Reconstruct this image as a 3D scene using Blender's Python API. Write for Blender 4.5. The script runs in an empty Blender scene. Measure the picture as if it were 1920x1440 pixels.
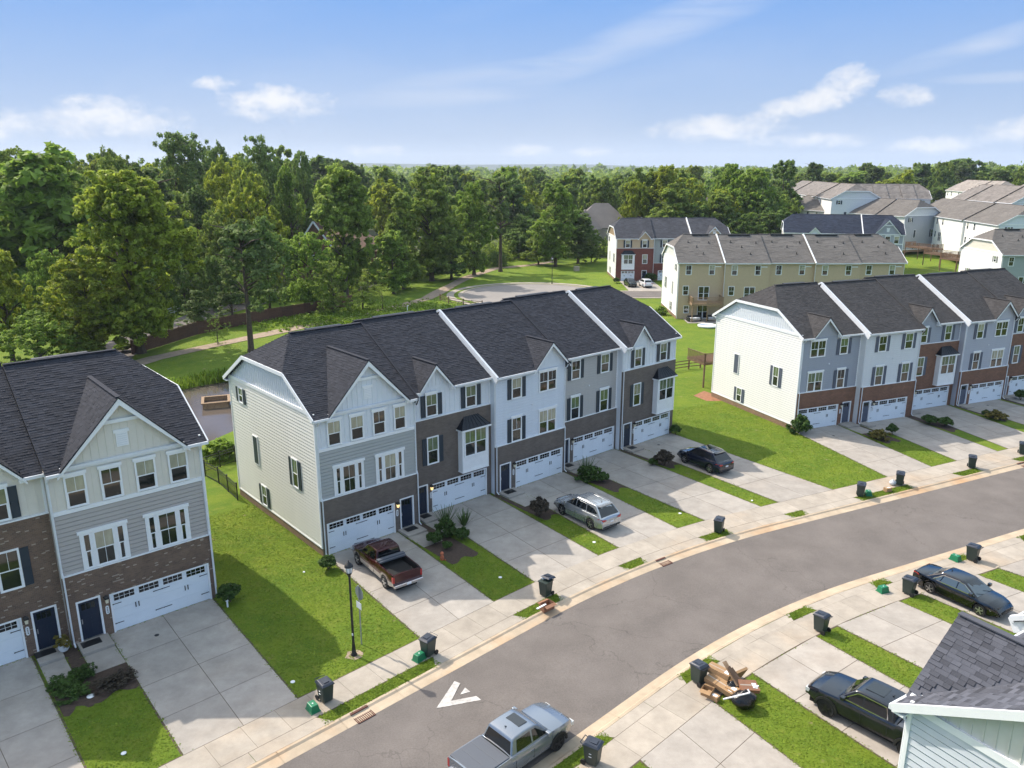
import bpy, bmesh, math, random
import numpy as np
from mathutils import Vector, Matrix
R = math.radians
random.seed(7); rng = np.random.default_rng(7)
scene = bpy.context.scene
COL = scene.collection

# ------------------------------------------------------------------ camera
CAM_H = 23.402; PITCH = 0.26709593; FPX = 1474.2
cd = bpy.data.cameras.new('camera'); cam = bpy.data.objects.new('camera', cd); COL.objects.link(cam)
cam.location = (0, 0, CAM_H); cam.rotation_euler = (math.pi/2 - PITCH, 0, 0)
cd.sensor_width = 36; cd.lens = 36*FPX/1920; cd.clip_start = 0.5; cd.clip_end = 20000
scene.camera = cam

# ------------------------------------------------------------------ sun, sky, exposure
SUN_AZ = R(144.5); SUN_EL = R(44.5)          # azimuth counted from +X towards +Y
sun_dir = Vector((math.cos(SUN_AZ)*math.cos(SUN_EL), math.sin(SUN_AZ)*math.cos(SUN_EL), math.sin(SUN_EL)))
sl = bpy.data.lights.new('sun', 'SUN'); sl.energy = 2.9; sl.angle = R(0.55); sl.color = (1.0, 0.93, 0.82)
so = bpy.data.objects.new('sun', sl); COL.objects.link(so); so.location = (-60, 40, 90)
so.rotation_euler = (-sun_dir).to_track_quat('-Z', 'Y').to_euler()
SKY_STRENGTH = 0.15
scene.view_settings.view_transform = 'Standard'; scene.view_settings.look = 'None'
scene.view_settings.gamma = 1; scene.view_settings.use_curve_mapping = False
scene.view_settings.exposure = .88

def N(nt, t, loc=None, **kw):
    n = nt.nodes.new(t)
    for k, v in kw.items():
        if k.startswith('i_'):
            key = k[2:]; key = int(key) if key.isdigit() else key.replace('_', ' ')
            n.inputs[key].default_value = v
        else: setattr(n, k, v)
    return n

def build_world():
    w = bpy.data.worlds.new('World'); scene.world = w; w.use_nodes = True
    nt = w.node_tree; nt.nodes.clear(); L = nt.links.new
    out = N(nt, 'ShaderNodeOutputWorld'); bg = N(nt, 'ShaderNodeBackground'); L(bg.outputs[0], out.inputs[0])
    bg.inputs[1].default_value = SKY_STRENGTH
    sky = N(nt, 'ShaderNodeTexSky', sky_type='NISHITA', sun_disc=False)
    sky.sun_elevation = SUN_EL; sky.sun_rotation = math.pi/2 - SUN_AZ
    sky.altitude = 200; sky.air_density = 1.0; sky.dust_density = 0.6; sky.ozone_density = 2.2
    tc = N(nt, 'ShaderNodeTexCoord')
    sep = N(nt, 'ShaderNodeSeparateXYZ'); L(tc.outputs['Generated'], sep.inputs[0])
    def M(op, a, b=None, c=None, clamp=False):
        n = N(nt, 'ShaderNodeMath', operation=op, use_clamp=clamp)
        for i, v in enumerate((a, b, c)):
            if v is None: continue
            if isinstance(v, (int, float)): n.inputs[i].default_value = v
            else: L(v, n.inputs[i])
        return n.outputs[0]
    x, y, z = sep.outputs
    az = M('ARCTAN2', x, y)              # 0 = straight ahead (+Y), + to the right
    el = M('ARCSINE', z)
    comb = N(nt, 'ShaderNodeCombineXYZ'); L(az, comb.inputs[0]); L(el, comb.inputs[1])
    def noise(scale, sy, detail=6, rough=.55, dist=0.0, off=0.0):
        mp = N(nt, 'ShaderNodeMapping'); L(comb.outputs[0], mp.inputs[0])
        mp.inputs['Scale'].default_value = (scale, scale*sy, 1); mp.inputs['Location'].default_value = (off, off*.7, off)
        n = N(nt, 'ShaderNodeTexNoise'); n.inputs['Scale'].default_value = 1; n.inputs['Detail'].default_value = detail
        n.inputs['Roughness'].default_value = rough; n.inputs['Distortion'].default_value = dist
        L(mp.outputs[0], n.inputs['Vector']); return n.outputs[0]
    nz = noise(26, 1.5, 6, .6, .35, 3.1); nz2 = noise(60, 1.6, 4, .6, 0, 9.0)
    def blob(a0, e0, ra, re, slope=0.0, gain=1.0):
        da = M('SUBTRACT', az, R(a0)); de = M('SUBTRACT', M('SUBTRACT', el, R(e0)), M('MULTIPLY', da, slope))
        q = M('ADD', M('POWER', M('ABSOLUTE', M('DIVIDE', da, R(ra))), 2.0), M('POWER', M('ABSOLUTE', M('DIVIDE', de, R(re))), 2.0))
        return M('MULTIPLY', M('SUBTRACT', 1.0, q, clamp=True), gain)
    # cumulus banks: azimuth, elevation, radii in degrees (world directions)
    cum = None
    for b in CLOUDS:
        v = blob(*b); cum = v if cum is None else M('MAXIMUM', cum, v)
    den = M('ADD', cum, M('MULTIPLY', M('SUBTRACT', nz, .5), 1.9))
    den = M('ADD', den, M('MULTIPLY', M('SUBTRACT', nz2, .5), .8))
    den = M('MULTIPLY', den, M('MULTIPLY', cum, 6.0, clamp=True))
    mr = N(nt, 'ShaderNodeMapRange', interpolation_type='SMOOTHSTEP'); L(den, mr.inputs[0]); mr.inputs[1].default_value = .18; mr.inputs[2].default_value = 1.25
    cmask = mr.outputs[0]
    # cirrus streaks, tilted
    cir = None
    for b in CIRRUS:
        v = blob(*b); cir = v if cir is None else M('MAXIMUM', cir, v)
    mp = N(nt, 'ShaderNodeMapping'); L(comb.outputs[0], mp.inputs[0]); mp.inputs['Rotation'].default_value = (0, 0, R(-14)); mp.inputs['Scale'].default_value = (4, 26, 1)
    n3 = N(nt, 'ShaderNodeTexNoise'); L(mp.outputs[0], n3.inputs['Vector']); n3.inputs['Scale'].default_value = 1.3; n3.inputs['Detail'].default_value = 7; n3.inputs['Distortion'].default_value = .6
    cirm = M('MULTIPLY', cir, M('MULTIPLY', M('SUBTRACT', n3.outputs[0], .3), 2.4, clamp=True), clamp=True)
    veil = M('MULTIPLY', M('SUBTRACT', noise(3.5, 3.0, 5, .5, .4, 5.5), .46, clamp=True), .6)
    tot = M('MAXIMUM', M('MULTIPLY', cmask, .92), M('MULTIPLY', M('ADD', cirm, veil, clamp=True), .5))
    # clear sky: overhead boosted and warmed to fill the shade, easing into the soft pale band seen towards the horizon
    hz = N(nt, 'ShaderNodeMapRange', interpolation_type='SMOOTHSTEP'); L(el, hz.inputs[0]); hz.inputs[1].default_value = R(36); hz.inputs[2].default_value = R(15)
    g = N(nt, 'ShaderNodeMapRange'); L(el, g.inputs[0]); g.inputs[1].default_value = R(0); g.inputs[2].default_value = R(17)
    gr = N(nt, 'ShaderNodeMix', data_type='RGBA'); L(g.outputs[0], gr.inputs[0]); gr.inputs['A'].default_value = HORIZON; gr.inputs['B'].default_value = UPPER
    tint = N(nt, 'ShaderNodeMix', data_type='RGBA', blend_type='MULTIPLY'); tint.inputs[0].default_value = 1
    L(sky.outputs[0], tint.inputs['A']); tint.inputs['B'].default_value = (SKY_BOOST[0], SKY_BOOST[1], SKY_BOOST[2], 1)
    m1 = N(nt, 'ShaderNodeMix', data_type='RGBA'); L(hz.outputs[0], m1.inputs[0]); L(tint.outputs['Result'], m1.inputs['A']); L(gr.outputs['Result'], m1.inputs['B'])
    m2 = N(nt, 'ShaderNodeMix', data_type='RGBA'); L(tot, m2.inputs[0]); L(m1.outputs['Result'], m2.inputs['A']); m2.inputs['B'].default_value = CLOUD_COL
    L(m2.outputs['Result'], bg.inputs[0])
SKY_BOOST = (3.1, 2.3, 1.5)  # raises the overhead sky past its natural brightness, to lift shaded surfaces
UPPER = (.10, 1.12, 3.3, 1)
HORIZON = (1.95, 2.38, 3.0, 1); CLOUD_COL = (3.6, 3.6, 3.65, 1)
# (azimuth, elevation, half width, half height, slope, gain) in degrees
CLOUDS = [(-15.7, 4.2, 5.0, 1.5, 0, 1.0), (-26, 3.1, 6.0, 1.6, 0, 1.0), (-34, 2.6, 6.0, 1.4, 0, 1.0), (-19.5, 5.3, 2.2, .6, 0, .8),
          (14, 2.6, 6.0, 1.1, 0, .95), (18.5, 3.8, 4.6, 1.1, .25, 1.0), (21.5, 5.0, 2.4, 1.5, .3, 1.0), (25.5, 4.4, 2.2, .9, 0, .8), (19.5, 1.8, 5, .7, 0, .8),
          (27, 1.4, 3.5, .8, 0, .9), (33, 2.4, 4.5, 1.3, .1, 1.0), (1, 1.3, 3, .6, 0, .85), (5.5, 1.2, 2.2, .5, 0, .8), (-9.5, 1.2, 3, .6, 0, .75)]
CIRRUS = [(12, 9.6, 15, 1.5, .33, .8), (0, 6.4, 10, .8, .12, .8), (-5, 4.8, 9, .8, .05, .6), (30, 7.3, 7, .8, .25, .85), (31, 5.2, 5, .4, .0, .6), (-28, 15, 12, 1.4, .05, .45), (-20, 12, 8, 1.0, .0, .3), (8, 13.5, 14, 1.6, .3, .35)]
build_world()

# ------------------------------------------------------------------ helpers
def at(px, py, z=0.0):
    """point of the place at height z that a pixel of the 1920x1440 photograph looks at"""
    cp, sp = math.cos(PITCH), math.sin(PITCH)
    d = Vector((px-960, FPX*cp + -(py-720)*sp, -FPX*sp - (py-720)*cp))
    t = (z - CAM_H)/d.z
    return Vector((d.x*t, d.y*t, z))
def to_px(v):
    cp, sp = math.cos(PITCH), math.sin(PITCH)
    dx, dy, dz = v[0], v[1], v[2]-CAM_H
    f = dy*cp - dz*sp; u = dy*sp + dz*cp
    return 960+FPX*dx/f, 720-FPX*u/f

def tag(o, label=None, cat=None, group=None, kind=None):
    if label: o['label'] = label
    if cat: o['category'] = cat
    if group: o['group'] = group
    if kind: o['kind'] = kind
    return o
def empty(name, loc=(0,0,0), rz=0, parent=None, scale=1):
    o = bpy.data.objects.new(name, None); COL.objects.link(o); o.location = loc; o.rotation_euler = (0,0,rz)
    o.scale = (scale,)*3; o.empty_display_size = .3
    if parent: o.parent = parent
    return o
def link(name, me, parent=None, loc=(0,0,0), rot=(0,0,0), scale=(1,1,1)):
    o = bpy.data.objects.new(name, me); COL.objects.link(o)
    if parent: o.parent = parent
    o.location = loc; o.rotation_euler = rot; o.scale = scale
    return o
def copy_tree(o, parent=None):
    c = o.copy(); COL.objects.link(c)
    if parent: c.parent = parent
    for ch in o.children: copy_tree(ch, c)
    return c

class MB:
    def __init__(s): s.v = []; s.f = []; s.m = []; s.cm = 0
    def add(s, vs, fs):
        b = len(s.v); s.v += [tuple(p) for p in vs]
        s.f += [tuple(b+i for i in f) for f in fs]; s.m += [s.cm]*len(fs)
        return s
    def box(s, x0, x1, y0, y1, z0, z1):
        return s.add([(x0,y0,z0),(x1,y0,z0),(x1,y1,z0),(x0,y1,z0),(x0,y0,z1),(x1,y0,z1),(x1,y1,z1),(x0,y1,z1)],
                     [(0,3,2,1),(4,5,6,7),(0,1,5,4),(1,2,6,5),(2,3,7,6),(3,0,4,7)])
    def taper(s, x0, x1, y0, y1, z0, z1, k=.8, ky=None):
        cx, cy = (x0+x1)/2, (y0+y1)/2; ky = k if ky is None else ky
        a = (x1-x0)/2; b = (y1-y0)/2
        return s.add([(cx-a*k,cy-b*ky,z0),(cx+a*k,cy-b*ky,z0),(cx+a*k,cy+b*ky,z0),(cx-a*k,cy+b*ky,z0),(x0,y0,z1),(x1,y0,z1),(x1,y1,z1),(x0,y1,z1)],
                     [(0,3,2,1),(4,5,6,7),(0,1,5,4),(1,2,6,5),(2,3,7,6),(3,0,4,7)])
    def prism(s, poly, fn):
        """poly: 2D points; fn(p, side) -> 3D for side 0/1"""
        n = len(poly); a = [fn(p, 0) for p in poly]; b = [fn(p, 1) for p in poly]
        return s.add(a+b, [tuple(range(n-1, -1, -1)), tuple(range(n, 2*n))] + [(i, (i+1)%n, n+(i+1)%n, n+i) for i in range(n)])
    def beam(s, p, q, w, h=None, up=(0,0,1)):
        """rectangular bar from p to q"""
        h = h or w; p = Vector(p); q = Vector(q); d = (q-p)
        if d.length < 1e-6: return s
        d.normalize(); up = Vector(up)
        if abs(d.dot(up)) > .99: up = Vector((1,0,0))
        a = d.cross(up).normalized()*w/2; b = a.cross(d).normalized()*h/2
        return s.add([p-a-b,p+a-b,p+a+b,p-a+b,q-a-b,q+a-b,q+a+b,q-a+b], [(0,1,2,3),(7,6,5,4),(0,4,5,1),(1,5,6,2),(2,6,7,3),(3,7,4,0)])
    def tube(s, pts, r, n=8, caps=True):
        rs = r if isinstance(r, (list, tuple)) else [r]*len(pts)
        pts = [Vector(p) for p in pts]; base = len(s.v); prev = None
        for i, p in enumerate(pts):
            d = (pts[min(i+1, len(pts)-1)] - pts[max(i-1, 0)]).normalized()
            up = Vector((0,0,1)) if abs(d.z) < .95 else Vector((1,0,0))
            a = d.cross(up).normalized() if prev is None else (prev - d*prev.dot(d)).normalized()
            prev = a; b = d.cross(a)
            for k in range(n):
                t = 2*math.pi*k/n; s.v.append(tuple(p + (a*math.cos(t)+b*math.sin(t))*rs[i]))
        for i in range(len(pts)-1):
            for k in range(n):
                k2 = (k+1)%n; s.f.append((base+i*n+k, base+i*n+k2, base+(i+1)*n+k2, base+(i+1)*n+k)); s.m.append(s.cm)
        if caps:
            s.f.append(tuple(base+k for k in range(n-1,-1,-1))); s.m.append(s.cm)
            s.f.append(tuple(base+(len(pts)-1)*n+k for k in range(n))); s.m.append(s.cm)
        return s
    def lathe(s, prof, c=(0,0,0), n=16, axis='z'):
        base = len(s.v); c = Vector(c)
        for (r, h) in prof:
            for k in range(n):
                t = 2*math.pi*k/n; a, b = r*math.cos(t), r*math.sin(t)
                s.v.append(tuple(c + (Vector((a,b,h)) if axis == 'z' else Vector((a,h,b)))))
        for i in range(len(prof)-1):
            for k in range(n):
                k2 = (k+1)%n; s.f.append((base+i*n+k, base+i*n+k2, base+(i+1)*n+k2, base+(i+1)*n+k)); s.m.append(s.cm)
        s.f.append(tuple(base+k for k in range(n-1,-1,-1))); s.m.append(s.cm)
        s.f.append(tuple(base+(len(prof)-1)*n+k for k in range(n))); s.m.append(s.cm)
        return s
    def mesh(s, name, mats, smooth=False):
        me = bpy.data.meshes.new(name); me.from_pydata(s.v, [], s.f)
        if not isinstance(mats, (list, tuple)): mats = [mats]
        for m in mats: me.materials.append(m)
        if len(mats) > 1: me.polygons.foreach_set('material_index', s.m)
        if smooth:
            me.polygons.foreach_set('use_smooth', [True]*len(me.polygons))
            me.set_sharp_from_angle(angle=R(38 if smooth is True else smooth))
        me.update(); return me
    def build(s, name, mats, parent=None, smooth=False, loc=(0,0,0), rot=(0,0,0)):
        return link(name, s.mesh(name, mats, smooth), parent, loc, rot)

def fixn(o):
    bm = bmesh.new(); bm.from_mesh(o.data); bmesh.ops.recalc_face_normals(bm, faces=bm.faces); bm.to_mesh(o.data); bm.free(); return o
def bev(o, w, seg=2):
    m = o.modifiers.new('bevel', 'BEVEL'); m.width = w; m.segments = seg; m.limit_method = 'ANGLE'; m.angle_limit = R(40); return o

# ------------------------------------------------------------------ materials
def mat(name, col, rough=.7, metal=0, var=.0, vscale=3.0, bump=0.0, bscale=30, spec=.5, coat=0, island=0.0, obj=0.0, trans=0, emit=0, stretch=(1,1,1), col2=None, sheen=0):
    m = bpy.data.materials.new(name); m.use_nodes = True; nt = m.node_tree; L = nt.links.new
    p = nt.nodes['Principled BSDF']; p.inputs['Roughness'].default_value = rough; p.inputs['Metallic'].default_value = metal
    p.inputs['Specular IOR Level'].default_value = spec; p.inputs['Coat Weight'].default_value = coat; p.inputs['Coat Roughness'].default_value = .05
    c = (col[0], col[1], col[2], 1); p.inputs['Base Color'].default_value = c
    if emit: p.inputs['Emission Color'].default_value = c; p.inputs['Emission Strength'].default_value = emit
    last = None
    tc = N(nt, 'ShaderNodeTexCoord') if (var or bump) else None
    if var or col2:
        tc = tc or N(nt, 'ShaderNodeTexCoord')
        mp = N(nt, 'ShaderNodeMapping'); L(tc.outputs['Object'], mp.inputs[0]); mp.inputs['Scale'].default_value = stretch
        n = N(nt, 'ShaderNodeTexNoise'); n.inputs['Scale'].default_value = vscale; n.inputs['Detail'].default_value = 6; n.inputs['Roughness'].default_value = .62
        L(mp.outputs[0], n.inputs['Vector'])
        mr = N(nt, 'ShaderNodeMapRange'); L(n.outputs[0], mr.inputs[0]); mr.inputs[1].default_value = .28; mr.inputs[2].default_value = .72
        mx = N(nt, 'ShaderNodeMix', data_type='RGBA'); L(mr.outputs[0], mx.inputs[0])
        lo = [k*(1-var) for k in col]; hi = [min(1, k*(1+var)) for k in (col2 or col)]
        mx.inputs['A'].default_value = (*lo, 1); mx.inputs['B'].default_value = (*hi, 1); last = mx.outputs['Result']
    for amt, src in ((island, 'island'), (obj, 'obj')):
        if not amt: continue
        if src == 'island': g = N(nt, 'ShaderNodeNewGeometry'); o = g.outputs['Random Per Island']
        else: g = N(nt, 'ShaderNodeObjectInfo'); o = g.outputs['Random']
        mr = N(nt, 'ShaderNodeMapRange'); L(o, mr.inputs[0]); mr.inputs[3].default_value = 1-amt; mr.inputs[4].default_value = 1+amt
        mx = N(nt, 'ShaderNodeVectorMath', operation='MULTIPLY')
        if last is None: mx.inputs[0].default_value = col
        else: L(last, mx.inputs[0])
        L(mr.outputs[0], mx.inputs[1]); last = mx.outputs[0]
    if last is not None: L(last, p.inputs['Base Color'])
    if bump:
        n = N(nt, 'ShaderNodeTexNoise'); n.inputs['Scale'].default_value = bscale; n.inputs['Detail'].default_value = 4; L(tc.outputs['Object'], n.inputs['Vector'])
        b = N(nt, 'ShaderNodeBump'); b.inputs['Strength'].default_value = bump; b.inputs['Distance'].default_value = .02; L(n.outputs[0], b.inputs['Height']); L(b.outputs[0], p.inputs['Normal'])
    if trans:
        t = N(nt, 'ShaderNodeBsdfTranslucent'); ms = N(nt, 'ShaderNodeMixShader'); ms.inputs[0].default_value = trans
        if last is not None: L(last, t.inputs[0])
        else: t.inputs[0].default_value = c
        out = nt.nodes['Material Output']; L(p.outputs[0], ms.inputs[1]); L(t.outputs[0], ms.inputs[2]); L(ms.outputs[0], out.inputs[0])
    return m

def brick_mat(name, c1, c2, mortar, light=None, bw=.21, bh=.075):
    m = bpy.data.materials.new(name); m.use_nodes = True; nt = m.node_tree; L = nt.links.new; p = nt.nodes['Principled BSDF']; p.inputs['Roughness'].default_value = .85
    tc = N(nt, 'ShaderNodeTexCoord'); sp = N(nt, 'ShaderNodeSeparateXYZ'); L(tc.outputs['Object'], sp.inputs[0])
    ad = N(nt, 'ShaderNodeMath', operation='ADD'); L(sp.outputs[0], ad.inputs[0]); L(sp.outputs[1], ad.inputs[1])
    cb = N(nt, 'ShaderNodeCombineXYZ'); L(ad.outputs[0], cb.inputs[0]); L(sp.outputs[2], cb.inputs[1])
    b = N(nt, 'ShaderNodeTexBrick'); L(cb.outputs[0], b.inputs['Vector']); b.inputs['Scale'].default_value = 1
    b.inputs['Brick Width'].default_value = bw; b.inputs['Row Height'].default_value = bh; b.inputs['Mortar Size'].default_value = .007; b.inputs['Bias'].default_value = -.2
    b.inputs['Color1'].default_value = (*c1, 1); b.inputs['Color2'].default_value = (*c2, 1); b.inputs['Mortar'].default_value = (*mortar, 1)
    col = b.outputs[0]
    if light:   # scattered pale bricks
        sn = N(nt, 'ShaderNodeVectorMath', operation='SNAP'); L(cb.outputs[0], sn.inputs[0]); sn.inputs[1].default_value = (bw, bh, 1)
        wn = N(nt, 'ShaderNodeTexWhiteNoise', noise_dimensions='2D'); L(sn.outputs[0], wn.inputs['Vector'])
        gt = N(nt, 'ShaderNodeMath', operation='GREATER_THAN'); L(wn.outputs[0], gt.inputs[0]); gt.inputs[1].default_value = .95
        mx = N(nt, 'ShaderNodeMix', data_type='RGBA'); ml = N(nt, 'ShaderNodeMath', operation='MULTIPLY'); L(gt.outputs[0], ml.inputs[0]); ml.inputs[1].default_value = .55
        L(ml.outputs[0], mx.inputs[0]); L(col, mx.inputs['A']); mx.inputs['B'].default_value = (*light, 1); col = mx.outputs['Result']
    n = N(nt, 'ShaderNodeTexNoise'); n.inputs['Scale'].default_value = 1.7; n.inputs['Detail'].default_value = 5; L(tc.outputs['Object'], n.inputs['Vector'])
    mr = N(nt, 'ShaderNodeMapRange'); L(n.outputs[0], mr.inputs[0]); mr.inputs[3].default_value = .72; mr.inputs[4].default_value = 1.28
    mv = N(nt, 'ShaderNodeVectorMath', operation='MULTIPLY'); L(col, mv.inputs[0]); L(mr.outputs[0], mv.inputs[1]); L(mv.outputs[0], p.inputs['Base Color'])
    bp = N(nt, 'ShaderNodeBump'); bp.inputs['Strength'].default_value = .6; bp.inputs['Distance'].default_value = .01; bp.invert = True; L(b.outputs['Fac'], bp.inputs['Height']); L(bp.outputs[0], p.inputs['Normal'])
    return m

def grass_mat():
    m = bpy.data.materials.new('grass'); m.use_nodes = True; nt = m.node_tree; L = nt.links.new; p = nt.nodes['Principled BSDF']; p.inputs['Roughness'].default_value = .9; p.inputs['Specular IOR Level'].default_value = .15
    tc = N(nt, 'ShaderNodeTexCoord')
    def noise(s, d=5, r=.6, st=(1,1,1), rz=0):
        mp = N(nt, 'ShaderNodeMapping'); L(tc.outputs['Object'], mp.inputs[0]); mp.inputs['Scale'].default_value = st; mp.inputs['Rotation'].default_value = (0,0,rz)
        n = N(nt, 'ShaderNodeTexNoise'); n.inputs['Scale'].default_value = s; n.inputs['Detail'].default_value = d; n.inputs['Roughness'].default_value = r; L(mp.outputs[0], n.inputs['Vector']); return n.outputs[0]
    def ramp(v, a, b):
        mr = N(nt, 'ShaderNodeMapRange'); L(v, mr.inputs[0]); mr.inputs[1].default_value = a; mr.inputs[2].default_value = b; return mr.outputs[0]
    def mix(f, a, b):
        mx = N(nt, 'ShaderNodeMix', data_type='RGBA'); L(f, mx.inputs[0])
        for k, v in (('A', a), ('B', b)):
            if isinstance(v, tuple): mx.inputs[k].default_value = (*v, 1)
            else: L(v, mx.inputs[k])
        return mx.outputs['Result']
    c = mix(ramp(noise(.35, 6), .35, .68), (.105, .180, .018), (.168, .230, .022))
    c = mix(ramp(noise(1.3, 8, .72), .50, .78), c, (.235, .255, .045))       # dry tinges
    c = mix(ramp(noise(.9, 3), .66, .74), c, (.26, .23, .10))
    c = mix(ramp(noise(6.5, 6, .75), .56, .78), c, (.09, .125, .02))
    f = noise(28, 5, .75, (1, 2.3, 1), R(40)); c2 = N(nt, 'ShaderNodeVectorMath', operation='MULTIPLY'); mr = N(nt, 'ShaderNodeMapRange'); L(f, mr.inputs[0]); mr.inputs[1].default_value = .3; mr.inputs[2].default_value = .7; mr.inputs[3].default_value = .48; mr.inputs[4].default_value = 1.5
    L(c, c2.inputs[0]); L(mr.outputs[0], c2.inputs[1]); L(c2.outputs[0], p.inputs['Base Color'])
    b = N(nt, 'ShaderNodeBump'); b.inputs['Strength'].default_value = .9; b.inputs['Distance'].default_value = .06; L(noise(38, 3, .7), b.inputs['Height']); L(b.outputs[0], p.inputs['Normal'])
    return m

def concrete_mat(name, col, stain=(.50,.33,.18), amt=.0, obj=.06):
    m = mat(name, col, .85, var=.11, vscale=.9, bump=.25, bscale=60, obj=obj, spec=.3)
    nt = m.node_tree; L = nt.links.new; p = nt.nodes['Principled BSDF']; src = p.inputs['Base Color'].links[0].from_socket
    g = N(nt, 'ShaderNodeNewGeometry'); n = N(nt, 'ShaderNodeTexNoise'); n.inputs['Scale'].default_value = .22; n.inputs['Detail'].default_value = 5; L(g.outputs['Position'], n.inputs['Vector'])
    mr = N(nt, 'ShaderNodeMapRange'); L(n.outputs[0], mr.inputs[0]); mr.inputs[1].default_value = .52; mr.inputs[2].default_value = .72; mr.inputs[4].default_value = amt
    mx = N(nt, 'ShaderNodeMix', data_type='RGBA'); L(mr.outputs[0], mx.inputs[0]); L(src, mx.inputs['A']); mx.inputs['B'].default_value = (*stain, 1)
    n2 = N(nt, 'ShaderNodeTexNoise'); n2.inputs['Scale'].default_value = .8; n2.inputs['Detail'].default_value = 8; n2.inputs['Roughness'].default_value = .7; L(g.outputs['Position'], n2.inputs['Vector'])
    m2 = N(nt, 'ShaderNodeMapRange'); L(n2.outputs[0], m2.inputs[0]); m2.inputs[1].default_value = .3; m2.inputs[2].default_value = .7; m2.inputs[3].default_value = .82; m2.inputs[4].default_value = 1.12
    n3 = N(nt, 'ShaderNodeTexNoise'); n3.inputs['Scale'].default_value = .55; n3.inputs['Detail'].default_value = 6; n3.inputs['Roughness'].default_value = .75; n3.inputs['Distortion'].default_value = .8; L(g.outputs['Position'], n3.inputs['Vector'])
    m3 = N(nt, 'ShaderNodeMapRange'); L(n3.outputs[0], m3.inputs[0]); m3.inputs[1].default_value = .62; m3.inputs[2].default_value = .76; m3.inputs[3].default_value = 1.0; m3.inputs[4].default_value = .84
    mm = N(nt, 'ShaderNodeMath', operation='MULTIPLY'); L(m2.outputs[0], mm.inputs[0]); L(m3.outputs[0], mm.inputs[1]); m2 = mm
    mv = N(nt, 'ShaderNodeVectorMath', operation='MULTIPLY'); L(mx.outputs['Result'], mv.inputs[0]); L(m2.outputs[0], mv.inputs[1])
    L(mv.outputs[0], p.inputs['Base Color'])
    return m

def asphalt_mat(far=False):
    m = bpy.data.materials.new('asphalt'); m.use_nodes = True; nt = m.node_tree; L = nt.links.new; p = nt.nodes['Principled BSDF']; p.inputs['Roughness'].default_value = .95; p.inputs['Specular IOR Level'].default_value = .2
    g = N(nt, 'ShaderNodeNewGeometry')
    def noise(s, d=4, r=.6, dist=0):
        n = N(nt, 'ShaderNodeTexNoise'); n.inputs['Scale'].default_value = s; n.inputs['Detail'].default_value = d; n.inputs['Roughness'].default_value = r; n.inputs['Distortion'].default_value = dist; L(g.outputs['Position'], n.inputs['Vector']); return n.outputs[0]
    def rng_(v, a, b, c, d, t='LINEAR'):
        mr = N(nt, 'ShaderNodeMapRange', interpolation_type=t); L(v, mr.inputs[0])
        for i, x in enumerate((a, b, c, d)): mr.inputs[1+i].default_value = x
        return mr.outputs[0]
    def mul(a, b):
        n = N(nt, 'ShaderNodeMath', operation='MULTIPLY'); L(a, n.inputs[0]); L(b, n.inputs[1]); return n.outputs[0]
    f = mul(rng_(noise(14, 5, .8), .3, .7, .80, 1.2), rng_(noise(.35, 5), .35, .68, .88, 1.12))
    f = mul(f, rng_(noise(1.6, 7, .75, .5), .62, .74, 1.0, .86))
    # hairline cracks: edges of large warped cells
    wv = N(nt, 'ShaderNodeTexNoise'); wv.inputs['Scale'].default_value = .9; wv.inputs['Detail'].default_value = 4; L(g.outputs['Position'], wv.inputs['Vector'])
    sc = N(nt, 'ShaderNodeVectorMath', operation='SCALE'); L(wv.outputs[1], sc.inputs[0]); sc.inputs['Scale'].default_value = 1.6
    ad = N(nt, 'ShaderNodeVectorMath', operation='ADD'); L(g.outputs['Position'], ad.inputs[0]); L(sc.outputs[0], ad.inputs[1])
    vo = N(nt, 'ShaderNodeTexVoronoi', feature='DISTANCE_TO_EDGE'); vo.inputs['Scale'].default_value = .13; L(ad.outputs[0], vo.inputs['Vector'])
    f = mul(f, rng_(vo.outputs[0], .0, .0045, .78, 1.0, 'SMOOTHSTEP'))
    v = N(nt, 'ShaderNodeVectorMath', operation='MULTIPLY'); v.inputs[0].default_value = (.165, .146, .134); L(f, v.inputs[1]); L(v.outputs[0], p.inputs['Base Color'])
    b = N(nt, 'ShaderNodeBump'); b.inputs['Strength'].default_value = .5; b.inputs['Distance'].default_value = .02; L(noise(60, 2), b.inputs['Height']); L(b.outputs[0], p.inputs['Normal'])
    return m
M = {}
M['white'] = mat('white trim', (.83,.84,.85), .5, var=.04, vscale=2)
M['white2'] = mat('white aluminium', (.72,.74,.77), .4, var=.05)
M['pale'] = mat('pale garage paint', (.76,.81,.86), .45, var=.03, vscale=1.2)
M['navy'] = mat('navy shutter paint', (.020,.034,.052), .5)
M['door_navy'] = mat('navy door paint', (.012,.022,.045), .35)
M['slate'] = mat('slate blue shutter paint', (.085,.10,.14), .55)
M['grey_shut'] = mat('grey shutter paint', (.20,.20,.20), .6)
M['glass'] = mat('window glass', (.018,.022,.020), .04, spec=.9, var=.35, vscale=.8)
M['blind'] = mat('window glass over blinds', (.34,.33,.24), .12, spec=.8, var=.25, vscale=2.5, stretch=(1,1,.3))
M['greenish'] = mat('greenish window glass', (.12,.16,.08), .08, spec=.9, var=.4, vscale=1.5)  # opaque pane coloured green, uneven by noise
M['black'] = mat('black metal', (.012,.012,.013), .45)
M['seam'] = mat('black standing seam metal', (.010,.014,.022), .32, metal=.3)
M['lamp'] = mat('lamp glass', (.75,.68,.5), .3)
M['brickA'] = brick_mat('brown mottled brick', (.185,.110,.072), (.105,.065,.046), (.20,.165,.135), (.50,.42,.34), bw=.17, bh=.062)
M['brickB'] = brick_mat('grey brown brick', (.165,.132,.112), (.120,.098,.086), (.15,.13,.112))
M['brickC'] = brick_mat('red brown brick', (.235,.110,.066), (.150,.075,.050), (.18,.12,.085))
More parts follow.
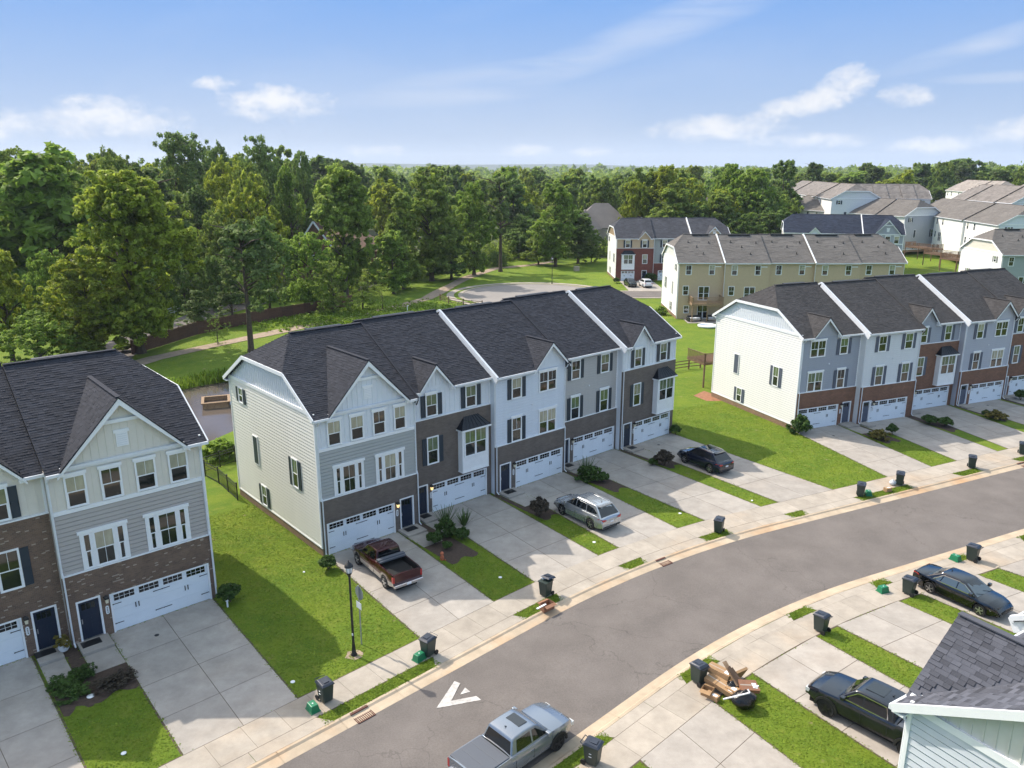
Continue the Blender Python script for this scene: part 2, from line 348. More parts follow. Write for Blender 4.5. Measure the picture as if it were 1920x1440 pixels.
M['brickRed'] = brick_mat('red brick', (.20,.055,.040), (.14,.042,.034), (.16,.08,.06))
M['brickF'] = brick_mat('tan foundation brick', (.27,.165,.10), (.20,.125,.08), (.24,.19,.14))
M['batA'] = mat('cream board and batten', (.70,.66,.58), .6, var=.04)
M['lapA'] = mat('taupe lap siding', (.43,.395,.37), .6, var=.04, vscale=.7)
M['batB'] = mat('pale grey board and batten', (.70,.73,.77), .6, var=.04)
M['lapB1'] = mat('grey lap siding', (.39,.40,.39), .6, var=.04, vscale=.7)
M['lapB3'] = mat('pale blue grey lap siding', (.66,.70,.76), .6, var=.04)
M['lapB4'] = mat('taupe grey lap siding', (.46,.44,.42), .6, var=.04)
M['lapBend'] = mat('cream end wall lap siding', (.76,.74,.68), .6, var=.04, vscale=.6)
M['lapCend'] = mat('white end wall lap siding', (.82,.81,.78), .6, var=.03, vscale=.6)
M['lapC1'] = mat('blue grey lap siding', (.34,.36,.41), .6, var=.04)
M['lapC2'] = mat('off white lap siding', (.68,.69,.70), .6, var=.04)
M['lapC4'] = mat('lavender grey lap siding', (.42,.43,.48), .6, var=.04)
M['lapTan'] = mat('tan lap siding', (.53,.40,.26), .6, var=.04)
M['lapSage'] = mat('sage grey lap siding', (.33,.36,.36), .6, var=.04)
M['lapD'] = mat('pale grey lap siding', (.58,.61,.65), .6, var=.04)
M['batD'] = mat('ivory vertical board siding', (.62,.61,.56), .6, var=.04)
def shingle(name, c, v=.30, obj=.0): return mat(name, c, .95, var=.12, vscale=.35, bump=.5, bscale=120, island=v, spec=.2, obj=obj)
M['shA'] = shingle('charcoal shingle', (.040,.042,.052), .2)
M['shC'] = shingle('brown charcoal shingle', (.062,.059,.060), .18)
M['shT'] = shingle('weathered brown shingle', (.155,.142,.130), .12)
M['shN'] = shingle('navy black shingle', (.030,.038,.060), .2)
M['shD'] = shingle('slate shingle', (.085,.088,.105), .42, .30)
M['asphalt'] = asphalt_mat(); M['asphalt_far'] = mat('faded asphalt', (.26,.235,.215), .95, var=.08, vscale=.3)
M['conc'] = concrete_mat('driveway concrete', (.37,.334,.295), amt=.10)
M['walk'] = concrete_mat('sidewalk concrete', (.395,.346,.288), amt=.35, stain=(.50,.34,.20))
M['kerb'] = concrete_mat('kerb concrete', (.47,.375,.27), amt=.75, stain=(.50,.28,.13))
M['joint'] = mat('joint dirt', (.10,.075,.05), .95)
M['grass'] = grass_mat()
M['grass_dk'] = mat('woodland floor', (.045,.060,.018), .95, var=.4, vscale=.15)
M['mulch'] = mat('pine mulch', (.075,.050,.036), 1, var=.35, vscale=6, bump=1, bscale=60)
M['clay'] = mat('red clay soil', (.30,.14,.075), 1, var=.3, vscale=3, bump=.6)
M['dirt'] = mat('worn footpath earth', (.33,.25,.18), 1, var=.25, vscale=1.2)
M['paint'] = mat('road marking paint', (.50,.47,.44), .85, var=.35, vscale=4)
M['bark'] = mat('bark', (.085,.062,.045), .95, var=.35, vscale=4, bump=1, bscale=14)
M['bark_pale'] = mat('pale bark', (.24,.20,.16), .95, var=.35, vscale=4, bump=1, bscale=14)
M['wood'] = mat('weathered deck wood', (.30,.20,.12), .85, var=.3, vscale=5)
M['woodred'] = mat('red brown fence wood', (.105,.050,.030), .85, var=.3, vscale=3, obj=.2)
M['woodrail'] = mat('brown rail wood', (.17,.10,.06), .85, var=.3, vscale=3)
M['bin'] = mat('dark green grey cart plastic', (.030,.046,.040), .45, var=.1)
M['binlid'] = mat('blue black cart lid plastic', (.030,.036,.052), .35, var=.2, vscale=5)
M['recycle'] = mat('green tub plastic', (.008,.17,.075), .4)
M['card'] = mat('cardboard', (.36,.22,.11), .85, var=.15, vscale=4)
M['bag'] = mat('black plastic bag', (.006,.006,.007), .22, bump=1, bscale=12)
M['grate'] = mat('rusty iron grate', (.10,.035,.025), .8, var=.3, vscale=8)
M['rubber'] = mat('tyre rubber', (.014,.014,.014), .8)
M['rim'] = mat('silver alloy', (.55,.55,.56), .3, metal=.9)
M['rimdk'] = mat('dark alloy', (.05,.05,.055), .3, metal=.8)
M['chrome'] = mat('chrome', (.7,.7,.72), .12, metal=1)
M['underbody'] = mat('underbody black', (.008,.008,.008), .9)
M['carglass'] = mat('tinted car glass', (.006,.008,.010), .03, spec=1); M['carglass_pale'] = mat('clear car glass', (.060,.085,.105), .03, spec=1)
M['redlight'] = mat('red light lens', (.42,.012,.012), .15, coat=.6)
M['headlight'] = mat('headlight lens', (.55,.56,.56), .12, coat=.6)
M['plastic'] = mat('black trim plastic', (.016,.016,.017), .55)
M['water'] = mat('pond water', (.115,.092,.075), .13, spec=.35, bump=.12, bscale=.8, var=.2, vscale=.1)
def leafm(name, c, c2, t=.38): return mat(name, c, .62, var=.18, vscale=.35, island=.38, obj=.14, trans=t, col2=c2, spec=.25)
M['leafA'] = leafm('leaf mid green', (.190,.275,.055), (.270,.345,.060), .5)
M['leafB'] = leafm('leaf dark green', (.140,.220,.056), (.190,.275,.066), .5)
M['leafC'] = leafm('leaf yellow green', (.250,.330,.040), (.400,.440,.052), .5)
M['leafD'] = leafm('leaf bright green', (.200,.310,.052), (.270,.375,.058), .5)
M['pine'] = leafm('pine needles', (.115,.170,.052), (.160,.22,.062), .42)
M['shrub'] = leafm('shrub leaf', (.050,.098,.022), (.085,.145,.030), .25)
M['shrub_dk'] = leafm('dark purple shrub leaf', (.042,.035,.028), (.075,.060,.040), .15)
M['shrub_y'] = leafm('golden shrub leaf', (.16,.15,.035), (.24,.19,.05), .3)
M['reed'] = leafm('reeds and tall grass', (.17,.27,.030), (.24,.34,.036), .45)
# ------------------------------------------------------------------ the street: straight, gentle bend, straight
CX, CY, RR, A1, A2 = 46.03, -9.518, 67.751, .760, .448
SB = RR*(A1-A2)
def sp(s, off, z=0.0):
    a = A1 if s < 0 else (A2 if s > SB else A1 - s/RR)
    e = s if s < 0 else (s-SB if s > SB else 0)
    return Vector((CX - math.sin(a)*(RR-off) + math.cos(a)*e, CY + math.cos(a)*(RR-off) + math.sin(a)*e, z))
def sdir(s): return A1 if s < 0 else (A2 if s > SB else A1 - s/RR)
def inv(p):
    dx, dy = p[0]-CX, p[1]-CY; a = math.atan2(dy, dx) - math.pi/2
    if a > A1: return dx*math.cos(A1)+dy*math.sin(A1), RR-(-dx*math.sin(A1)+dy*math.cos(A1))
    if a < A2: return SB+dx*math.cos(A2)+dy*math.sin(A2), RR-(-dx*math.sin(A2)+dy*math.cos(A2))
    return RR*(A1-a), RR-math.hypot(dx, dy)
N_BACK, N_EDGE, S_EDGE, S_BACK = 2.43, 3.18, 10.30, 11.0
def srange(a, b, step):
    n = max(1, int(math.ceil((b-a)/step))); return [a+(b-a)*i/n for i in range(n+1)]
ZR = -.10          # asphalt lies lower than the lawns
def smooth(a, b, x):
    t = min(1, max(0, (x-a)/(b-a))); return t*t*(3-2*t)
POND = (-31.5, 76.0)
def hz(x, y):
    h = 2.6*smooth(70, 115, x)*smooth(170, 225, y)
    h += 2.0*smooth(-60, -140, x)*smooth(60, 140, y)
    r = math.hypot(x, y); h += 10*smooth(500, 1500, r)*(.5+.5*math.sin(x*.004+1)*math.cos(y*.0031))
    return h
def pond_d(x, y):  # <1 inside
    dx, dy = x-POND[0], y-POND[1]; c, s = math.cos(R(55)), math.sin(R(55)); u = dx*c+dy*s; v = -dx*s+dy*c
    return math.hypot(u/21.5, v/8.5) + .06*math.sin(3*math.atan2(v, u)+1)

def build_ground():
    # lawns north of the street, reaching the horizon
    S = srange(-1400, -160, 155) + srange(-150, -42, 12) + srange(-36, 100, 4) + srange(110, 330, 12) + srange(380, 1600, 120)
    O = [N_BACK, 1.68, 0] + [-x for x in srange(3, 60, 3)] + [-x for x in srange(62, 150, 2.5)] + [-x for x in srange(160, 420, 14)] + [-x for x in srange(480, 3800, 200)]
    vs = []; fs = []
    for s in S:
        for o in O:
            p = sp(s, o); h = hz(p.x, p.y)
            if o < -20 and abs(p.x-POND[0]) < 45 and abs(p.y-POND[1]) < 45:
                d = pond_d(p.x, p.y); h -= .9*smooth(1.12, .9, d)
            vs.append((p.x, p.y, h if o < 1 else -.004))
    n = len(O)
    for i in range(len(S)-1):
        for j in range(n-1): fs.append((i*n+j, i*n+j+1, (i+1)*n+j+1, (i+1)*n+j)[::-1])
    me = bpy.data.meshes.new('lawn'); me.from_pydata(vs, [], fs); me.materials.append(M['grass'])
    for p in me.polygons: p.use_smooth = True
    tag(link('lawn', me), kind='structure')
    # south side
    S = srange(-1400, -100, 130) + srange(-90, 110, 4) + srange(130, 1600, 150); O = [S_BACK, 13.13, 20, 30, 45, 60]
    vs = []; fs = []
    for s in S:
        for o in O: vs.append(tuple(sp(s, o, 0)))
    n = len(O)
    for i in range(len(S)-1):
        for j in range(n-1): fs.append((i*n+j, i*n+j+1, (i+1)*n+j+1, (i+1)*n+j))
    # land beyond, behind the camera
    b = len(vs); vs += [(-1500,-1500,-.5),(1500,-1500,-.5),(1500,60,-.5),(-1500,20,-.5)]; fs.append((b,b+1,b+2,b+3))
    me = bpy.data.meshes.new('lawn'); me.from_pydata(vs, [], fs); me.materials.append(M['grass']); tag(link('lawn', me), kind='structure')
    # road
    def strip(name, offs, s0, s1, step, m, name_kind='structure'):
        vs = []; fs = []; S = srange(s0, s1, step); n = len(offs)
        for s in S:
            for (o, z) in offs: vs.append(tuple(sp(s, o, z)))
        for i in range(len(S)-1):
            for j in range(n-1): fs.append((i*n+j, i*n+j+1, (i+1)*n+j+1, (i+1)*n+j))
        me = bpy.data.meshes.new(name); me.from_pydata(vs, [], fs); me.materials.append(m)
        o = link(name, me); tag(o, kind=name_kind); return fixn(o)
    strip('road', [(N_EDGE-.02, ZR), (5, ZR+.03), (6.74, ZR+.06), (8.5, ZR+.03), (S_EDGE+.02, ZR)], -260, 300, 4, M['asphalt'])
    # kerbs: concrete sections about 3 m long with open joints
    for (back, edge) in ((N_BACK, N_EDGE), (S_BACK, S_EDGE)):
        root = tag(empty('kerb', sp(0, back)), kind='structure'); root.location = (0,0,0)
        for k, s in enumerate(srange(-33, 87, 3.05)[:-1]):
            q = MB(); sg = 1 if edge > back else -1
            prof = [(back, -.2), (back, .012), (back+sg*.14, .012), (back+sg*.24, -.055), (edge-sg*.03, -.088), (edge, -.095), (edge, -.2)]
            for (a, b) in ((s+.012, s+1.525), (s+1.525, s+3.038)):
                q.prism(prof, lambda p, sd: tuple(sp(a if sd == 0 else b, p[0], p[1])))
            o = q.build('kerb_section', M['kerb'], root); fixn(o)
    # sidewalks and the apron slabs behind the kerb
    for side, (a, b, c) in (('n', (0.0, 1.68, N_BACK)), ('s', (13.13, 11.62, S_BACK))):
        root = tag(empty('sidewalk'), kind='structure')
        for s in srange(-33, 87, 1.62)[:-1]:
            q = MB(); lo, hi = min(a, b), max(a, b)
            q.add([tuple(sp(s+.012, lo, .016)), tuple(sp(s+.012, hi, .012)), tuple(sp(s+1.60, hi, .012)), tuple(sp(s+1.60, lo, .016)),
                   tuple(sp(s+.012, lo, -.1)), tuple(sp(s+.012, hi, -.1)), tuple(sp(s+1.60, hi, -.1)), tuple(sp(s+1.60, lo, -.1))],
                  [(0,1,2,3), (4,7,6,5), (0,4,5,1), (1,5,6,2), (2,6,7,3), (3,7,4,0)])
            fixn(q.build('sidewalk_slab', M['walk'], root))
        # apron between the walk and the kerb, broken by grass verges
        root = tag(empty('driveway_apron'), kind='structure')
        vg = VERGE_N if side == 'n' else VERGE_S
        sp_ = []
        for (p, q_) in vg: sp_.append(sorted((inv(at(*p))[0], inv(at(*q_))[0])))
        sp_.sort(); cur = -33
        gaps = []
        for (x0, x1) in sp_ + [[87, 87]]:
            if x0 > cur+.3: gaps.append((cur, x0))
            cur = max(cur, x1)
        for (x0, x1) in gaps:
            m = max(1, round((x1-x0)/3.2))
            for i in range(m):
                u0 = x0+(x1-x0)*i/m+.01; u1 = x0+(x1-x0)*(i+1)/m-.01; f0 = .45 if i == 0 else 0; f1 = .45 if i == m-1 else 0
                q = MB(); sg = 1 if c > b else -1
                a4 = [(u0+f0*0, b+sg*.02), (u1-f1*0, b+sg*.02), (u1+f1, c-sg*.012), (u0-f0, c-sg*.012)]
                t = [tuple(sp(x, y, .012)) for x, y in a4] + [tuple(sp(x, y, -.1)) for x, y in a4]
                q.add(t, [(0,1,2,3), (7,6,5,4), (0,4,5,1), (1,5,6,2), (2,6,7,3), (3,7,4,0)]); fixn(q.build('apron_slab', M['walk'], root))
        # dirt seen in the joints
        strip('soil_edge', [((a-.07 if a < b else a+.07), .004), ((b+.07 if a < b else b-.07), .004)], -33, 87, 3, M['joint'])
VERGE_N = [((593,1346),(829,1243)), ((961,1154),(1045,1113)), ((1156,1061),(1198,1043)), ((1308,1008),(1365,993.5)), ((1470,965),(1504,956)), ((1598,932.5),(1704,909)), ((1786,889),(1832,878)), ((1895,861),(1935,852)), ((60,1610),(150,1565))]
VERGE_S = [((1020,1450),(1135,1372)), ((1283,1280),(1348,1238)), ((1628,1094),(1660,1084)), ((1773,1046),(1800,1034)), ((1900,1007),(1935,994)), ((1466,1152),(1510,1132))]
build_ground()

def poly_sheet(name, pts, z, m, parent=None, kind='structure', sub=0):
    me = bpy.data.meshes.new(name); me.from_pydata([(p[0], p[1], z) for p in pts], [], [tuple(range(len(pts)))]); me.materials.append(m)
    o = link(name, me, parent)
    if me.polygons[0].normal.z < 0: me.flip_normals()
    if kind and not parent: tag(o, kind=kind)
    return o

# ------------------------------------------------------------------ rows: world frame of a terrace
class Row:
    def __init__(s, ox, oy, th, sc=1.0, z0=0.0): s.ox, s.oy, s.th, s.sc, s.z0 = ox, oy, th, sc, z0
    def p(s, u, v=0, z=0):
        c, k = math.cos(s.th), math.sin(s.th); u *= s.sc; v *= s.sc; z *= s.sc
        return Vector((s.ox+u*c+v*k, s.oy+u*k-v*c, z+s.z0))
RA = Row(-16.772, 39.88, .7186, 1.0358); RB = Row(-11.7711, 44.6176, .7148); RC = Row(26.066, 68.983, .3933, .9708)
W = 7.13

BLOCK = []
def driveway(quad, nu=2, nv=4, m=None, z=.014, drain=None):
    """quad: garage-left, garage-right, street-right, street-left"""
    root = tag(empty('driveway'), kind='structure'); A, B, C_, D = [Vector((p[0], p[1], 0)) for p in quad]
    def P(u, v): return (A.lerp(B, u)).lerp(D.lerp(C_, u), v)
    wu = (A-B).length; lv = (A-D).length; g = .014
    BLOCK.append([A, B, C_, D]); ex = []
    for p, q_ in ((A, B), (B, A), (C_, D), (D, C_)): w_ = (p-q_).normalized()*.09; ex.append(p+w_)
    poly_sheet('soil_edge', ex, .005, M['joint'])
    for i in range(nu):
        for j in range(nv):
            u0, u1 = i/nu + (g/wu if i else 0), (i+1)/nu - (g/wu if i < nu-1 else 0); v0, v1 = j/nv+(g/lv), (j+1)/nv-(g/lv)
            t = [P(u0,v0), P(u1,v0), P(u1,v1), P(u0,v1)]; q = MB()
            q.add([(p.x,p.y,z) for p in t]+[(p.x,p.y,-.1) for p in t], [(0,1,2,3),(7,6,5,4),(0,4,5,1),(1,5,6,2),(2,6,7,3),(3,7,4,0)])
            fixn(q.build('driveway_slab', m or M['conc'], root))
    return root
def edge_strip(p, q, w=.10, z=.006, m=None):
    p = Vector(p[:2]); q = Vector(q[:2]); d = (q-p).normalized(); n = Vector((-d.y, d.x))*w/2
    return poly_sheet('soil_edge', [p-n, q-n, q+n, p+n], z, m or M['mulch'])

DRIVES_B = [(0, .28, 0, (785,1194), (926,1129)), (0, 8.95, -.942, (1004,1091.5), (1118,1040)), (0, 16.21, -.436, (1159,1026), (1267,989)),
            (0, 23.33, -1.372, (1322.5,976), (1426,950)), (0, 30.42, -.838, (1460.6,942), (1562.7,919))]
def on_walk(px, py):   # snap to the outer edge of the sidewalk
    s, o = inv(at(px, py)); return sp(s, -.012)
def all_drives():
    for (_, g, v, pl, pr) in DRIVES_B:
        driveway([RB.p(g-.12, v+.02), RB.p(g+5.1, v+.02), on_walk(*pr), on_walk(*pl)])
    driveway([RA.p(-5.38-.1, .02), RA.p(-5.38+5.1, .02), on_walk(560,1312.7), on_walk(345.3,1417)])
    sA = on_walk(154.9, 1511)
    driveway([RA.p(-13.95, -.47), RA.p(-8.85, -.47), on_walk(185,1497), on_walk(-60,1612)])
    cg = [(.14, 0, (1663,893.7), (1746.8,875.5)), (8.45, .65, (1794,863.8), (1869,846)), (15.93, -.69, (1893,842), (1962,826)), (22.78, -.05, (1990,819), (2062,803)), (30.2, -.7, (2090,797), (2160,781))]
    for (g, v, pl, pr) in cg:
        driveway([RC.p(g-.12, v+.02), RC.p(g+5.1, v+.02), on_walk(*pr), on_walk(*pl)])
    # south side
    def ext(p, q, L=9.6):
        a = at(*p); b = at(*q); d = (b-a).normalized(); return a+d*L
    def sw(px, py): s, o = inv(at(px, py)); return sp(s, 13.14)
    dS = [((1197.5,1422),None,(1337.4,1316),(1502,1440)), ((1413.5,1263.2),(1535.7,1343),(1530.4,1194),None),
          ((1569.7,1173),(1696,1236),(1680.6,1125),(1791.5,1174)), ((1723.4,1110.8),(1906,1187.6),(1830.4,1076.7),None), ((1867.4,1063),(1920,1080.6),(1975,1028),None)]
    for (l, l2, r, r2) in dS:
        d0 = (at(*l2)-at(*l)).normalized() if l2 else None; d1 = (at(*r2)-at(*r)).normalized() if r2 else None
        d0 = d0 or d1; d1 = d1 or d0
        a, b = sw(*l), sw(*r); driveway([a+d0*9.8, b+d1*9.8, b, a], nv=4)
all_drives()

def walkways():
    # stoops and front walks beside the garages, mulch beds in front of them
    def unit(row, u0, u1, v, bed=True, bw=None, deep=6.2, lamp=None, mir=False):
        # concrete stoop
        q = MB(); P = lambda a, b, z: tuple(row.p(a, v+b, z)); BLOCK.append([row.p(u0, v), row.p(u1, v), row.p(u1, v+3.1), row.p(u0, v+3.1)])
        for (b0, b1, z1) in ((.03, 1.35, .15), (1.37, 3.1, .02)):
            x0, x1 = (u0, u1)
            q.add([P(x0,b0,z1),P(x1,b0,z1),P(x1,b1,z1),P(x0,b1,z1),P(x0,b0,-.1),P(x1,b0,-.1),P(x1,b1,-.1),P(x0,b1,-.1)], [(0,1,2,3),(7,6,5,4),(0,4,5,1),(1,5,6,2),(2,6,7,3),(3,7,4,0)])
        o = q.build('front_walk', M['conc']); tag(o, kind='structure'); fixn(o)
        if bed:
            b0, b1 = bw or (u0-.35, u1)
            pts = [row.p(b0, v+.05), row.p(u0 - .02, v+.05), row.p(u0-.02, v+3.12), row.p(b1, v+3.12)]
            n = 7; front = [row.p(b1+(b0-b1)*i/n, v+deep+.25*math.sin(i*1.3)+random.uniform(-.08,.08)) for i in range(n+1)]
            if mir: pts = [row.p(b1, v+.05), row.p(u1+.02, v+.05), row.p(u1+.02, v+3.12), row.p(b0, v+3.12)]; front = front[::-1]
            poly_sheet('mulch_bed', pts+front, .006+.0012*(len(BLOCK)%7), M['mulch']); BLOCK.append(pts+front)
    unit(RB, 5.42, 6.9, 0, True, (5.42, 7.6), 6.0, mir=True)
    unit(RB, 7.45, 8.8, -.942, False)
    unit(RB, 14.5, 16.06, -.436, True, (14.05, 16.08), 5.6)
    unit(RB, 21.75, 23.2, -1.372, True, (21.35, 23.2), 6.4)
    unit(RB, 28.8, 30.28, -.838, True, (28.4, 30.28), 5.6)
    unit(RA, -6.95, -5.55, 0, True, (-7.5, -5.52), 5.3)
    unit(RA, -8.7, -7.65, -.49, True, (-8.72, -7.35), 5.8, mir=True)
    unit(RC, 5.35, 6.9, 0, True, (5.3, 7.2), 5.9, mir=True)
    unit(RC, 7.3, 8.3, .65, False)
    unit(RC, 14.5, 15.78, -.69, True, (13.6, 15.8), 6.5)
    unit(RC, 21.6, 22.65, -.05, True, (21.3, 22.65), 5.6)
    unit(RC, 28.8, 30.05, -.7, True, (28.3, 30.05), 5.6)
walkways()

# painted marking, drains, manhole
def road_z(p):
    s, o = inv(p); return ZR + .06*(1-abs(o-6.74)/3.6)
def marks():
    z = ZR + .045
    pts = [(818,1328),(852,1277),(863,1281),(846,1314),(893,1305),(902,1312)]
    a = poly_sheet('road_marking', [at(x,y,z) for x,y in pts], z+.0, M['paint']); 
    poly_sheet('road_marking', [at(x,y,z) for x,y in [(863,1302),(872,1289),(882,1297)]], z, M['paint'])
marks()
def grate(px, py, lab, wid=.9):
    s, o = inv(at(px, py, ZR)); o = (N_BACK+N_EDGE)/2+.05; c = sp(s, o, 0); root = empty('storm_drain', (c.x, c.y, -.085), sdir(s))
    tag(root, lab, 'storm drain', 'storm drains in the gutter')
    q = MB(); q.box(-wid/2, wid/2, -.40, -.36, -.02, .02).box(-wid/2, wid/2, .22, .34, -.02, .11).box(-wid/2, -wid/2+.04, -.36, .22, -.02, .02).box(wid/2-.04, wid/2, -.36, .22, -.02, .02).box(-wid/2, wid/2, -.06, -.03, -.02, .02); q.build('grate_frame', M['grate'], root)
    k = MB().box(-.018, .018, -.36, .22, -.015, .018).mesh('grate_bar', M['grate'])
    for i in range(9): link('grate_bar', k, root, (-wid/2+.085+i*.091, 0, 0))
    MB().box(-wid/2+.04, wid/2-.04, -.36, .22, -.04, -.02).build('pit', M['black'], root)
grate(674, 1336, 'rusty iron storm drain beside the long grass verge near the street lamp')
grate(1236, 1050, 'small rusty storm drain beside a grass scrap below the silver wagon', .8)
grate(1912, 870, 'rusty storm drain at the right edge of the photo by the kerb')
def manhole(px, py):
    p = at(px, py, ZR+.04); o = MB().lathe([(.0,.0),(.33,.0),(.33,.022),(.31,.026),(.31,.016),(0.0,.018)], (0,0,0), 24).build('manhole_cover', mat('dull iron', (.09,.075,.065), .7, var=.3), smooth=True, loc=(p.x,p.y,p.z-.01))
    tag(o, 'round iron manhole cover set in the grey asphalt', 'manhole cover')
manhole(1449, 1051)
def cap(px, py, lab, r=.11, name='cleanout_cap'):
    p = at(px, py); o = MB().lathe([(r*.9,0),(r,.03),(r*.8,.045),(0.001,.05)], (0,0,0), 14).build(name, M['white'], smooth=True, loc=(p.x,p.y,.0)); tag(o, lab, 'drain cap', 'small utility caps set in lawns and driveways')
cap(170,1306,'white oval cap at the edge of the mulch bed, left foreground', .17)
cap(232,1413,'small white round cap low in the foreground lawn, bottom left')
cap(549,1279,'small white cap in the corner lawn beside the sidewalk')
cap(570,1073,'tiny white cap in the sunlit lawn by the cream end wall',.07)
cap(938,1083,'white cap on the lawn strip nearest the maroon pickup')
cap(1114,1017,'white cap on the lawn strip beside the silver wagon')
cap(1275,963,'white cap on the lawn strip right of the silver wagon')
cap(1410,939,'white cap on the lawn strip beside the dark blue wagon', .08)
for (x, y, l) in ((294,1191,'the wide driveway at far left'), (874,964,'the driveway with the leafy shrubs'), (976,921,'the driveway of the silver wagon'), (1118,875,'the driveway right of the silver wagon'), (1235,834,'the driveway of the dark blue wagon'), (1563,817,'the first driveway of the right terrace'), (1672,795,'the second driveway of the right terrace'), (1852,760,'the fourth driveway of the right terrace')):
    p = at(x, y, .014); o = MB().lathe([(.11,0),(.12,.012),(.02,.016)], (0,0,0), 14).build('drain_plate', M['black'], loc=(p.x,p.y,.012)); tag(o, 'small round black drain plate in '+l, 'drain plate', 'black drain plates set in driveways')
# ------------------------------------------------------------------ townhouses
ZB, ZD, ZW, ZE, ZRG, YR, DP = 3.72, 6.96, 9.2, 9.05, 13.0, 6.45, 12.9
SLP = (ZRG-ZE)/(YR+.35); YCL = -.35+(11.2-ZE)/SLP
MESH = {}; BLOCK = globals().get('BLOCK', [])
def cached(key, fn):
    if key not in MESH: MESH[key] = fn()
    return MESH[key]

def shingle_mesh(name, poly, O, ea, eb, m, expo=.2, tab=.34, thick=.016, seed=0, gap=None):
    """overlapping shingle tabs clipped to a convex polygon given in (a,b) on the roof plane"""
    O, ea, eb = Vector(O), Vector(ea).normalized(), Vector(eb).normalized(); n = ea.cross(eb)
    if n.z < 0: n = -n
    rg = random.Random(seed); vs = []; fs = []
    bmax = max(p[1] for p in poly); k = 0; b = 0.0
    while b < bmax-.03:
        bm = min(b+expo*.5, bmax); xs = []
        for i in range(len(poly)):
            p, q = poly[i], poly[(i+1)%len(poly)]
            if (p[1]-bm)*(q[1]-bm) < 0: xs.append(p[0]+(q[0]-p[0])*(bm-p[1])/(q[1]-p[1]))
        if len(xs) >= 2:
            x0, x1 = min(xs), max(xs); a = x0 - rg.uniform(0, tab)
            b1 = min(b+expo*1.06, bmax)
            while a < x1:
                w = rg.uniform(.62, 1.35)*tab; s, e = max(a, x0), min(a+w-.006, x1)
                if gap and b < gap[2] and s < gap[1] and e > gap[0]:
                    if s < gap[0]-.05: e = gap[0]
                    elif e > gap[1]+.05: s = gap[1]
                    else: e = s
                if e-s > .03:
                    hi = thick*rg.choice((1, 1, 1.9)); lo = .004
                    dn = rg.uniform(-.008, .008)
                    c = len(vs)
                    for (pa, pb, h) in ((s,b+dn,hi),(e,b+dn,hi),(e,b1,lo),(s,b1,lo),(s,b+dn,0),(e,b+dn,0)):
                        vs.append(tuple(O+ea*pa+eb*pb+n*h))
                    fs += [(c,c+1,c+2,c+3),(c+4,c+5,c+1,c),(c,c+3,c+4),(c+1,c+5,c+2)]
                a += w
        b += expo; k += 1
    me = bpy.data.meshes.new(name); me.from_pydata(vs, [], fs); me.materials.append(m); me.update()
    return me
def slab(mb, poly, t=.12):
    n = len(poly); lo = [(p[0], p[1], p[2]-t) for p in poly]
    mb.add([tuple(p) for p in poly]+lo, [tuple(range(n)), tuple(range(2*n-1, n-1, -1))]+[(i, n+i, n+(i+1)%n, (i+1)%n) for i in range(n)])

def holes_panel(mb, x0, x1, z0, z1, holes, ya, yb):
    xs = sorted({x0, x1, *[h[0] for h in holes], *[h[1] for h in holes]}); zs = sorted({z0, z1, *[h[2] for h in holes], *[h[3] for h in holes]})
    xs = [x for x in xs if x0 <= x <= x1]; zs = [z for z in zs if z0 <= z <= z1]
    for j in range(len(zs)-1):
        run = None
        for i in range(len(xs)-1):
            cx, cz = (xs[i]+xs[i+1])/2, (zs[j]+zs[j+1])/2
            solid = not any(h[0] < cx < h[1] and h[2] < cz < h[3] for h in holes)
            if solid: run = (run[0], xs[i+1]) if run else (xs[i], xs[i+1])
            if (not solid or i == len(xs)-2) and run:
                mb.box(run[0], run[1], ya, yb, zs[j], zs[j+1]); run = None

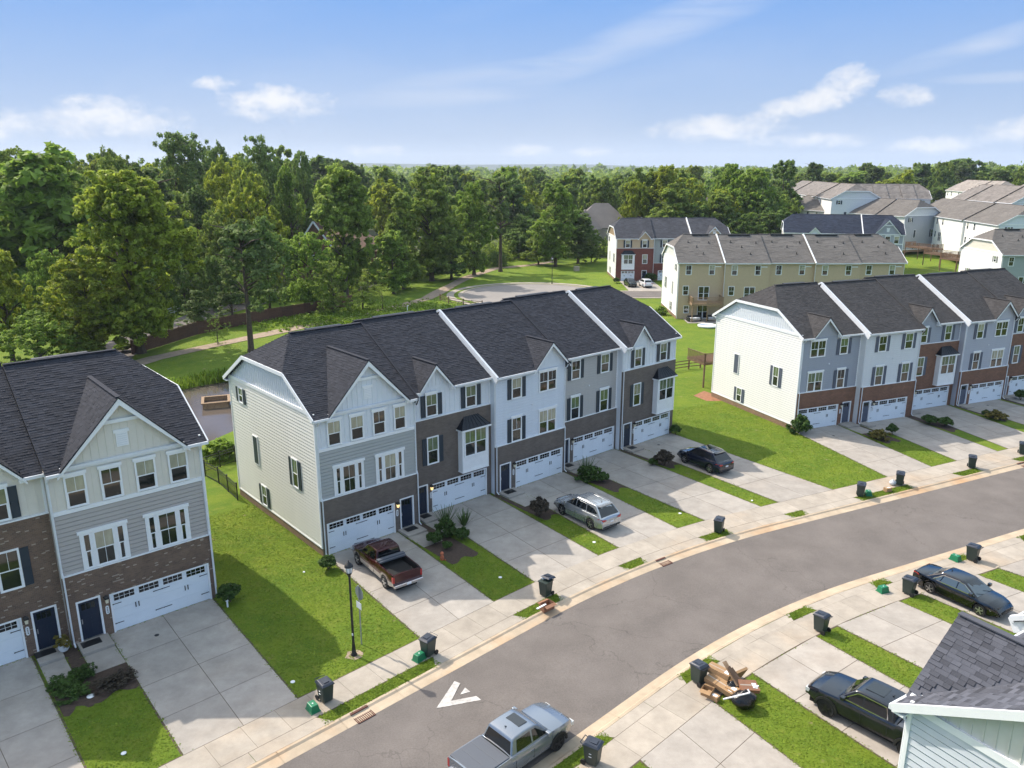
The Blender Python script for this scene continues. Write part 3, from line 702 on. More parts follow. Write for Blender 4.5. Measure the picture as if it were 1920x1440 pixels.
def window(par, x0, x1, z0, z1, ys, kind='single', header=True, shut=None, munt='up', gl=None, rot=None, off=(0,0,0), lod=0, trim=.085):
    """a sash window on the plane y=ys facing -y; rot/off place it on other walls"""
    rot = rot or 0; gl = gl or ['glass', 'glass']
    n = {'single': 1, 'double': 2}[kind]
    key = ('win', round(x1-x0, 2), round(z1-z0, 2), kind, header, munt, lod, trim)
    w, h = x1-x0, z1-z0
    def frame():
        q = MB(); t = trim
        q.box(-t, 0, -.05, 0, -t*.7, h+t); q.box(w, w+t, -.05, 0, -t*.7, h+t); q.box(0, w, -.05, 0, h, h+t); q.box(0, w, -.055, 0, -t*.7, 0)
        if header: q.box(-t-.06, w+t+.06, -.075, 0, h+t+.002, h+t+.15)
        for i in range(n):
            a = w*i/n + (.045 if i else 0); b = w*(i+1)/n - (.045 if i < n-1 else 0)
            if i: q.box(w*i/n-.045, w*i/n+.045, -.048, 0, 0, h)
            q.box(a, b, -.034, -.004, h*.5-.024, h*.5+.024)
            if lod < 2:
                q.box(a, a+.035, -.034, -.004, 0, h*.5-.024); q.box(b-.035, b, -.034, -.004, 0, h*.5-.024); q.box(a+.035, b-.035, -.034, -.004, 0, .035)
                if munt in ('up', 'both'): q.box((a+b)/2-.009, (a+b)/2+.009, -.026, -.004, h*.5+.024, h)
                if munt == 'both': q.box((a+b)/2-.009, (a+b)/2+.009, -.027, -.004, .036, h*.5-.025)
        return q.mesh('window_frame', M['white'])
    loc = Vector((x0, ys, z0))
    if rot:
        loc = Matrix.Rotation(rot, 3, 'Z') @ loc
    loc = loc + Vector(off)
    wn = link('window', cached(key, frame), par, loc, (0,0,rot))
    def pane(): return MB().box(0, w/n-.09 if n > 1 else w, -.012, -.003, 0, h/2).mesh('pane', M['glass'])
    for i in range(n):
        a = w*i/n + (.045 if i else 0)
        for j in (0, 1):
            g = gl[j if len(gl) == 2 else (i*2+j)]
            k2 = ('pane', round(w/n, 2), round(h, 2), n, g)
            me = cached(k2, lambda: MB().box(0, (w/n-.045) if n > 1 else w, -.012, -.003, 0, h/2).mesh('pane', M[g]))
            link('pane', me, wn, (a, 0, j*h/2))
    if shut:
        sw = .36 if w < 1.1 else .4
        def sh():
            q = MB(); q.box(0, sw, -.03, 0, 0, h+.06)
            for z in (0, h*.46, h-.04): q.box(.0, sw, -.042, -.03, z, z+.09)
            q.box(0, .05, -.042, -.03, .09, h-.04); q.box(sw-.05, sw, -.042, -.03, .09, h-.04)
            return q
        me = cached(('shut', round(h, 2), sw, shut), lambda: sh().mesh('shutter', M[shut]))
        for xx in (x0-trim-sw-.02, x1+trim+.02):
            l = Vector((xx, ys, z0-.03))
            if rot: l = Matrix.Rotation(rot, 3, 'Z') @ l
            link('shutter', me, par, l+Vector(off), (0,0,rot))
    return wn

def garage(par, gx, w=4.95, lod=0, nwin=4):
    def body():
        q = MB(); q.box(.09, w-.09, -.03, 0, .02, .62).box(.09, w-.09, -.034, 0, .628, 1.22).box(.09, w-.09, -.03, 0, 1.228, 1.66)
        q.box(.09, w-.09, -.034, 0, 1.668, 2.07)
        for i in range(5):
            x = .09+(w-.18)*i/4; q.box(max(.09, x-.05), min(w-.09, x+.05), -.042, -.034, .02, 2.07)
        return q.mesh('garage_door', M['pale'])
    d = link('garage_door', cached(('gd', w), body), par, (gx, .0, 0))
    t = MB().box(0, .085, -.13, 0, 0, 2.16).box(w-.085, w, -.13, 0, 0, 2.16).box(.085, w-.085, -.125, 0, 2.075, 2.16).mesh('garage_trim', M['white']) if ('gt', w) not in MESH else None
    if t: MESH[('gt', w)] = t
    link('garage_trim', MESH[('gt', w)], par, (gx, 0, 0))
    cell = (w-.18)/nwin
    fm = cached(('gwf', w), lambda: MB().box(0, cell-.2, -.046, -.034, 0, .02).box(0, cell-.2, -.046, -.034, .36, .38).box(0, cell-.2, -.046, -.034, .175, .19).box(0, .015, -.046, -.034, .02, .36).box(cell-.215, cell-.2, -.046, -.034, .02, .36)
                .box((cell-.2)*.25, (cell-.2)*.25+.015, -.046, -.034, .02, .36).box((cell-.2)*.5, (cell-.2)*.5+.015, -.046, -.034, .02, .36).box((cell-.2)*.75, (cell-.2)*.75+.015, -.046, -.034, .02, .36).mesh('door_lite', M['white']))
    gm = cached(('gwp', w), lambda: MB().box(0, cell-.2, -.04, -.0345, 0.0, .37).mesh('pane', M['carglass']))
    for i in range(nwin):
        link('door_lite', fm, d, (.09+cell*i+.1, 0, 1.67)); link('pane', gm, d, (.09+cell*i+.1, 0, 1.67))
    if lod < 2:
        hm = cached('hinge', lambda: MB().box(0, .42, -.052, -.042, 0, .035).box(0, .06, -.056, -.052, -.01, .045).mesh('hinge', M['black']))
        am = cached('handle', lambda: MB().box(0, .03, -.07, -.042, 0, .24).box(-.01, .04, -.05, -.042, -.02, .26).mesh('handle', M['black']))
        for x, fl in ((.1, 0), (w/2, 1), (w/2, 0), (w-.1, 1)):
            for z in (.42, 1.5): link('hinge', hm, d, (x-(.42 if fl else 0), 0, z))
        for x in (w*.25+.0, w*.75): 
            for dx in (-.09, .06): link('handle', am, d, (x+dx, 0, 1.0))
    return d

def front_door(par, dx, m='door_navy', w=.92, lite=True, lod=0):
    q = MB().box(0, w, -.02, 0, .15, 2.2)
    q.box(.12, w/2-.05, -.028, -.02, .35, 1.35); q.box(w/2+.05, w-.12, -.028, -.02, .35, 1.35)
    d = q.build('front_door', M[m], par, loc=(dx, 0, 0))
    MB().box(-.09, 0, -.13, 0, .14, 2.29).box(w, w+.09, -.13, 0, .14, 2.29).box(0, w, -.13, 0, 2.2, 2.29).box(0, w, -.11, 0, .12, .15).build('door_frame', M['white'], par, loc=(dx,0,0))
    for i in range(3 if lod < 2 else 1): MB().box(.14+i*(w-.28)/3, .14+(i+1)*(w-.28)/3-.03, -.026, -.0205, 1.72, 2.05).build('pane', M['glass'], d)
    MB().box(.07, .11, -.07, -.02, 1.1, 1.16).box(.07, .11, -.04, -.02, 1.0, 1.25).build('handle', M['rim'], d)

def lantern(par, x, z, lit=False):
    q = MB(); q.box(-.05, .05, -.16, -.12, .0, .3); q.taper(-.1, .1, -.36, -.16, .2, .28, 1.0); q.taper(-.11, .11, -.37, -.15, .28, .38, .3) if False else None
    q.add([(-.12,-.38,.28),(.12,-.38,.28),(.12,-.14,.28),(-.12,-.14,.28),(0,-.26,.4)], [(0,3,2,1),(0,1,4),(1,2,4),(2,3,4),(3,0,4)])
    l = q.build('wall_lantern', M['black'], par, loc=(x, 0, z))
    MB().taper(-.08, .08, -.34, -.18, -.02, .2, .7).build('lamp_glass', M['lamp_lit'] if lit else M['lamp'], l)
    p = MB().lathe([(.08,-.14),(.08,-.12)], (0, 0, 0), 12, 'y').box(-.08, .08, -.14, -.12, 0, .3).lathe([(.08,-.14),(.08,-.12)], (0,0,.3), 12, 'y').build('number_plaque', M['white'], par, loc=(x, 0, z-.62))
    for i in range(4): MB().box(-.025, .025, -.143, -.14, .27-i*.085, .30-i*.085).box(-.0, .025, -.1431, -.1401, .24-i*.085, .272-i*.085).build('numeral', M['black'], p)
M['lamp_lit'] = mat('lit porch lamp', (1.0,.72,.3), .3, emit=.7)

def lap(par, x0, x1, z0, z1, m, rot=0, off=(0,0,0), expo=.215, name='siding_board', yb=0):
    n = max(1, round((z1-z0)/expo)); h = (z1-z0)/n; L_ = x1-x0
    me = cached(('lap', round(L_, 3), round(h, 4), m), lambda: MB().prism([(0,0),(-.044,0),(-.028,h-.034),(0,h-.034),(.0,h)] if False else [(0,0),(-.044,0),(-.044,.02),(-.024,h-.034),(0,h-.034)], lambda p, s: (L_ if s else 0, p[0], p[1])).mesh('siding_board', M[m]))
    for i in range(n):
        l = Vector((x0, yb, z0+i*h))
        if rot: l = Matrix.Rotation(rot, 3, 'Z') @ l
        link(name, me, par, l+Vector(off), (0,0,rot))
def battens(par, x0, x1, fz0, fz1, m, rot=0, off=(0,0,0), step=.4, w=.045, yb=0, join=False):
    n = max(1, round((x1-x0)/step)); q = MB()
    for i in range(n):
        x = x0+(i+.5)*(x1-x0)/n; z0 = fz0(x) if callable(fz0) else fz0; z1 = fz1(x) if callable(fz1) else fz1
        if z1-z0 < .06: continue
        if join: 
            q.box(x-w/2, x+w/2, -.022+yb, yb, z0, z1); continue
        me = cached(('bat', round(z1-z0, 2), w, m), lambda: MB().box(-w/2, w/2, -.022, 0, 0, z1-z0).mesh('batten', M[m]))
        l = Vector((x, yb, z0))
        if rot: l = Matrix.Rotation(rot, 3, 'Z') @ l
        link('batten', me, par, l+Vector(off), (0,0,rot))
    if join: q.build('batten', M[m], par, loc=off, rot=(0,0,rot))

def roof_part(par, x0, x1, lend, rend, sh, expo, lod, seed, parapet_l, parapet_r, gap=None, big=False):
    """main gable roof with clipped ends; the slopes carry overlapping shingle tabs"""
    q = MB(); S = math.hypot(YR+.35, ZRG-ZE); bcl = S*(11.2-ZE)/(ZRG-ZE)
    xl, xr = x0-(.3 if lend else 0), x1+(.3 if rend else 0); rl = x0+1.8 if lend else x0; rr = x1-1.8 if rend else x1
    ye, yk = -.35, 2*YR+.35
    fr = [(xl,ye,ZE),(xr,ye,ZE)] + ([(xr,YCL,11.2)] if rend else []) + [(rr,YR,ZRG),(rl,YR,ZRG)] + ([(xl,YCL,11.2)] if lend else [])
    bk = [(p[0], 2*YR-p[1], p[2]) for p in fr][::-1]
    if gap:   # the forward gable interrupts the eave
        z0 = ZE+.35*SLP; ga, gb = gap
        slab(q, [(xl,ye,ZE),(ga,ye,ZE),(ga,0,z0),(xl,0,z0)]); slab(q, [(gb,ye,ZE),(xr,ye,ZE),(xr,0,z0),(gb,0,z0)])
        slab(q, [(xl,0,z0),(xr,0,z0)]+fr[2:]); slab(q, bk)
    else: slab(q, fr); slab(q, bk)
    if lend: slab(q, [(xl,YCL,11.2),(rl,YR,ZRG),(xl,2*YR-YCL,11.2)])
    if rend: slab(q, [(xr,YCL,11.2),(xr,2*YR-YCL,11.2),(rr,YR,ZRG)])
    rf = q.build('roof', M[sh], par)
    cs, sn = (YR+.35)/S, (ZRG-ZE)/S
    pol = [(0,0),(xr-xl,0)] + ([(xr-xl,bcl)] if rend else []) + [(rr-xl,S),(rl-xl,S)] + ([(0,bcl)] if lend else [])
    tb = .30 if lod == 0 else .6
    gp = (gap[0]-xl, gap[1]-xl, .35/cs+.02) if gap else None; k = ('sh', sh, round(xr-xl,2), lend, rend, expo, seed%3, gp)
    me = cached(k, lambda: shingle_mesh('shingles', pol, (0,0,0), (1,0,0), (0,cs,sn), M[sh], expo, tb, .013 if lod < 2 else .03, seed, gp))
    o = link('shingles', me, rf, (xl, ye, ZE+.003)); tag(o, kind='stuff')
    kb = ('shb', sh, round(xr-xl,2), lend, rend, expo, lod)
    pb = [(xr-xl-p[0], p[1]) for p in pol]
    mb_ = cached(kb, lambda: shingle_mesh('shingles', pb, (0,0,0), (-1,0,0), (0,-cs,sn), M[sh], expo*(1 if lod else 1.5), tb*1.3, .02, seed+9))
    o = link('shingles', mb_, rf, (xr, yk, ZE+.003)); tag(o, kind='stuff')
    for en, X, Rx, sg in ((lend, xl, rl, 1), (rend, xr, rr, -1)):
        if not en: continue
        dz = ZRG-11.2; dx = abs(Rx-X); S2 = math.hypot(dx, dz); half = YR-YCL
        me = cached(('shc', sh, expo), lambda: shingle_mesh('shingles', [(0,0),(2*half,0),(half,S2)], (0,0,0), (1,0,0), (0,dx,dz), M[sh], expo, tb, .018, 5))
        # a runs along the clip edge
        o = link('shingles', me, rf, (X, (2*YR-YCL) if sg > 0 else YCL, 11.203), (0,0,R(-90 if sg > 0 else 90))); tag(o, kind='stuff')
    MB().beam((rl, YR, ZRG+.03), (rr, YR, ZRG+.03), .26, .05).build('ridge_cap', M[sh], rf)
    if lod < 2:
        if rr-rl > 3: MB().box(rl+(rr-rl)*.25, rl+(rr-rl)*.75, YR+.18, YR+.5, ZRG-.18, ZRG+.06).build('ridge_vent', M['black'], rf)
    # fascia, gutters, rakes
    for (a, b) in (((xl, gap[0]-.02), (gap[1]+.02, xr)) if gap else ((xl, xr),)):
        if b-a > .1: MB().box(a, b, ye-.10, ye+.0, ZE-.16, ZE-.015).build('gutter', M['white2'], par)
    if gap and big: MB().box(gap[0], gap[1], -.16, -.04, ZW-.16, ZW-.02).build('gutter', M['white2'], par)
    MB().box(xl, xr, yk, yk+.10, ZE-.16, ZE-.015).build('gutter', M['white2'], par)
    for en, X in ((lend, xl), (rend, xr)):
        if not en: continue
        q = MB(); pts = [(X,ye,ZE-.07),(X,YCL,11.13),(X,2*YR-YCL,11.13),(X,yk,ZE-.07)]
        for a, b in zip(pts, pts[1:]): q.beam(a, b, .06, .24)
        q.build('rake_board', M['white'], par)
        q = MB(); sgn = 1 if X == xl else -1
        for (a, b) in ((0, .6), (DP-.6, DP)): q.box(min(X, X+sgn*.3), max(X, X+sgn*.3), a-.35 if a == 0 else b-.25, a if a == 0 else b+.35, ZE-.2, ZE-.14)
        q.build('soffit', M['white'], par)
    for en, X, nm in ((parapet_l, x0-.02, 'l'), (parapet_r, x1+.02, 'r')):
        if not en: continue
        q = MB(); wd = .085 if (nm == 'l' or en == 'w') else .05
        for (a, b) in (((X,ye-.08,ZE-.0),(X,YR,ZRG+.03)), ((X,YR,ZRG+.03),(X,yk+.05,ZE))): q.beam(a, b, wd*2, .16)
        q.beam((X-wd*.9,ye-.08,ZE-.05-.25),(X-wd*.9,YR,ZRG-.3), .03, .5)
        q.build('rake_coping', M['white2' if lod == 0 else 'white'] if (nm == 'l' or en == 'w') else M[sh], par)
    return rf

def dormer(par, rf, gx, half, zp, topm, sh, big, expo, lod, seed, batt=True):
    tn = (zp-ZW)/half; ov = .28; xf = half+ov; zf = ZW-ov*tn+.0; yb = (zp-ZE)/SLP-.35; yf = max(-.05, (zf-ZE)/SLP-.35)
    y0 = -.34
    MB().prism([(gx-half, ZW-.2), (gx+half, ZW-.2), (gx+half, ZW), (gx, zp-.05), (gx-half, ZW)], lambda p, s: (p[0], .3 if s else -.035, p[1])).build('gable_wall', M[topm], par)
    if batt: battens(par, gx-half+.1, gx+half-.1, ZW, lambda x: zp-.15-abs(x-gx)*tn, topm, step=.36 if big else .3, yb=-.035, join=lod > 0)
    for sg in (-1, 1):
        q = MB(); slab(q, [(gx+sg*xf, y0-.07, zf), (gx, y0-.07, zp+.03), (gx, yb, zp+.03), (gx+sg*xf, yf+.35, zf)][::sg], .05)
        q.build('dormer_roof', M[sh], par)
        S = math.hypot(xf, zp-zf); pol = [(-.07,0),(yf+.35-y0,0),(yb-y0,S),(-.07,S)]
        k = ('dsh', sh, round(half,2), round(zp,2), expo, sg)
        me = cached(k, lambda: shingle_mesh('shingles', pol, (0,0,0), (0,1,0), (-sg*xf,0,zp-zf), M[sh], expo, .30 if lod == 0 else .6, .014, seed))
        tag(link('shingles', me, rf, (gx+sg*xf, y0, zf+.033)), kind='stuff')
    q = MB(); tw = .26 if big else .2
    for sg in (-1, 1): q.beam((gx+sg*(xf+.02), y0-.01, zf-.06), (gx+sg*.0, y0-.01, zp-.08), .07, tw, up=(0,-1,0)) if False else q.prism([(gx+sg*xf, zf-.2), (gx+sg*xf, zf-.055), (gx, zp-.03), (gx, zp-.0-tw*1.35)], lambda p, s: (p[0], y0-.05 if s else y0+.0, p[1]))
    if big: q.beam((gx-half*.36, -.10, ZW+(zp-ZW)*.60), (gx+half*.36, -.10, ZW+(zp-ZW)*.60), .1, .17)
    q.build('gable_trim', M['white'], par)
    for sg in (-1, 1): MB().prism([(gx+sg*xf, zf-.1), (gx+sg*(half-.02), zf-.1+.0), (gx+sg*(half-.02), ZW+.02), (gx+sg*xf, zf+.03)], lambda p, s: (p[0], .0 if s else y0+.02, p[1])).build('eave_return', M['white'], par)
    MB().beam((gx, y0-.06, zp+.06), (gx, yb-.1, zp+.06), .22, .04).build('ridge_cap', M[sh], par)
    if big:
        q = MB().box(gx-.27, gx+.27, -.075, -.035, ZW+.42, ZW+1.12).box(gx-.36, gx+.36, -.095, -.035, ZW+1.12, ZW+1.27); v = q.build('attic_vent', M['white'], par)
        for i in range(6): MB().box(gx-.22, gx+.22, -.085, -.075, ZW+.47+i*.105, ZW+.53+i*.105).build('louvre', M['white2'], v)

def bay(par, x0, x1, lod, gl=('glass','greenish')):
    b = MB().box(x0, x1, -.62, 0, 2.55, 5.72).build('bay_window', M['white'], par)
    MB().box(x0-.03, x1+.03, -.66, 0, 2.5, 2.58).box(x0-.02, x0+.1, -.645, -.62, 2.58, 5.7).box(x1-.1, x1+.02, -.645, -.62, 2.58, 5.7).box(x0+.1, x1-.1, -.64, -.62, 2.58, 2.72).build('bay_trim', M['white'], b)
    cx = (x0+x1)/2
    window(par, cx-.93, cx+.93, 3.73, 5.6, -.62, 'double', header=False, gl=[gl[0], gl[1]], munt='up', lod=lod)
    q = MB(); e = .16; z0, z1 = 5.72, 6.5
    A = [(x0-e, -.8, z0), (x1+e, -.8, z0), (x1+e, .0, z0), (x0-e, 0, z0)]; T = [(x0+.55, -.12, z1), (x1-.55, -.12, z1), (x1-.55, 0, z1), (x0+.55, 0, z1)]
    q.add(A+T, [(0,3,2,1),(4,5,6,7),(0,1,5,4),(1,2,6,5),(3,0,4,7),(2,3,7,6)])
    r = q.build('bay_roof', M['seam'], par)
    n = 7
    if lod < 2:
        for i in range(n+1):
            t = i/n; a = Vector(A[0]).lerp(Vector(A[1]), t); b2 = Vector(T[0]).lerp(Vector(T[1]), t); MB().beam(a+Vector((0,-.0,.015)), b2+Vector((0,0,.015)), .025, .035).build('seam_rib', M['seam'], r)
    MB().box(x0-e, x1+e, -.83, -.8, z0-.1, z0+.02).box(x0-e, x0-e+.03, -.8, 0, z0-.1, z0+.01).box(x1+e-.03, x1+e, -.8, 0, z0-.1, z0+.01).build('bay_fascia', M['white'], par)

def house(row, u0, v, label, t='S', mir=False, W=7.13, brick='brickB', low='lapB1', top='batB', end='lapBend', endtop='batB', sh='shA', shut='navy', lend=False, rend=False, pl=False, pr=False,
          lod=0, expo=.165, gx=None, seed=0, cat='townhouse', group=None, spout='r', gl=None, gable=None, gwidth=4.95, endwin=True, topwin=None, rear=True, lit=False, doorm='door_navy', single=False, porch=False, low_is_lap=True, plaque=True):
    o = row.p(u0, v, 0); root = empty('townhouse', (o.x, o.y, row.z0), row.th, scale=row.sc); tag(root, label, cat, group)
    k = W/7.13
    def X(a, b): a, b = a*k, b*k; return (W-b, W-a) if mir else (a, b)
    low_top = ZD if t == 'Q' else ZB
    def_g = {'P': .28, 'Q': 1.75, 'R': 1.95, 'S': 1.94}[t]
    gl_ = gl or ['glass', 'blind']
    gw = gwidth
    if gx is None: gx0 = X(def_g, def_g+4.95)[0] if not single else X(1.0, 3.6)[0]
    else: gx0 = gx
    dd = {'P': 5.72, 'Q': .42, 'R': .5, 'S': .5}[t] if not single else 5.0
    dx0 = X(dd, dd+.92/k)[0]
    BLOCK.append([row.p(u0-.1, v+.1), row.p(u0+W+.1, v+.1), row.p(u0+W+.1, v-DP-.1), row.p(u0-.1, v-DP-.1)])
    # core walls
    MB().box(0, W, 0, DP, -.1, ZW-.1).build('wall', M[low if t != 'Q' else top], root)
    if lend or rend:
        for en, xx in ((lend, 0), (rend, W)):
            if not en: continue
            x_in = .12 if xx == 0 else W-.12
            MB().prism([(0, ZW-.1), (DP, ZW-.1), (DP-YCL-.15, 11.05), (YCL+.15, 11.05)], lambda p, s: (xx if s else x_in, p[0], p[1])).build('gable_wall', M[endtop], root)
    # front brick with openings
    q = MB(); hg = (gx0, gx0+gw, -.1, 2.16); hd = (dx0-.09, dx0+1.01, -.1, 2.29)
    holes_panel(q, 0, W, -.1, low_top, [hg, hd], -.11, 0); q.build('brick_wall', M[brick], root)
    MB().box(0, W, -.135, -.0, low_top+.002, low_top+.06).build('ledge_trim', M['white'], root)
    if lod == 0:    # soldier course over the garage
        q = MB(); n = 62
        for i in range(n): q.box(gx0+gw*i/n+.008, gx0+gw*(i+1)/n-.008, -.124, -.11, 2.17, 2.37)
        tag(q.build('soldier_brick', M[brick], root), kind='stuff')
    garage(root, gx0, gw, lod, 4 if not single else 2); front_door(root, dx0, doorm, lod=lod)
    side = -1 if dx0 > gx0 else 1
    lx = dx0-.32 if dx0 > gx0 else dx0+1.24
    if lod < 2 and plaque: lantern(root, lx, 1.85, lit)
    # floors above
    yb = -.0
    zone_top = ('bat' in top)
    if t != 'Q':
        z1 = ZD-.1 if t == 'P' else (ZW-.1)
        if lod == 0: lap(root, .1, W-.1, ZB+.06, z1, low)
        if t == 'P': MB().box(0, W, -.07, 0, ZD-.1, ZD+.1).build('band_board', M['white'], root)
        if t == 'P':
            MB().box(.0, W, -.012, 0, ZD+.1, ZW-.1).build('board_siding', M[top], root)
            battens(root, .15, W-.15, ZD+.1, ZW-.12, top, yb=-.012, join=lod > 0)
    else:
        MB().box(.0, W, -.012, 0, ZD+.06, ZW-.1).build('board_siding', M[top], root)
        if zone_top: battens(root, .15, W-.15, ZD+.06, ZW-.12, top, yb=-.012, join=lod > 0)
        elif lod == 0: lap(root, .1, W-.1, ZD+.06, ZW-.1, top, yb=-.012)
    MB().box(0, .1, -.06, 0, low_top+.06, ZW-.1).build('corner_board', M['white'], root); MB().box(W-.1, W, -.06, 0, low_top+.06, ZW-.1).build('corner_board', M['white'], root)
    _g = gable or {'P': None, 'Q': (2.24, 1.3), 'R': (5.5, 1.62), 'S': None}[t]
    if _g and not (len(_g) > 3 and _g[3]):
        c_ = X(_g[0], _g[0])[0]; seg = ((0, c_-_g[1]-.1), (c_+_g[1]+.1, W))
    else: seg = ((0, W),)
    for (a_, b_) in seg:
        if b_-a_ > .15: MB().box(a_, b_, -.058, 0, ZW-.26, ZW-.1).build('frieze_board', M['white'], root)
    ys = -.05; yq = -.112
    G = lambda i: [gl_[0], gl_[1]] if (i+seed) % 3 else [gl_[0], gl_[0]]
    if t == 'P':
        for i, (a, b) in enumerate(((.80,1.60),(2.38,3.19),(3.98,4.78),(5.55,6.32))): window(root, *X(a,b), 7.16, 8.62, ys, gl=[['glass','blind'],['glass','blind'],['glass','glass'],['glass','blind']][i], lod=lod)
        for j, d in enumerate((0, 3.0)):
            x0, x1 = X(1.66+d, 2.46+d); window(root, x0, x1, 3.86, 5.58, ys, header=False, gl=['glass', 'glass' if j == 0 else 'blind'], munt='both', lod=lod)
            for (a, b) in ((1.19+d,1.42+d),(2.70+d,2.93+d)):
                x0, x1 = X(a, b); window(root, x0, x1, 3.86, 5.58, ys, header=False, munt='none', gl=['glass', 'glass'], lod=lod, trim=.07)
            x0, x1 = X(.93+d, 3.20+d); MB().box(x0, x1, -.11, ys+.004, 5.66, 5.83).build('window_header', M['white'], root)
            for (a, b) in ((.98+d,1.12+d),(1.49+d,1.575+d),(2.545+d,2.63+d),(3.0+d,3.12+d)): x0, x1 = X(a, b); MB().box(x0, x1, -.075, ys, 3.80, 5.66).build('mullion', M['white'], root)
    elif t == 'Q':
        tw = topwin or ((1.55,2.37),(4.95,5.78))
        for i, (a, b) in enumerate(tw): window(root, *X(a,b), 7.15, 8.62, ys, shut=shut, gl=G(i), lod=lod)
        a, b = X(1.52, 2.34)
        if not single: window(root, a, b, 3.72, 5.58, yq, header=False, shut=shut, gl=G(1), lod=lod); bay(root, *X(4.12, 6.45), lod, gl=('glass', gl_[1]))
        else: window(root, *X(5.0, 5.85), 3.72, 5.58, yq, header=False, gl=G(1), lod=lod); bay(root, *X(1.0, 3.4), lod)
    elif t == 'R':
        for i, (z0, z1) in enumerate(((7.14,8.60),(3.80,5.56))):
            window(root, *X(1.68,2.52), z0, z1, ys, shut=shut, gl=G(i), lod=lod); window(root, *X(4.42,6.10), z0, z1, ys, 'double', gl=G(i+1), lod=lod)
    else:
        for i, (z0, z1) in enumerate(((7.14,8.60),(3.80,5.60))):
            window(root, *X(1.66,2.54), z0, z1, ys, shut=shut, gl=G(i), lod=lod); window(root, *X(5.08,5.98), z0, z1, ys, shut=shut, gl=G(i+1), lod=lod)
    if lod == 0 and t != 'P': MB().lathe([(.07,-.05),(.07,-.0)], (X(3.7,3.7)[0], 0, 6.3), 12, 'y').build('vent_cap', M['white2'], root, loc=(0,-.03,0))
    # roof
    gd = gable or {'P': (3.65, 2.75, 12.1, True), 'Q': (2.24, 1.3, 10.72, False), 'R': (5.5, 1.62, 10.85, False), 'S': None}[t]
    gc = X(gd[0], gd[0])[0] if gd else 0; gap = (max(.02, gc-gd[1]-.1), min(W-.02, gc+gd[1]+.1)) if gd else None
    rf = roof_part(root, 0, W, lend, rend, sh, expo, lod, seed, pl, pr, gap, bool(gd and gd[3]))
    if gd: c = X(gd[0], gd[0])[0]; dormer(root, rf, c, gd[1], gd[2], top if t != 'R' else low, sh, gd[3], expo, lod, seed, batt=(t != 'R'))
    # end walls
    for en, rot, off, xx in ((lend, R(-90), (0, DP, 0), 0), (rend, R(90), (W, 0, 0), W)):
        if not en: continue
        f = (lambda a, b: (DP-b, DP-a)) if xx == 0 else (lambda a, b: (a, b))
        if lod == 0: lap(root, .1, DP-.1, .62, ZW-.1, end, rot, off)
        else: MB().box(-.02 if xx == 0 else W, 0 if xx == 0 else W+.02, 0, DP, .62, ZW-.1).build('end_siding', M[end], root)
        q = MB(); a, b = (-.03, 0) if xx == 0 else (W, W+.03); q.box(a, b, 0, DP, -.1, .52); q.build('foundation_brick', M['brickF'], root)
        q = MB(); a, b = (-.07, 0) if xx == 0 else (W, W+.07); q.box(a, b, 0, DP, .52, .62).box(a, b, 0, .1, .62, ZW-.1).box(a, b, DP-.1, DP, .62, ZW-.1).box(a-.01, b+.01, 0, DP, ZW-.1, ZW+.12); q.build('end_trim', M['white'], root)
        t2 = (11.05-ZW)/YCL
        battens(root, .25, DP-.25, ZW+.12, lambda x: min(11.0, ZW+.0+min(x, DP-x)*SLP), endtop, rot, off, step=.3, w=.04, join=lod > 0)
        if endwin:
            es = shut
            for (va, vb, z0, z1, s_) in ((2.74,3.42,3.72,5.58,es),(7.95,8.6,.72,2.1,es),(10.6,11.2,7.62,8.62,es)):
                if endwin == 2 and va > 10: continue
                a, b = f(va, vb); window(root, a, b, z0, z1, -.048, header=False, shut=s_, gl=['glass','greenish'], rot=rot, off=off, lod=max(lod, 0))
            a, b = f(8.72, 9.4)
            q = MB().box(0, b-a, -.045, -.01, 0, 1.98); l = Matrix.Rotation(rot, 3, 'Z') @ Vector((a, -.048, 3.58)); q.build('blind_shutter', M[es], root, loc=l+Vector(off), rot=(0,0,rot))
            q = MB().box(-.07, 0, -.05, 0, -.05, 2.05).box(b-a, b-a+.07, -.05, 0, -.05, 2.05).box(0, b-a, -.05, 0, 1.98, 2.05).box(0, b-a, -.05, 0, -.05, 0); q.build('shutter_frame', M['white'], root, loc=l+Vector(off), rot=(0,0,rot))
    # downspouts
    if spout:
        for sd in spout:
            x = W-.06 if sd == 'r' else .06; yo = -.09 if lod < 2 else -.09
            MB().tube([(x,-.42,ZE-.12),(x,-.3,ZE-.32),(x,yo,ZE-.5),(x,yo,low_top+.25),(x,yo-.11,low_top+.05),(x,yo-.11,.25),(x,yo-.35,.12)], .042, 6).build('downspout', M['white2'], root)
    # rear
    if rear:
        r180 = R(180); off = (W, DP, 0)
        for (a, b) in ((1.2,2.0),(4.9,5.7)): window(root, a, b, 7.15, 8.6, -.01, header=False, gl=['glass','blind'] if (seed+int(a))%2 else ['glass','glass'], rot=r180, off=off, lod=max(1, lod))
        window(root, .9, 1.7, 3.9, 5.3, -.01, header=False, rot=r180, off=off, lod=max(1, lod))
        window(root, 3.4, 5.0, 3.1, 5.2, -.01, 'double', header=False, munt='none', rot=r180, off=off, lod=max(1, lod))
        window(root, 3.4, 5.0, .15, 2.2, -.01, 'double', header=False, munt='none', rot=r180, off=off, lod=max(1, lod))
        window(root, 1.2, 1.9, 1.0, 2.1, -.01, header=False, rot=r180, off=off, lod=max(1, lod))
        MB().tube([(W-.06,DP+.38,ZE-.12),(W-.06,DP+.08,ZE-.45),(W-.06,DP+.08,.1)], .045, 6).build('downspout', M['white2'], root)
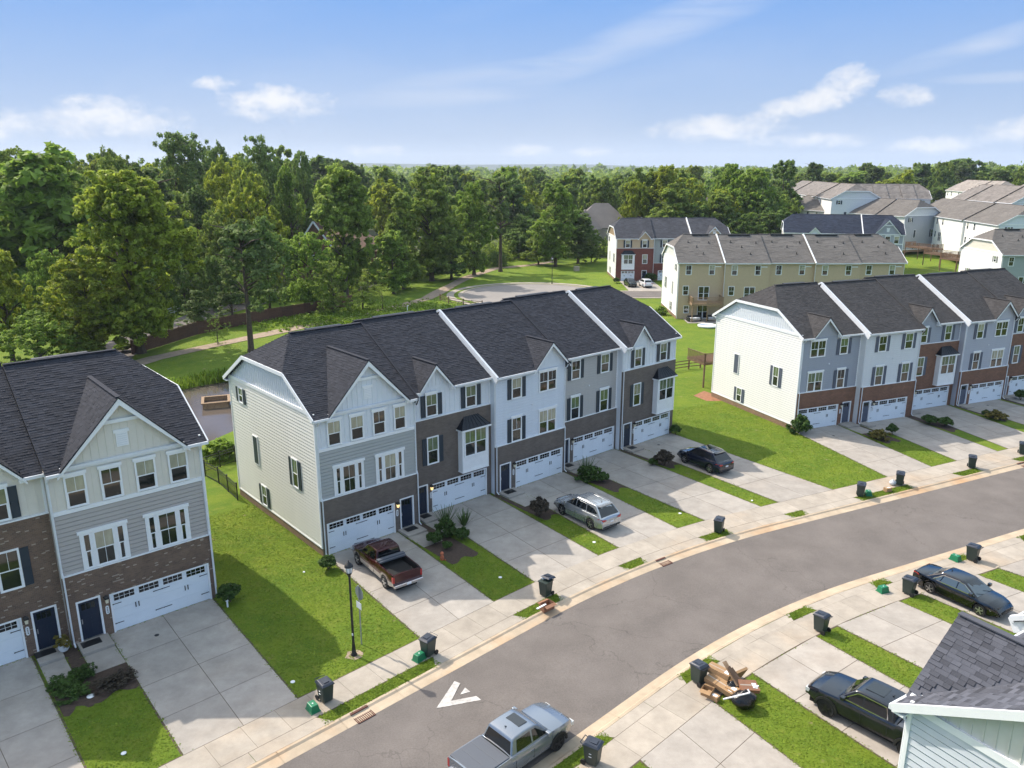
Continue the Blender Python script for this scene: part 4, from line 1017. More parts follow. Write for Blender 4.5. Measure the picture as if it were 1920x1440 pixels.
        for zv in (2,):
            if lod < 2:
                MB().box(.4, 1.4, DP, DP+.05, 8.35, 8.5).build('rear_vent', M['white'], root)
                for (xx, yy) in ((1.5,8.6),(3.4,9.6),(5.2,8.4),(2.6,11.2)):
                    z = ZRG-(yy-YR)*SLP; MB().lathe([(.05,0),(.05,.3)], (0,0,0), 8).box(-.15,.15,-.15,.15,-.02,.03).build('roof_pipe', M['black'], root, loc=(xx+.4*math.sin(seed+xx), yy, z))
    return root

# --- left terrace (nearest)
house(RA, -7.13, 0, 'nearest terrace house at left with cream peaked gable, taupe siding and wide pale garage', 'P', True, brick='brickA', low='lapA', top='batA', sh='shA', rend=True, end='lapA', endtop='batA', lod=0, expo=.165, seed=1, spout='rl', pr=False, pl=False, group='townhouses of the left terrace', gl=('glass','greenish'))
house(RA, -14.26, -.49, 'brown brick house cut by the left edge, navy shutter and door beside the flower pot', 'Q', True, brick='brickA', low='lapA', top='batA', sh='shA', lod=0, expo=.165, seed=2, spout='', group='townhouses of the left terrace', gl=('glass','greenish'), gx=.36)
# --- middle terrace
gB = 'townhouses of the middle terrace'
house(RB, 0, 0, 'end house of the middle terrace with cream side wall and maroon pickup in front', 'P', low='lapB1', top='batB', lend=True, seed=3, group=gB, spout='lr', lit=True, pr=True, endwin=1)
house(RB, 7.13, -.942, 'brick fronted middle terrace house with white bay, second from the cream side wall', 'Q', seed=4, group=gB, spout='', lit=True, gl=('glass','greenish'))
house(RB, 14.26, -.436, 'pale blue sided middle terrace house behind the silver wagon', 'R', low='lapB3', top='lapB3', seed=5, group=gB, pl=True, pr=True, spout='lr')
house(RB, 21.39, -1.372, 'taupe grey sided middle terrace house without any gable, four shuttered windows', 'S', low='lapB4', top='lapB4', seed=6, group=gB, spout='', gl=('glass','greenish'))
house(RB, 28.52, -.838, 'far right house of the middle terrace, brick with white bay, beside the open lawn', 'Q', rend=True, end='lapB3', seed=7, group=gB, pl=True, spout='l', gl=('glass','greenish'))
# --- right terrace
gC = 'townhouses of the right terrace'
house(RC, 0, 0, 'blue grey end house with bright white side wall on the right terrace', 'R', True, low='lapC1', top='lapC1', brick='brickC', lend=True, end='lapCend', endtop='batB', sh='shC', shut='slate', seed=8, group=gC, gx=.14, spout='l', gable=(4.45,1.5,10.8,False), gl=('glass','greenish'), endwin=2, doorm='slate')
house(RC, 7.13, .65, 'off white sided house with red brown brick base, second from the bright white wall', 'S', low='lapC2', top='lapC2', brick='brickC', sh='shC', shut='slate', seed=9, group=gC, gx=1.32, pl=True, pr=True, spout='lr', gl=('glass','greenish'), doorm='slate')
house(RC, 14.26, -.69, 'red brown brick house with white bay and dark hipped bay roof on the right terrace', 'Q', low='lapC1', top='lapC1', brick='brickC', sh='shC', shut='slate', seed=10, group=gC, gx=1.67, spout='', gl=('glass','greenish'), doorm='slate')
house(RC, 21.39, -.05, 'lavender grey sided house left of the last brick bay house on the right terrace', 'R', low='lapC4', top='lapC4', brick='brickC', sh='shC', shut='slate', seed=11, group=gC, pl=True, pr=True, spout='lr', gl=('glass','blind'), doorm='slate')
house(RC, 28.52, -.7, 'brick and white bay house cut by the right edge of the photo', 'Q', low='lapC1', top='lapC1', brick='brickC', sh='shC', shut='slate', seed=12, group=gC, spout='', gl=('glass','greenish'), doorm='slate')
# ------------------------------------------------------------------ terrace south of the street: only its near corner shows
RD = Row(17.1, 22.22, R(211))
dh = house(RD, 0, 0, 'pale sided house corner with slate shingle gable at the lower right', 'R', low='lapD', top='lapD', brick='brickB', rend=True, end='lapD', endtop='batD', sh='shD', seed=20, group='townhouses south of the street', gable=(W-2.55,1.95,10.95,False), expo=.15, spout='r', endwin=False)
house(RD, -7.13, .6, 'pale house with white gutter corner at the right edge, below the black saloon', 'S', low='lapC2', top='lapC2', brick='brickB', sh='shD', seed=21, group='townhouses south of the street', pr='w', expo=.15, spout='', endwin=False, rear=False)

def near_shingles(root):
    """the near slope of the forward gable: shingle tabs laid one by one"""
    rf = [c for c in root.children if c.name.split('.')[0] == 'roof'][0]
    gx, half, zp = W-2.55, 1.95, 10.95; tn = (zp-ZW)/half; xf = half+.28; zf = ZW-.28*tn; yb = (zp-ZE)/SLP-.35; yf = (zf-ZE)/SLP-.35; y0 = -.34
    for c in list(rf.children):
        if c.name.startswith('shingles') and abs(c.location.x-(gx+xf)) < .01: bpy.data.objects.remove(c)
    S = math.hypot(xf, zp-zf); eb = Vector((-xf, 0, zp-zf)).normalized(); n = Vector((zp-zf, 0, xf)).normalized(); O = Vector((gx+xf, y0, zf+.033))
    rg = random.Random(5); e = .142; cnt = 0; rows = int(S/e); rest = MB()
    metas = []
    for w in (.20, .26, .32, .40):
        for hi in (.012, .026):
            q = MB(); pts = [(0,0,hi),(w-.008,0,hi),(w-.008,e*1.05,.004),(0,e*1.05,.004),(0,0,0),(w-.008,0,0)]
            vs = [tuple(Vector((0,1,0))*a + eb*b + n*h) for a, b, h in pts]; q.add(vs, [(0,1,2,3),(4,5,1,0),(0,3,4),(1,5,2)])
            metas.append((w, q.mesh('shingle', M['shD1'])))
    for j in range(rows):
        b = j*e; ymax = (yf-y0) + (yb-yf)*(b/S); a = -.07; first = True
        while a < ymax:
            w, me = metas[rg.randrange(len(metas))]
            if a+w > ymax+.18: break
            if cnt < 300: link('shingle', me, rf, O + Vector((0,1,0))*a + eb*b); cnt += 1
            a += w
M['shD1'] = mat('slate shingle tab', (.085,.088,.105), .95, var=.12, vscale=3, bump=.5, bscale=120, spec=.2, obj=.27)
near_shingles(dh)

# ------------------------------------------------------------------ terraces further off
def rear_row(N, F, n, labels, z0=0, W_=7.2, vs=None, whites=(), far_end=False, **kw):
    """a terrace seen from behind: N = near rear corner of the end house, F = a point further along its rear wall"""
    N = Vector(N[:2]); F = Vector(F[:2]); u = (F-N).normalized(); th = math.atan2(u.y, u.x); back = Vector((-math.sin(th), math.cos(th)))
    o = N - back*DP; row = Row(o.x, o.y, th, 1, z0); out = []
    for k in range(n):
        out.append(house(row, k*W_, (vs or [0,-.5]*9)[k], labels[k] if isinstance(labels, (list, tuple)) else labels, 'S', W=W_, lend=(k == 0), rend=(k == n-1), seed=30+k, pl='w' if k in whites else False, **kw))
    return row, out
# tan terrace: rear side towards the photo, mirrored order (u runs to the left)
gT = 'tan townhouses behind the middle terrace'
RT = Row(62.3, 138.3, R(180)); WT = 7.16
names = ['tan rear wall house at the right end of the tan terrace, brown roof', 'tan rear wall house, second from the right end of the tan terrace', 'tan rear wall house in the middle of the tan terrace', 'tan rear wall house right of the one with the timber deck', 'tan end house with white side wall and timber deck over a patio']
for k in range(5):
    house(RT, k*WT, [0,-.5,0,-.5,0][k], names[k], 'S', W=WT, low='lapTan', top='lapTan', sh='shT', shut='grey_shut', lod=1, expo=.34, seed=k+1, lend=(k == 0), rend=(k == 4), pr='w' if k in (1, 3) else False, group=gT, end='lapCend', endtop='lapCend', spout='', plaque=False)
# red brick terrace beyond it
gR = 'townhouses of the red brick terrace'
RR_ = Row(22.4, 170.2, .02)
M['shN2'] = shingle('dark slate shingle', (.060,.062,.072), .2)
house(RR_, 0, 0, 'red brick end house with white bay and single garage beyond the turning circle', 'Q', W=8.1, single=True, gwidth=2.9, brick='brickRed', low='lapTan', top='lapTan', sh='shN2', lend=True, end='lapCend', endtop='lapTan', lod=1, expo=.34, seed=1, group=gR, gable=(5.3,1.25,10.6,False), topwin=((1.7,2.5),(4.9,5.7)), spout='r', plaque=False)
house(RR_, 8.1, -.6, 'sage sided house between the red brick bay house and the gabled end house', 'S', W=8.1, single=True, gwidth=2.9, brick='brickRed', low='lapSage', top='lapSage', sh='shN2', lod=1, expo=.34, seed=2, group=gR, spout='', plaque=False)
house(RR_, 16.2, 0, 'far end house of the red brick terrace with big tan gable half hidden', 'P', W=8.1, single=True, gwidth=2.9, brick='brickRed', low='lapTan', top='lapTan', sh='shN2', rend=True, lod=1, expo=.34, seed=3, group=gR, pl='w', gable=(4.1,2.2,11.6,True), spout='', plaque=False)
for dx_, lb in ((22.4+5.7, 'a'), (22.4+9.2, 'b')):
    pass
# blue roofed terrace
gU = 'townhouses under the navy roof'
a = at(1470, 434.8, 9.2); b = at(1697, 439.4, 9.2); RU = Row(a.x+.3, a.y+.5, math.atan2(b.y-a.y, b.x-a.x)); wu = (b-a).length/3-.1
house(RU, 0, 0, 'navy roofed end house with pale clipped gable end, left of the blue gabled house', 'Q', W=wu, brick='brickB', low='lapC1', top='batB', sh='shN', lend=True, end='lapCend', endtop='batB', lod=2, expo=.4, seed=1, group=gU, gable=(5.6,1.2,10.4,False), spout='')
house(RU, wu, 0, 'navy roofed middle house behind the tan terrace', 'S', W=wu, brick='brickB', low='lapC1', top='batB', sh='shN', lod=2, expo=.4, seed=2, group=gU, spout='')
house(RU, 2*wu, .3, 'navy roofed house with big pale blue cross gable and attic vent', 'P', W=wu, brick='brickB', low='lapC1', top='lapC1', sh='shN', rend=True, pl='w', lod=2, expo=.4, seed=3, group=gU, gable=(4.3,2.7,12.3,True), spout='')
# long pale terraces at the right, running away
gG = 'pale townhouses of the far right terraces'
N1, F1 = at(1697,404,11.9), at(1511,391.6,11.9)
lab = ['grey side walled end house of the far pale terrace, dark small dormer on top', 'pale rear wall house, second along the far terrace behind the navy roof', 'pale rear wall house, third along the far terrace behind the navy roof', 'pale rear wall house, fourth along the far terrace behind the navy roof', 'pale rear wall house at the far end beside the tall leafy trees']
rear_row(N1, F1, 5, lab, z0=2.6, W_=9.2, low='lapCend', top='lapCend', sh='shT', shut='navy', lod=2, expo=.45, group=gG, end='lapC1', endtop='lapC2', spout='', plaque=False)
N2, F2 = at(1874,420,11.9), at(1737.6,400,11.9)
lab = ['pale blue gable ended house behind the white gabled house at right', 'pale rear wall house with decks, middle of the nearer far right terrace', 'pale rear wall house above the brown timber decks, beside the grey side wall']
rear_row(N2, F2, 3, lab, z0=2.6, W_=17.4, low='lapCend', top='lapCend', sh='shT', shut='navy', lod=2, expo=.45, group=gG, end='batB', endtop='batB', spout='', plaque=False)
# white gabled house behind the right terrace
RH = Row(84.9+14.6, 137.0+DP, R(180))
for k in (0, 1):
    house(RH, k*7.3, 0, ['grey rear house right of the bright white gabled end at the right edge', 'bright white gable end wall house behind the right terrace roofs'][k], 'S', W=7.3, low='lapSage', top='lapSage', sh='shT', shut='grey_shut', lod=1, expo=.34, seed=k, rend=(k == 1), lend=(k == 0), group='houses at the far right behind the right terrace', end='lapCend', endtop='batA', spout='', plaque=False)
# still further roofs
gV = 'far terraces near the horizon'
for i, (x0, y0, x1, y1, n, s, lb) in enumerate(((1560,372,1470,358,4,'shP','distant pale roofed terrace just right of the tall trees'), (1745,372,1590,371,6,'shP','distant terrace roof rising behind the far pale terrace'), (1900,380,1790,372,4,'shP','distant terrace roof at the right behind the pale blue gable'), (1850,361,1775,356,3,'shP2','distant light brown roofs below the big dark tree'), (1925,369,1880,364,3,'shP2','distant light roofs at the right edge under the trees'))):
    if 'shP' not in M: M['shP'] = shingle('pale grey brown shingle', (.20,.18,.165), .2); M['shP2'] = shingle('pale beige shingle', (.30,.265,.235), .2)
    zt = 15.5; rear_row(at(x0, y0, zt), at(x1, y1, zt), n, [lb+', house %s' % w for w in ('nearest', 'after the nearest', 'third along', 'fourth along', 'fifth along', 'sixth along')], z0=zt-9.2, W_=((at(x1, y1, zt)-at(x0, y0, zt)).length)/n if (at(x1, y1, zt)-at(x0, y0, zt)).length/n < 30 else 24, low='lapCend', top='lapCend', sh=s, shut='navy', lod=2, expo=.6, group=gV, end='lapC2', endtop='lapC2', spout='', plaque=False)

# detached houses among the trees
def hip(mb, x0, x1, y0, y1, z, rise, ov=.5, gable=None):
    x0 -= ov; x1 += ov; y0 -= ov; y1 += ov; w, d = x1-x0, y1-y0; i = min(w, d)/2
    if w >= d: r0, r1 = (x0+(0 if gable == 'l' else i), (y0+y1)/2, z+rise), (x1-(0 if gable == 'r' else i), (y0+y1)/2, z+rise)
    else: r0, r1 = ((x0+x1)/2, y0+(0 if gable else i), z+rise), ((x0+x1)/2, y1-i, z+rise)
    if w >= d: fs = [(0,1,5,4),(2,3,4,5),(3,0,4),(1,2,5)]
    else: fs = [(0,1,4),(1,2,5,4),(2,3,5),(3,0,4,5)]
    mb.add([(x0,y0,z),(x1,y0,z),(x1,y1,z),(x0,y1,z),r0,r1], fs+[(3,2,1,0)])
def detached(px, py, w, d, h, rise, wall, roofm, label, wings=(), rz=0, group='detached houses among the trees', z0=0):
    p = at(px, py); root = tag(empty('detached_house', (p.x, p.y, z0), rz), label, 'house', group)
    MB().box(-w/2, w/2, 0, d, 0, h).build('wall', M[wall], root)
    q = MB(); hip(q, -w/2, w/2, 0, d, h, rise); r = q.build('roof', M[roofm], root)
    for j in range(int(h/2.9)):
        for i in range(4): window(root, -w/2+w*(i+.3)/4, -w/2+w*(i+.3)/4+1.0, 1+j*2.9, 2.5+j*2.9, -.02, lod=2, header=False)
    for (x, yy, ww, dd, hh, rr, g) in wings:
        wg = MB().box(x, x+ww, yy, yy+dd, 0, hh); 
        q = MB()
        if g:   # front facing gable
            wg.prism([(x, hh), (x+ww, hh), (x+ww/2, hh+rr)], lambda p_, s: (p_[0], yy+dd if s else yy, p_[1]))
            for sg in (-1, 1): slab(q, [(x+ww/2+sg*(ww/2+.4), yy-.4, hh-.4*rr/(ww/2)), (x+ww/2, yy-.4, hh+rr), (x+ww/2, yy+dd, hh+rr), (x+ww/2+sg*(ww/2+.4), yy+dd, hh-.4*rr/(ww/2))][::sg], .18)
            t = MB()
            for sg in (-1, 1): t.beam((x+ww/2+sg*(ww/2+.45), yy-.45, hh-.2-.3*rr/(ww/2)), (x+ww/2, yy-.45, hh+rr-.05), .1, .35)
            t.build('gable_trim', M['white'], root)
        else: hip(q, x, x+ww, yy, yy+dd, hh, rr)
        wg.build('wall', M[wall], root); q.build('roof', M[roofm], root)
        window(root, x+ww/2-.6, x+ww/2+.6, 1.0, 2.6, yy-.02, lod=2); 
        if hh > 5: window(root, x+ww/2-.6, x+ww/2+.6, 4.0, 5.6, yy-.02, lod=2)
    return root
M['beige'] = mat('beige wall render', (.42,.36,.30), .8); M['rfG'] = shingle('grey brown roof', (.165,.15,.14), .2); M['rfB'] = shingle('brown roof', (.19,.125,.095), .2)
detached(645, 528, 15, 12, 6.5, 5.0, 'brickC', 'rfB', 'red brick house with steep gable and brown roof half hidden by trees', wings=((-9.5,-1,8,9,7.0,5.8,True),(7.4,1,7,8,6.0,3.4,False)))
detached(500, 520, 12, 10, 6.5, 3.6, 'beige', 'rfG', 'beige house with pale hip roof behind the umbrella pine', wings=((3,-3,7,7,4.6,3.2,True),))
detached(1130, 478, 17, 13, 7.5, 6.5, 'beige', 'rfG', 'grey hip roofed house left of the red brick terrace', wings=((6,-3,8,9,6.4,4.2,True),(13,-1,6,7,5.6,3.0,True),(-9,-2,8,10,7.2,5.2,False)))
detached(1310, 400, 14, 11, 6.5, 4, 'brickC', 'rfG', 'far grey roof glimpsed between the yellow green trees')
# ------------------------------------------------------------------ vegetation
def leaf_cloud(centers, radii, per, size, rg, flat=.55, outward=None):
    """rhombic leaf clumps scattered round cluster centres -> verts, faces"""
    C_ = np.repeat(np.asarray(centers), per, axis=0); Rr = np.repeat(np.asarray(radii), per)
    n = len(C_); d = rg.normal(size=(n, 3)); d /= np.linalg.norm(d, axis=1)[:, None]
    r = Rr*rg.uniform(.25, 1, n)**.6; P = C_ + d*r[:, None]*np.array([1, 1, .75])
    # normals lean outwards and up so that lit sides read as lit
    nn = d*.9 + rg.normal(size=(n, 3))*.55 + np.array([0, 0, .45]); nn /= np.linalg.norm(nn, axis=1)[:, None]
    a = np.cross(nn, rg.normal(size=(n, 3))); a /= np.linalg.norm(a, axis=1)[:, None]; b = np.cross(nn, a)
    s = size*rg.uniform(.6, 1.4, n); a *= (s)[:, None]; b *= (s*flat)[:, None]
    bend = nn*(s*.18)[:, None]
    V = np.stack([P-a-bend, P-b*.9, P+a-bend, P+b], axis=1).reshape(-1, 3)
    F = np.arange(4*n).reshape(-1, 4)
    return V, F
def np_mesh(name, V, F, m):
    me = bpy.data.meshes.new(name); nv, nf = len(V), len(F)
    me.vertices.add(nv); me.vertices.foreach_set('co', V.astype(np.float32).ravel())
    me.loops.add(nf*4); me.loops.foreach_set('vertex_index', F.astype(np.int32).ravel())
    me.polygons.add(nf); me.polygons.foreach_set('loop_start', np.arange(0, nf*4, 4, dtype=np.int32)); me.polygons.foreach_set('loop_total', np.full(nf, 4, dtype=np.int32))
    me.materials.append(m); me.update(); me.validate(); return me

def crown(kind, seed, H=16.0, dens=1.0, leaf=.42):
    rg = np.random.default_rng(seed); cs = []; rs = []
    if kind in ('broad', 'tall', 'col', 'cone', 'round'):
        hb, w = {'broad': (.13, .36), 'tall': (.07, .25), 'col': (.03, .17), 'cone': (.04, .20), 'round': (.05, .42)}[kind]
        n = int({'broad': 290, 'tall': 260, 'col': 200, 'cone': 190, 'round': 260}[kind]*dens)
        lobes = []
        for i in range(14 if kind != 'col' else 10):
            t = rg.uniform(0, 1)**1.3; z = hb+(1-hb)*(.06+.80*t); 
            prof = {'broad': math.sin(math.pi*(.12+.8*t))**.7, 'tall': (math.sin(math.pi*(.18+.74*t)))**.8, 'col': (1-t)**.5*.9+.15, 'cone': (1-t)**.8+.1, 'round': math.sin(math.pi*(.2+.7*t))**.6}[kind]
            a = rg.uniform(0, 2*math.pi); rr = w*prof*rg.uniform(.35, .62)
            lobes.append(((rr*math.cos(a), rr*math.sin(a), z), w*prof*rg.uniform(.5, .75)+.03))
        lobes.append(((0, 0, hb+(1-hb)*.5), w*.85)); lobes.append(((0, 0, .86), w*{'cone': .2, 'col': .5}.get(kind, .55)))
        for i in range(n):
            (c, r) = lobes[rg.integers(len(lobes))]; d = rg.normal(size=3); d /= np.linalg.norm(d)
            if d[2] < -.55: d[2] *= -.4
            k = rg.uniform(.62, 1.0); p = np.array(c)+d*r*k*np.array([1, 1, 1.05])
            p[2] = min(max(p[2], hb*.9), .985); cs.append(p*H); rs.append(H*rg.uniform(.026, .055)/max(1, dens)**.25)
        per = int(34*dens**.3)
    elif kind == 'pine':
        for i in range(34):
            t = rg.uniform(0, 1); z = .52+.46*t; a = rg.uniform(0, 2*math.pi); rr = .24*(1-.65*t)*rg.uniform(.4, 1)
            for j in range(2): cs.append(np.array([rr*math.cos(a), rr*math.sin(a), z+rg.uniform(-.02, .02)])*H+rg.normal(size=3)*.3); rs.append(H*rg.uniform(.03, .055))
        for z in (.34, .42, .47):
            a = rg.uniform(0, 6.28)
            for k in (.08, .13, .18): cs.append(np.array([k*math.cos(a), k*math.sin(a), z+.02])*H); rs.append(H*.03)
        per = 60
    elif kind == 'shrub':
        n = int(60*dens)
        for i in range(n):
            d = rg.normal(size=3); d /= np.linalg.norm(d); d[2] = abs(d[2]); cs.append(np.array([0, 0, .42*H])+d*np.array([.42, .42, .5])*H*rg.uniform(.55, 1)); rs.append(H*.13)
        per = 42
    elif kind == 'bushy':
        for i in range(int(46*dens)):
            a = rg.uniform(0, 6.28); rr = rg.uniform(0, .6); cs.append(np.array([rr*math.cos(a), rr*math.sin(a), rg.uniform(.15, .95-.6*rr)])*H); rs.append(H*.16)
        per = 34
    V, F = leaf_cloud(cs, rs, per, leaf, rg)
    return V, F

def trunk_mesh(kind, seed, H=16.0):
    rg = random.Random(seed); q = MB(); r0 = {'pine': .022, 'broad': .026, 'tall': .022}.get(kind, .018)*H
    top = .95 if kind == 'pine' else .75
    ph = rg.uniform(0, 6); pts = [(math.sin(ph+z*4)*.012*H*z, math.cos(ph+z*3)*.012*H*z, z*H) for z in (0, .03, .12, .25, .4, .55, top)]
    q.tube(pts, [r0*1.35, r0, r0*.9, r0*.78, r0*.6, r0*.42, r0*.12], 8)
    for i in range(9 if kind != 'pine' else 14):
        z = rg.uniform(.22, .62) if kind != 'pine' else rg.uniform(.45, .92); a = rg.uniform(0, 6.28); L_ = rg.uniform(.14, .28)*H*(1 if kind in ('broad', 'round', 'pine') else .6); up = .35 if kind == 'pine' else .8
        b = Vector((0, 0, z*H)); e = b+Vector((math.cos(a)*L_, math.sin(a)*L_, L_*up)); m_ = b.lerp(e, .5)+Vector((0, 0, L_*.07))
        q.tube([b, m_, e], [r0*.38, r0*.25, r0*.07], 5, False)
    return q.mesh('trunk', M['bark' if kind != 'tall2' else 'bark_pale'], True)

PROT = {}
def proto(kind, seed, m, dens=1.0, leaf=.42, H=16.0, bark='bark'):
    kg = (kind, seed, dens, leaf, H)
    if kg not in PROT:
        PROT[kg] = crown(kind, seed, H, dens, leaf)
    km = kg+(m,)
    if km not in PROT: V, F = PROT[kg]; PROT[km] = np_mesh('crown', V, F, M[m])
    kt = (kind, seed, H, 't')
    if kt not in PROT: PROT[kt] = trunk_mesh(kind, seed, H)
    return PROT[km], PROT[kt]
def solve_xy(px, Y, z):
    cp, s_ = math.cos(PITCH), math.sin(PITCH); f = Y*cp - (z-CAM_H)*s_
    return (px-960)/FPX*f
def solve_top(x, Y, py):
    lo, hi = -5, 80
    for _ in range(40):
        m_ = (lo+hi)/2
        if to_px((x, Y, m_))[1] > py: lo = m_
        else: hi = m_
    return lo
ASP = {'broad': .80, 'tall': .56, 'col': .40, 'cone': .44, 'round': .9, 'pine': .52, 'shrub': .95, 'bushy': 1.3}
def tree(px, Y, top, wpx, kind, m, label, group='woodland trees', seed=None, dens=1.0, leaf=.42, x=None, name='tree', cat='tree'):
    x = solve_xy(px, Y, 8) if x is None else x; z0 = hz(x, Y)-.05; h = solve_top(x, Y, top)-z0
    wd = wpx*(Y*math.cos(PITCH)+3)/FPX; seed = seed if seed is not None else int(abs(px*7+Y*3))%4
    if leaf >= .28 and h > 17 and Y < 300: q_ = min(1.9, h/16.0); dens = round(dens*q_**1.15, 1); leaf = round(leaf/q_**.8, 2)
    cr, tr = proto(kind, seed, m, dens, leaf)
    root = tag(empty(name, (x, Y, z0), (px*1.7+Y)%6.28), label, cat, group)
    sx = wd/(16*ASP[kind]); sz = h/16.0
    link('trunk', tr, root, scale=((sx+sz)/2,)*2+(sz,)); link('crown', cr, root, scale=(sx, sx, sz))
    return root

def hero_trees():
    T = tree; g1 = 'trees by the pond and the brown fence'
    T(250, 101, 321, 262, 'broad', 'leafH', 'big sunlit yellow green tree with straight trunk in front of the brown fence', g1, seed=11, dens=2.4, leaf=.30)
    T(160, 97, 476, 185, 'broad', 'leafC', 'yellow tinged rounded tree left of the big sunlit tree, above the roof', g1, seed=12, dens=1.8, leaf=.28)
    T(100, 110, 470, 105, 'round', 'leafD', 'fresh green tree behind the yellow tinged tree at left', g1, seed=13, dens=1.3, leaf=.30)
    T(60, 90, 585, 150, 'round', 'leafD', 'low leafy tree just above the charcoal roof at far left', g1, seed=14, dens=1.3, leaf=.28)
    T(150, 93, 640, 100, 'round', 'leafA', 'low leafy tree behind the roof ridge, right of the far left one', g1, seed=15, dens=1.1, leaf=.26)
    T(5, 96, 470, 120, 'broad', 'leafC', 'olive tree cut by the left edge below the dark woods', g1, seed=16, dens=1.3, leaf=.3)
    T(461, 102, 412, 150, 'pine', 'pine', 'lone pine with bare straight trunk standing on the mown lawn', g1, seed=21, leaf=.26)
    T(363, 116, 536, 72, 'cone', 'pine', 'small conifer in front of the brown fence, left of the lone pine', g1, seed=22, dens=.8, leaf=.24)
    T(428, 120, 515, 80, 'cone', 'pine', 'small conifer just left of the lone pine trunk', g1, seed=23, dens=.8, leaf=.24)
    T(398, 106, 590, 52, 'round', 'leafD', 'multi stemmed young tree on the lawn below the brown fence', g1, seed=24, dens=.4, leaf=.18)
    T(676, 133, 524, 56, 'cone', 'leafD', 'young tree on the lawn at the right end of the brown fence', g1, seed=25, dens=.6, leaf=.22)
    T(714, 133, 530, 46, 'round', 'leafA', 'small round topped tree beside the young one on the lawn', g1, seed=26, dens=.4, leaf=.2)
    T(500, 128, 405, 110, 'round', 'leafB', 'dark rounded tree behind the lone pine', g1, seed=27, dens=1.2, leaf=.3)
    T(575, 134, 436, 112, 'broad', 'leafD', 'pale green bushy tree behind the brown fence', g1, seed=28, dens=1.3, leaf=.28)
    T(620, 130, 490, 90, 'round', 'leafA', 'low leafy growth over the brown fence', g1, seed=29, dens=.9, leaf=.26)
    T(645, 147, 306, 132, 'tall', 'leafA', 'tall olive tree rising in front of the brick house', g1, seed=31, dens=2.0, leaf=.34)
    g2 = 'trees along the footpath'
    for a in ((755,158,352,82,'col','leafA','slim tree just right of the brick house roof',32),(808,170,312,128,'tall','leafA','tall tree with reddish tinge above the footpath',33),(888,180,340,76,'tall','leafD','green tree left of the high pine by the footpath',34),
              (735,152,430,80,'tall','leafD','ivy clad lower tree right of the brick house',35),(845,172,420,80,'col','leafB','dark lower tree above the footpath',36),(938,186,330,86,'pine','pine','high pine above the bend of the footpath',37),
              (1042,196,338,92,'tall','leafD','tall green tree left of the grey hip roofed house',38),(1085,202,395,90,'tall','leafB','dark tree right of the tall green one, by the turning circle',39),(1110,206,430,60,'round','leafB','dark bushy tree left of the red brick terrace',40),
              (1010,200,440,60,'tall','leafA','slim tree at the edge of the wood above the street lamp',41),(932,196,470,46,'round','leafB','dark round bush by the footpath',42),(985,212,405,70,'tall','leafB','dark woodland tree behind the slim one above the street lamp',43)):
        T(*a[:7], g2, seed=a[7], dens=1.2, leaf=.34)
    g3 = 'skyline trees of the left wood'
    L3 = ['dark crown on the left skyline', 'olive crown on the left skyline', 'mid green crown on the left skyline']
    ordw = ['', 'second ', 'third ', 'fourth ', 'fifth ', 'sixth ', 'seventh ', 'eighth ', 'ninth ', 'tenth ', 'eleventh ', 'twelfth ', 'thirteenth ', 'fourteenth ', 'fifteenth ']; rows_ = ((340,190,250,170,'round','leafB',0),(415,205,262,90,'broad','leafB',0),(497,196,256,112,'broad','leafB',0),(575,192,284,66,'broad','leafB',0),(52,150,280,140,'broad','leafA',2),(142,160,284,118,'round','leafA',2),(232,172,276,104,'broad','leafA',2),(-20,140,290,110,'broad','leafA',2),
              (440,172,292,118,'round','leafC',1),(292,158,335,110,'broad','leafB',0),(382,160,345,90,'tall','leafB',0),(474,165,305,96,'broad','leafA',2),(548,166,306,64,'tall','leafD',1),(200,150,335,90,'round','leafB',0),(95,145,350,110,'broad','leafB',0),(20,138,390,100,'tall','leafB',0),(345,143,420,80,'tall','leafA',2),(410,150,390,90,'round','leafA',2),(300,135,470,90,'broad','leafB',0),
              (450,143,440,80,'broad','leafB',0),(340,130,500,70,'round','leafB',0),(405,133,480,70,'round','leafB',0),(480,140,430,60,'broad','leafB',0))
    for a in rows_:
        same = sorted((b_[0], b_[1]) for b_ in rows_ if b_[6] == a[6]); i_ = same.index((a[0], a[1])); T(*a[:6], '%s, %sfrom the left edge' % (L3[a[6]].replace('on the left skyline', 'in the left wood'), ordw[i_] or 'first '), g3, dens=1.0, leaf=.34)
    g4 = 'trees behind the red brick terrace'
    for i, a in enumerate(((1205,232,316,98,'broad','leafA','mid green tree above the grey hip roofs'),(1248,228,312,100,'broad','leafC','yellow green tree above the red brick terrace'),(1288,224,335,112,'round','leafC','brightest yellow tree behind the red brick terrace'),(1190,226,342,80,'round','leafC','olive tree beside the grey hip roofs'),
              (1300,216,385,120,'round','leafB','dark leafy tree right above the red brick terrace'),(1368,236,308,92,'broad','leafD','bright green tree left of the tall dark spire'),(1412,226,318,112,'broad','leafD','pale trunked spreading tree left of the navy roof'),(1462,246,297,82,'tall','leafB','tall dark spiky tree, highest on the right skyline'),(1450,214,395,100,'round','leafB','dark tree beside the navy roofed terrace'),
              (1345,218,360,90,'broad','leafA','mid green tree between the yellow and the pale trunked tree'),(1390,212,400,90,'round','leafB','dark low tree under the pale trunked tree'),(1240,222,380,80,'round','leafB','dark tree behind the red brick terrace roof'))):
        T(*a, g4, dens=1.4, leaf=.42, seed=50+i%5)
    g5 = 'trees of the right skyline'
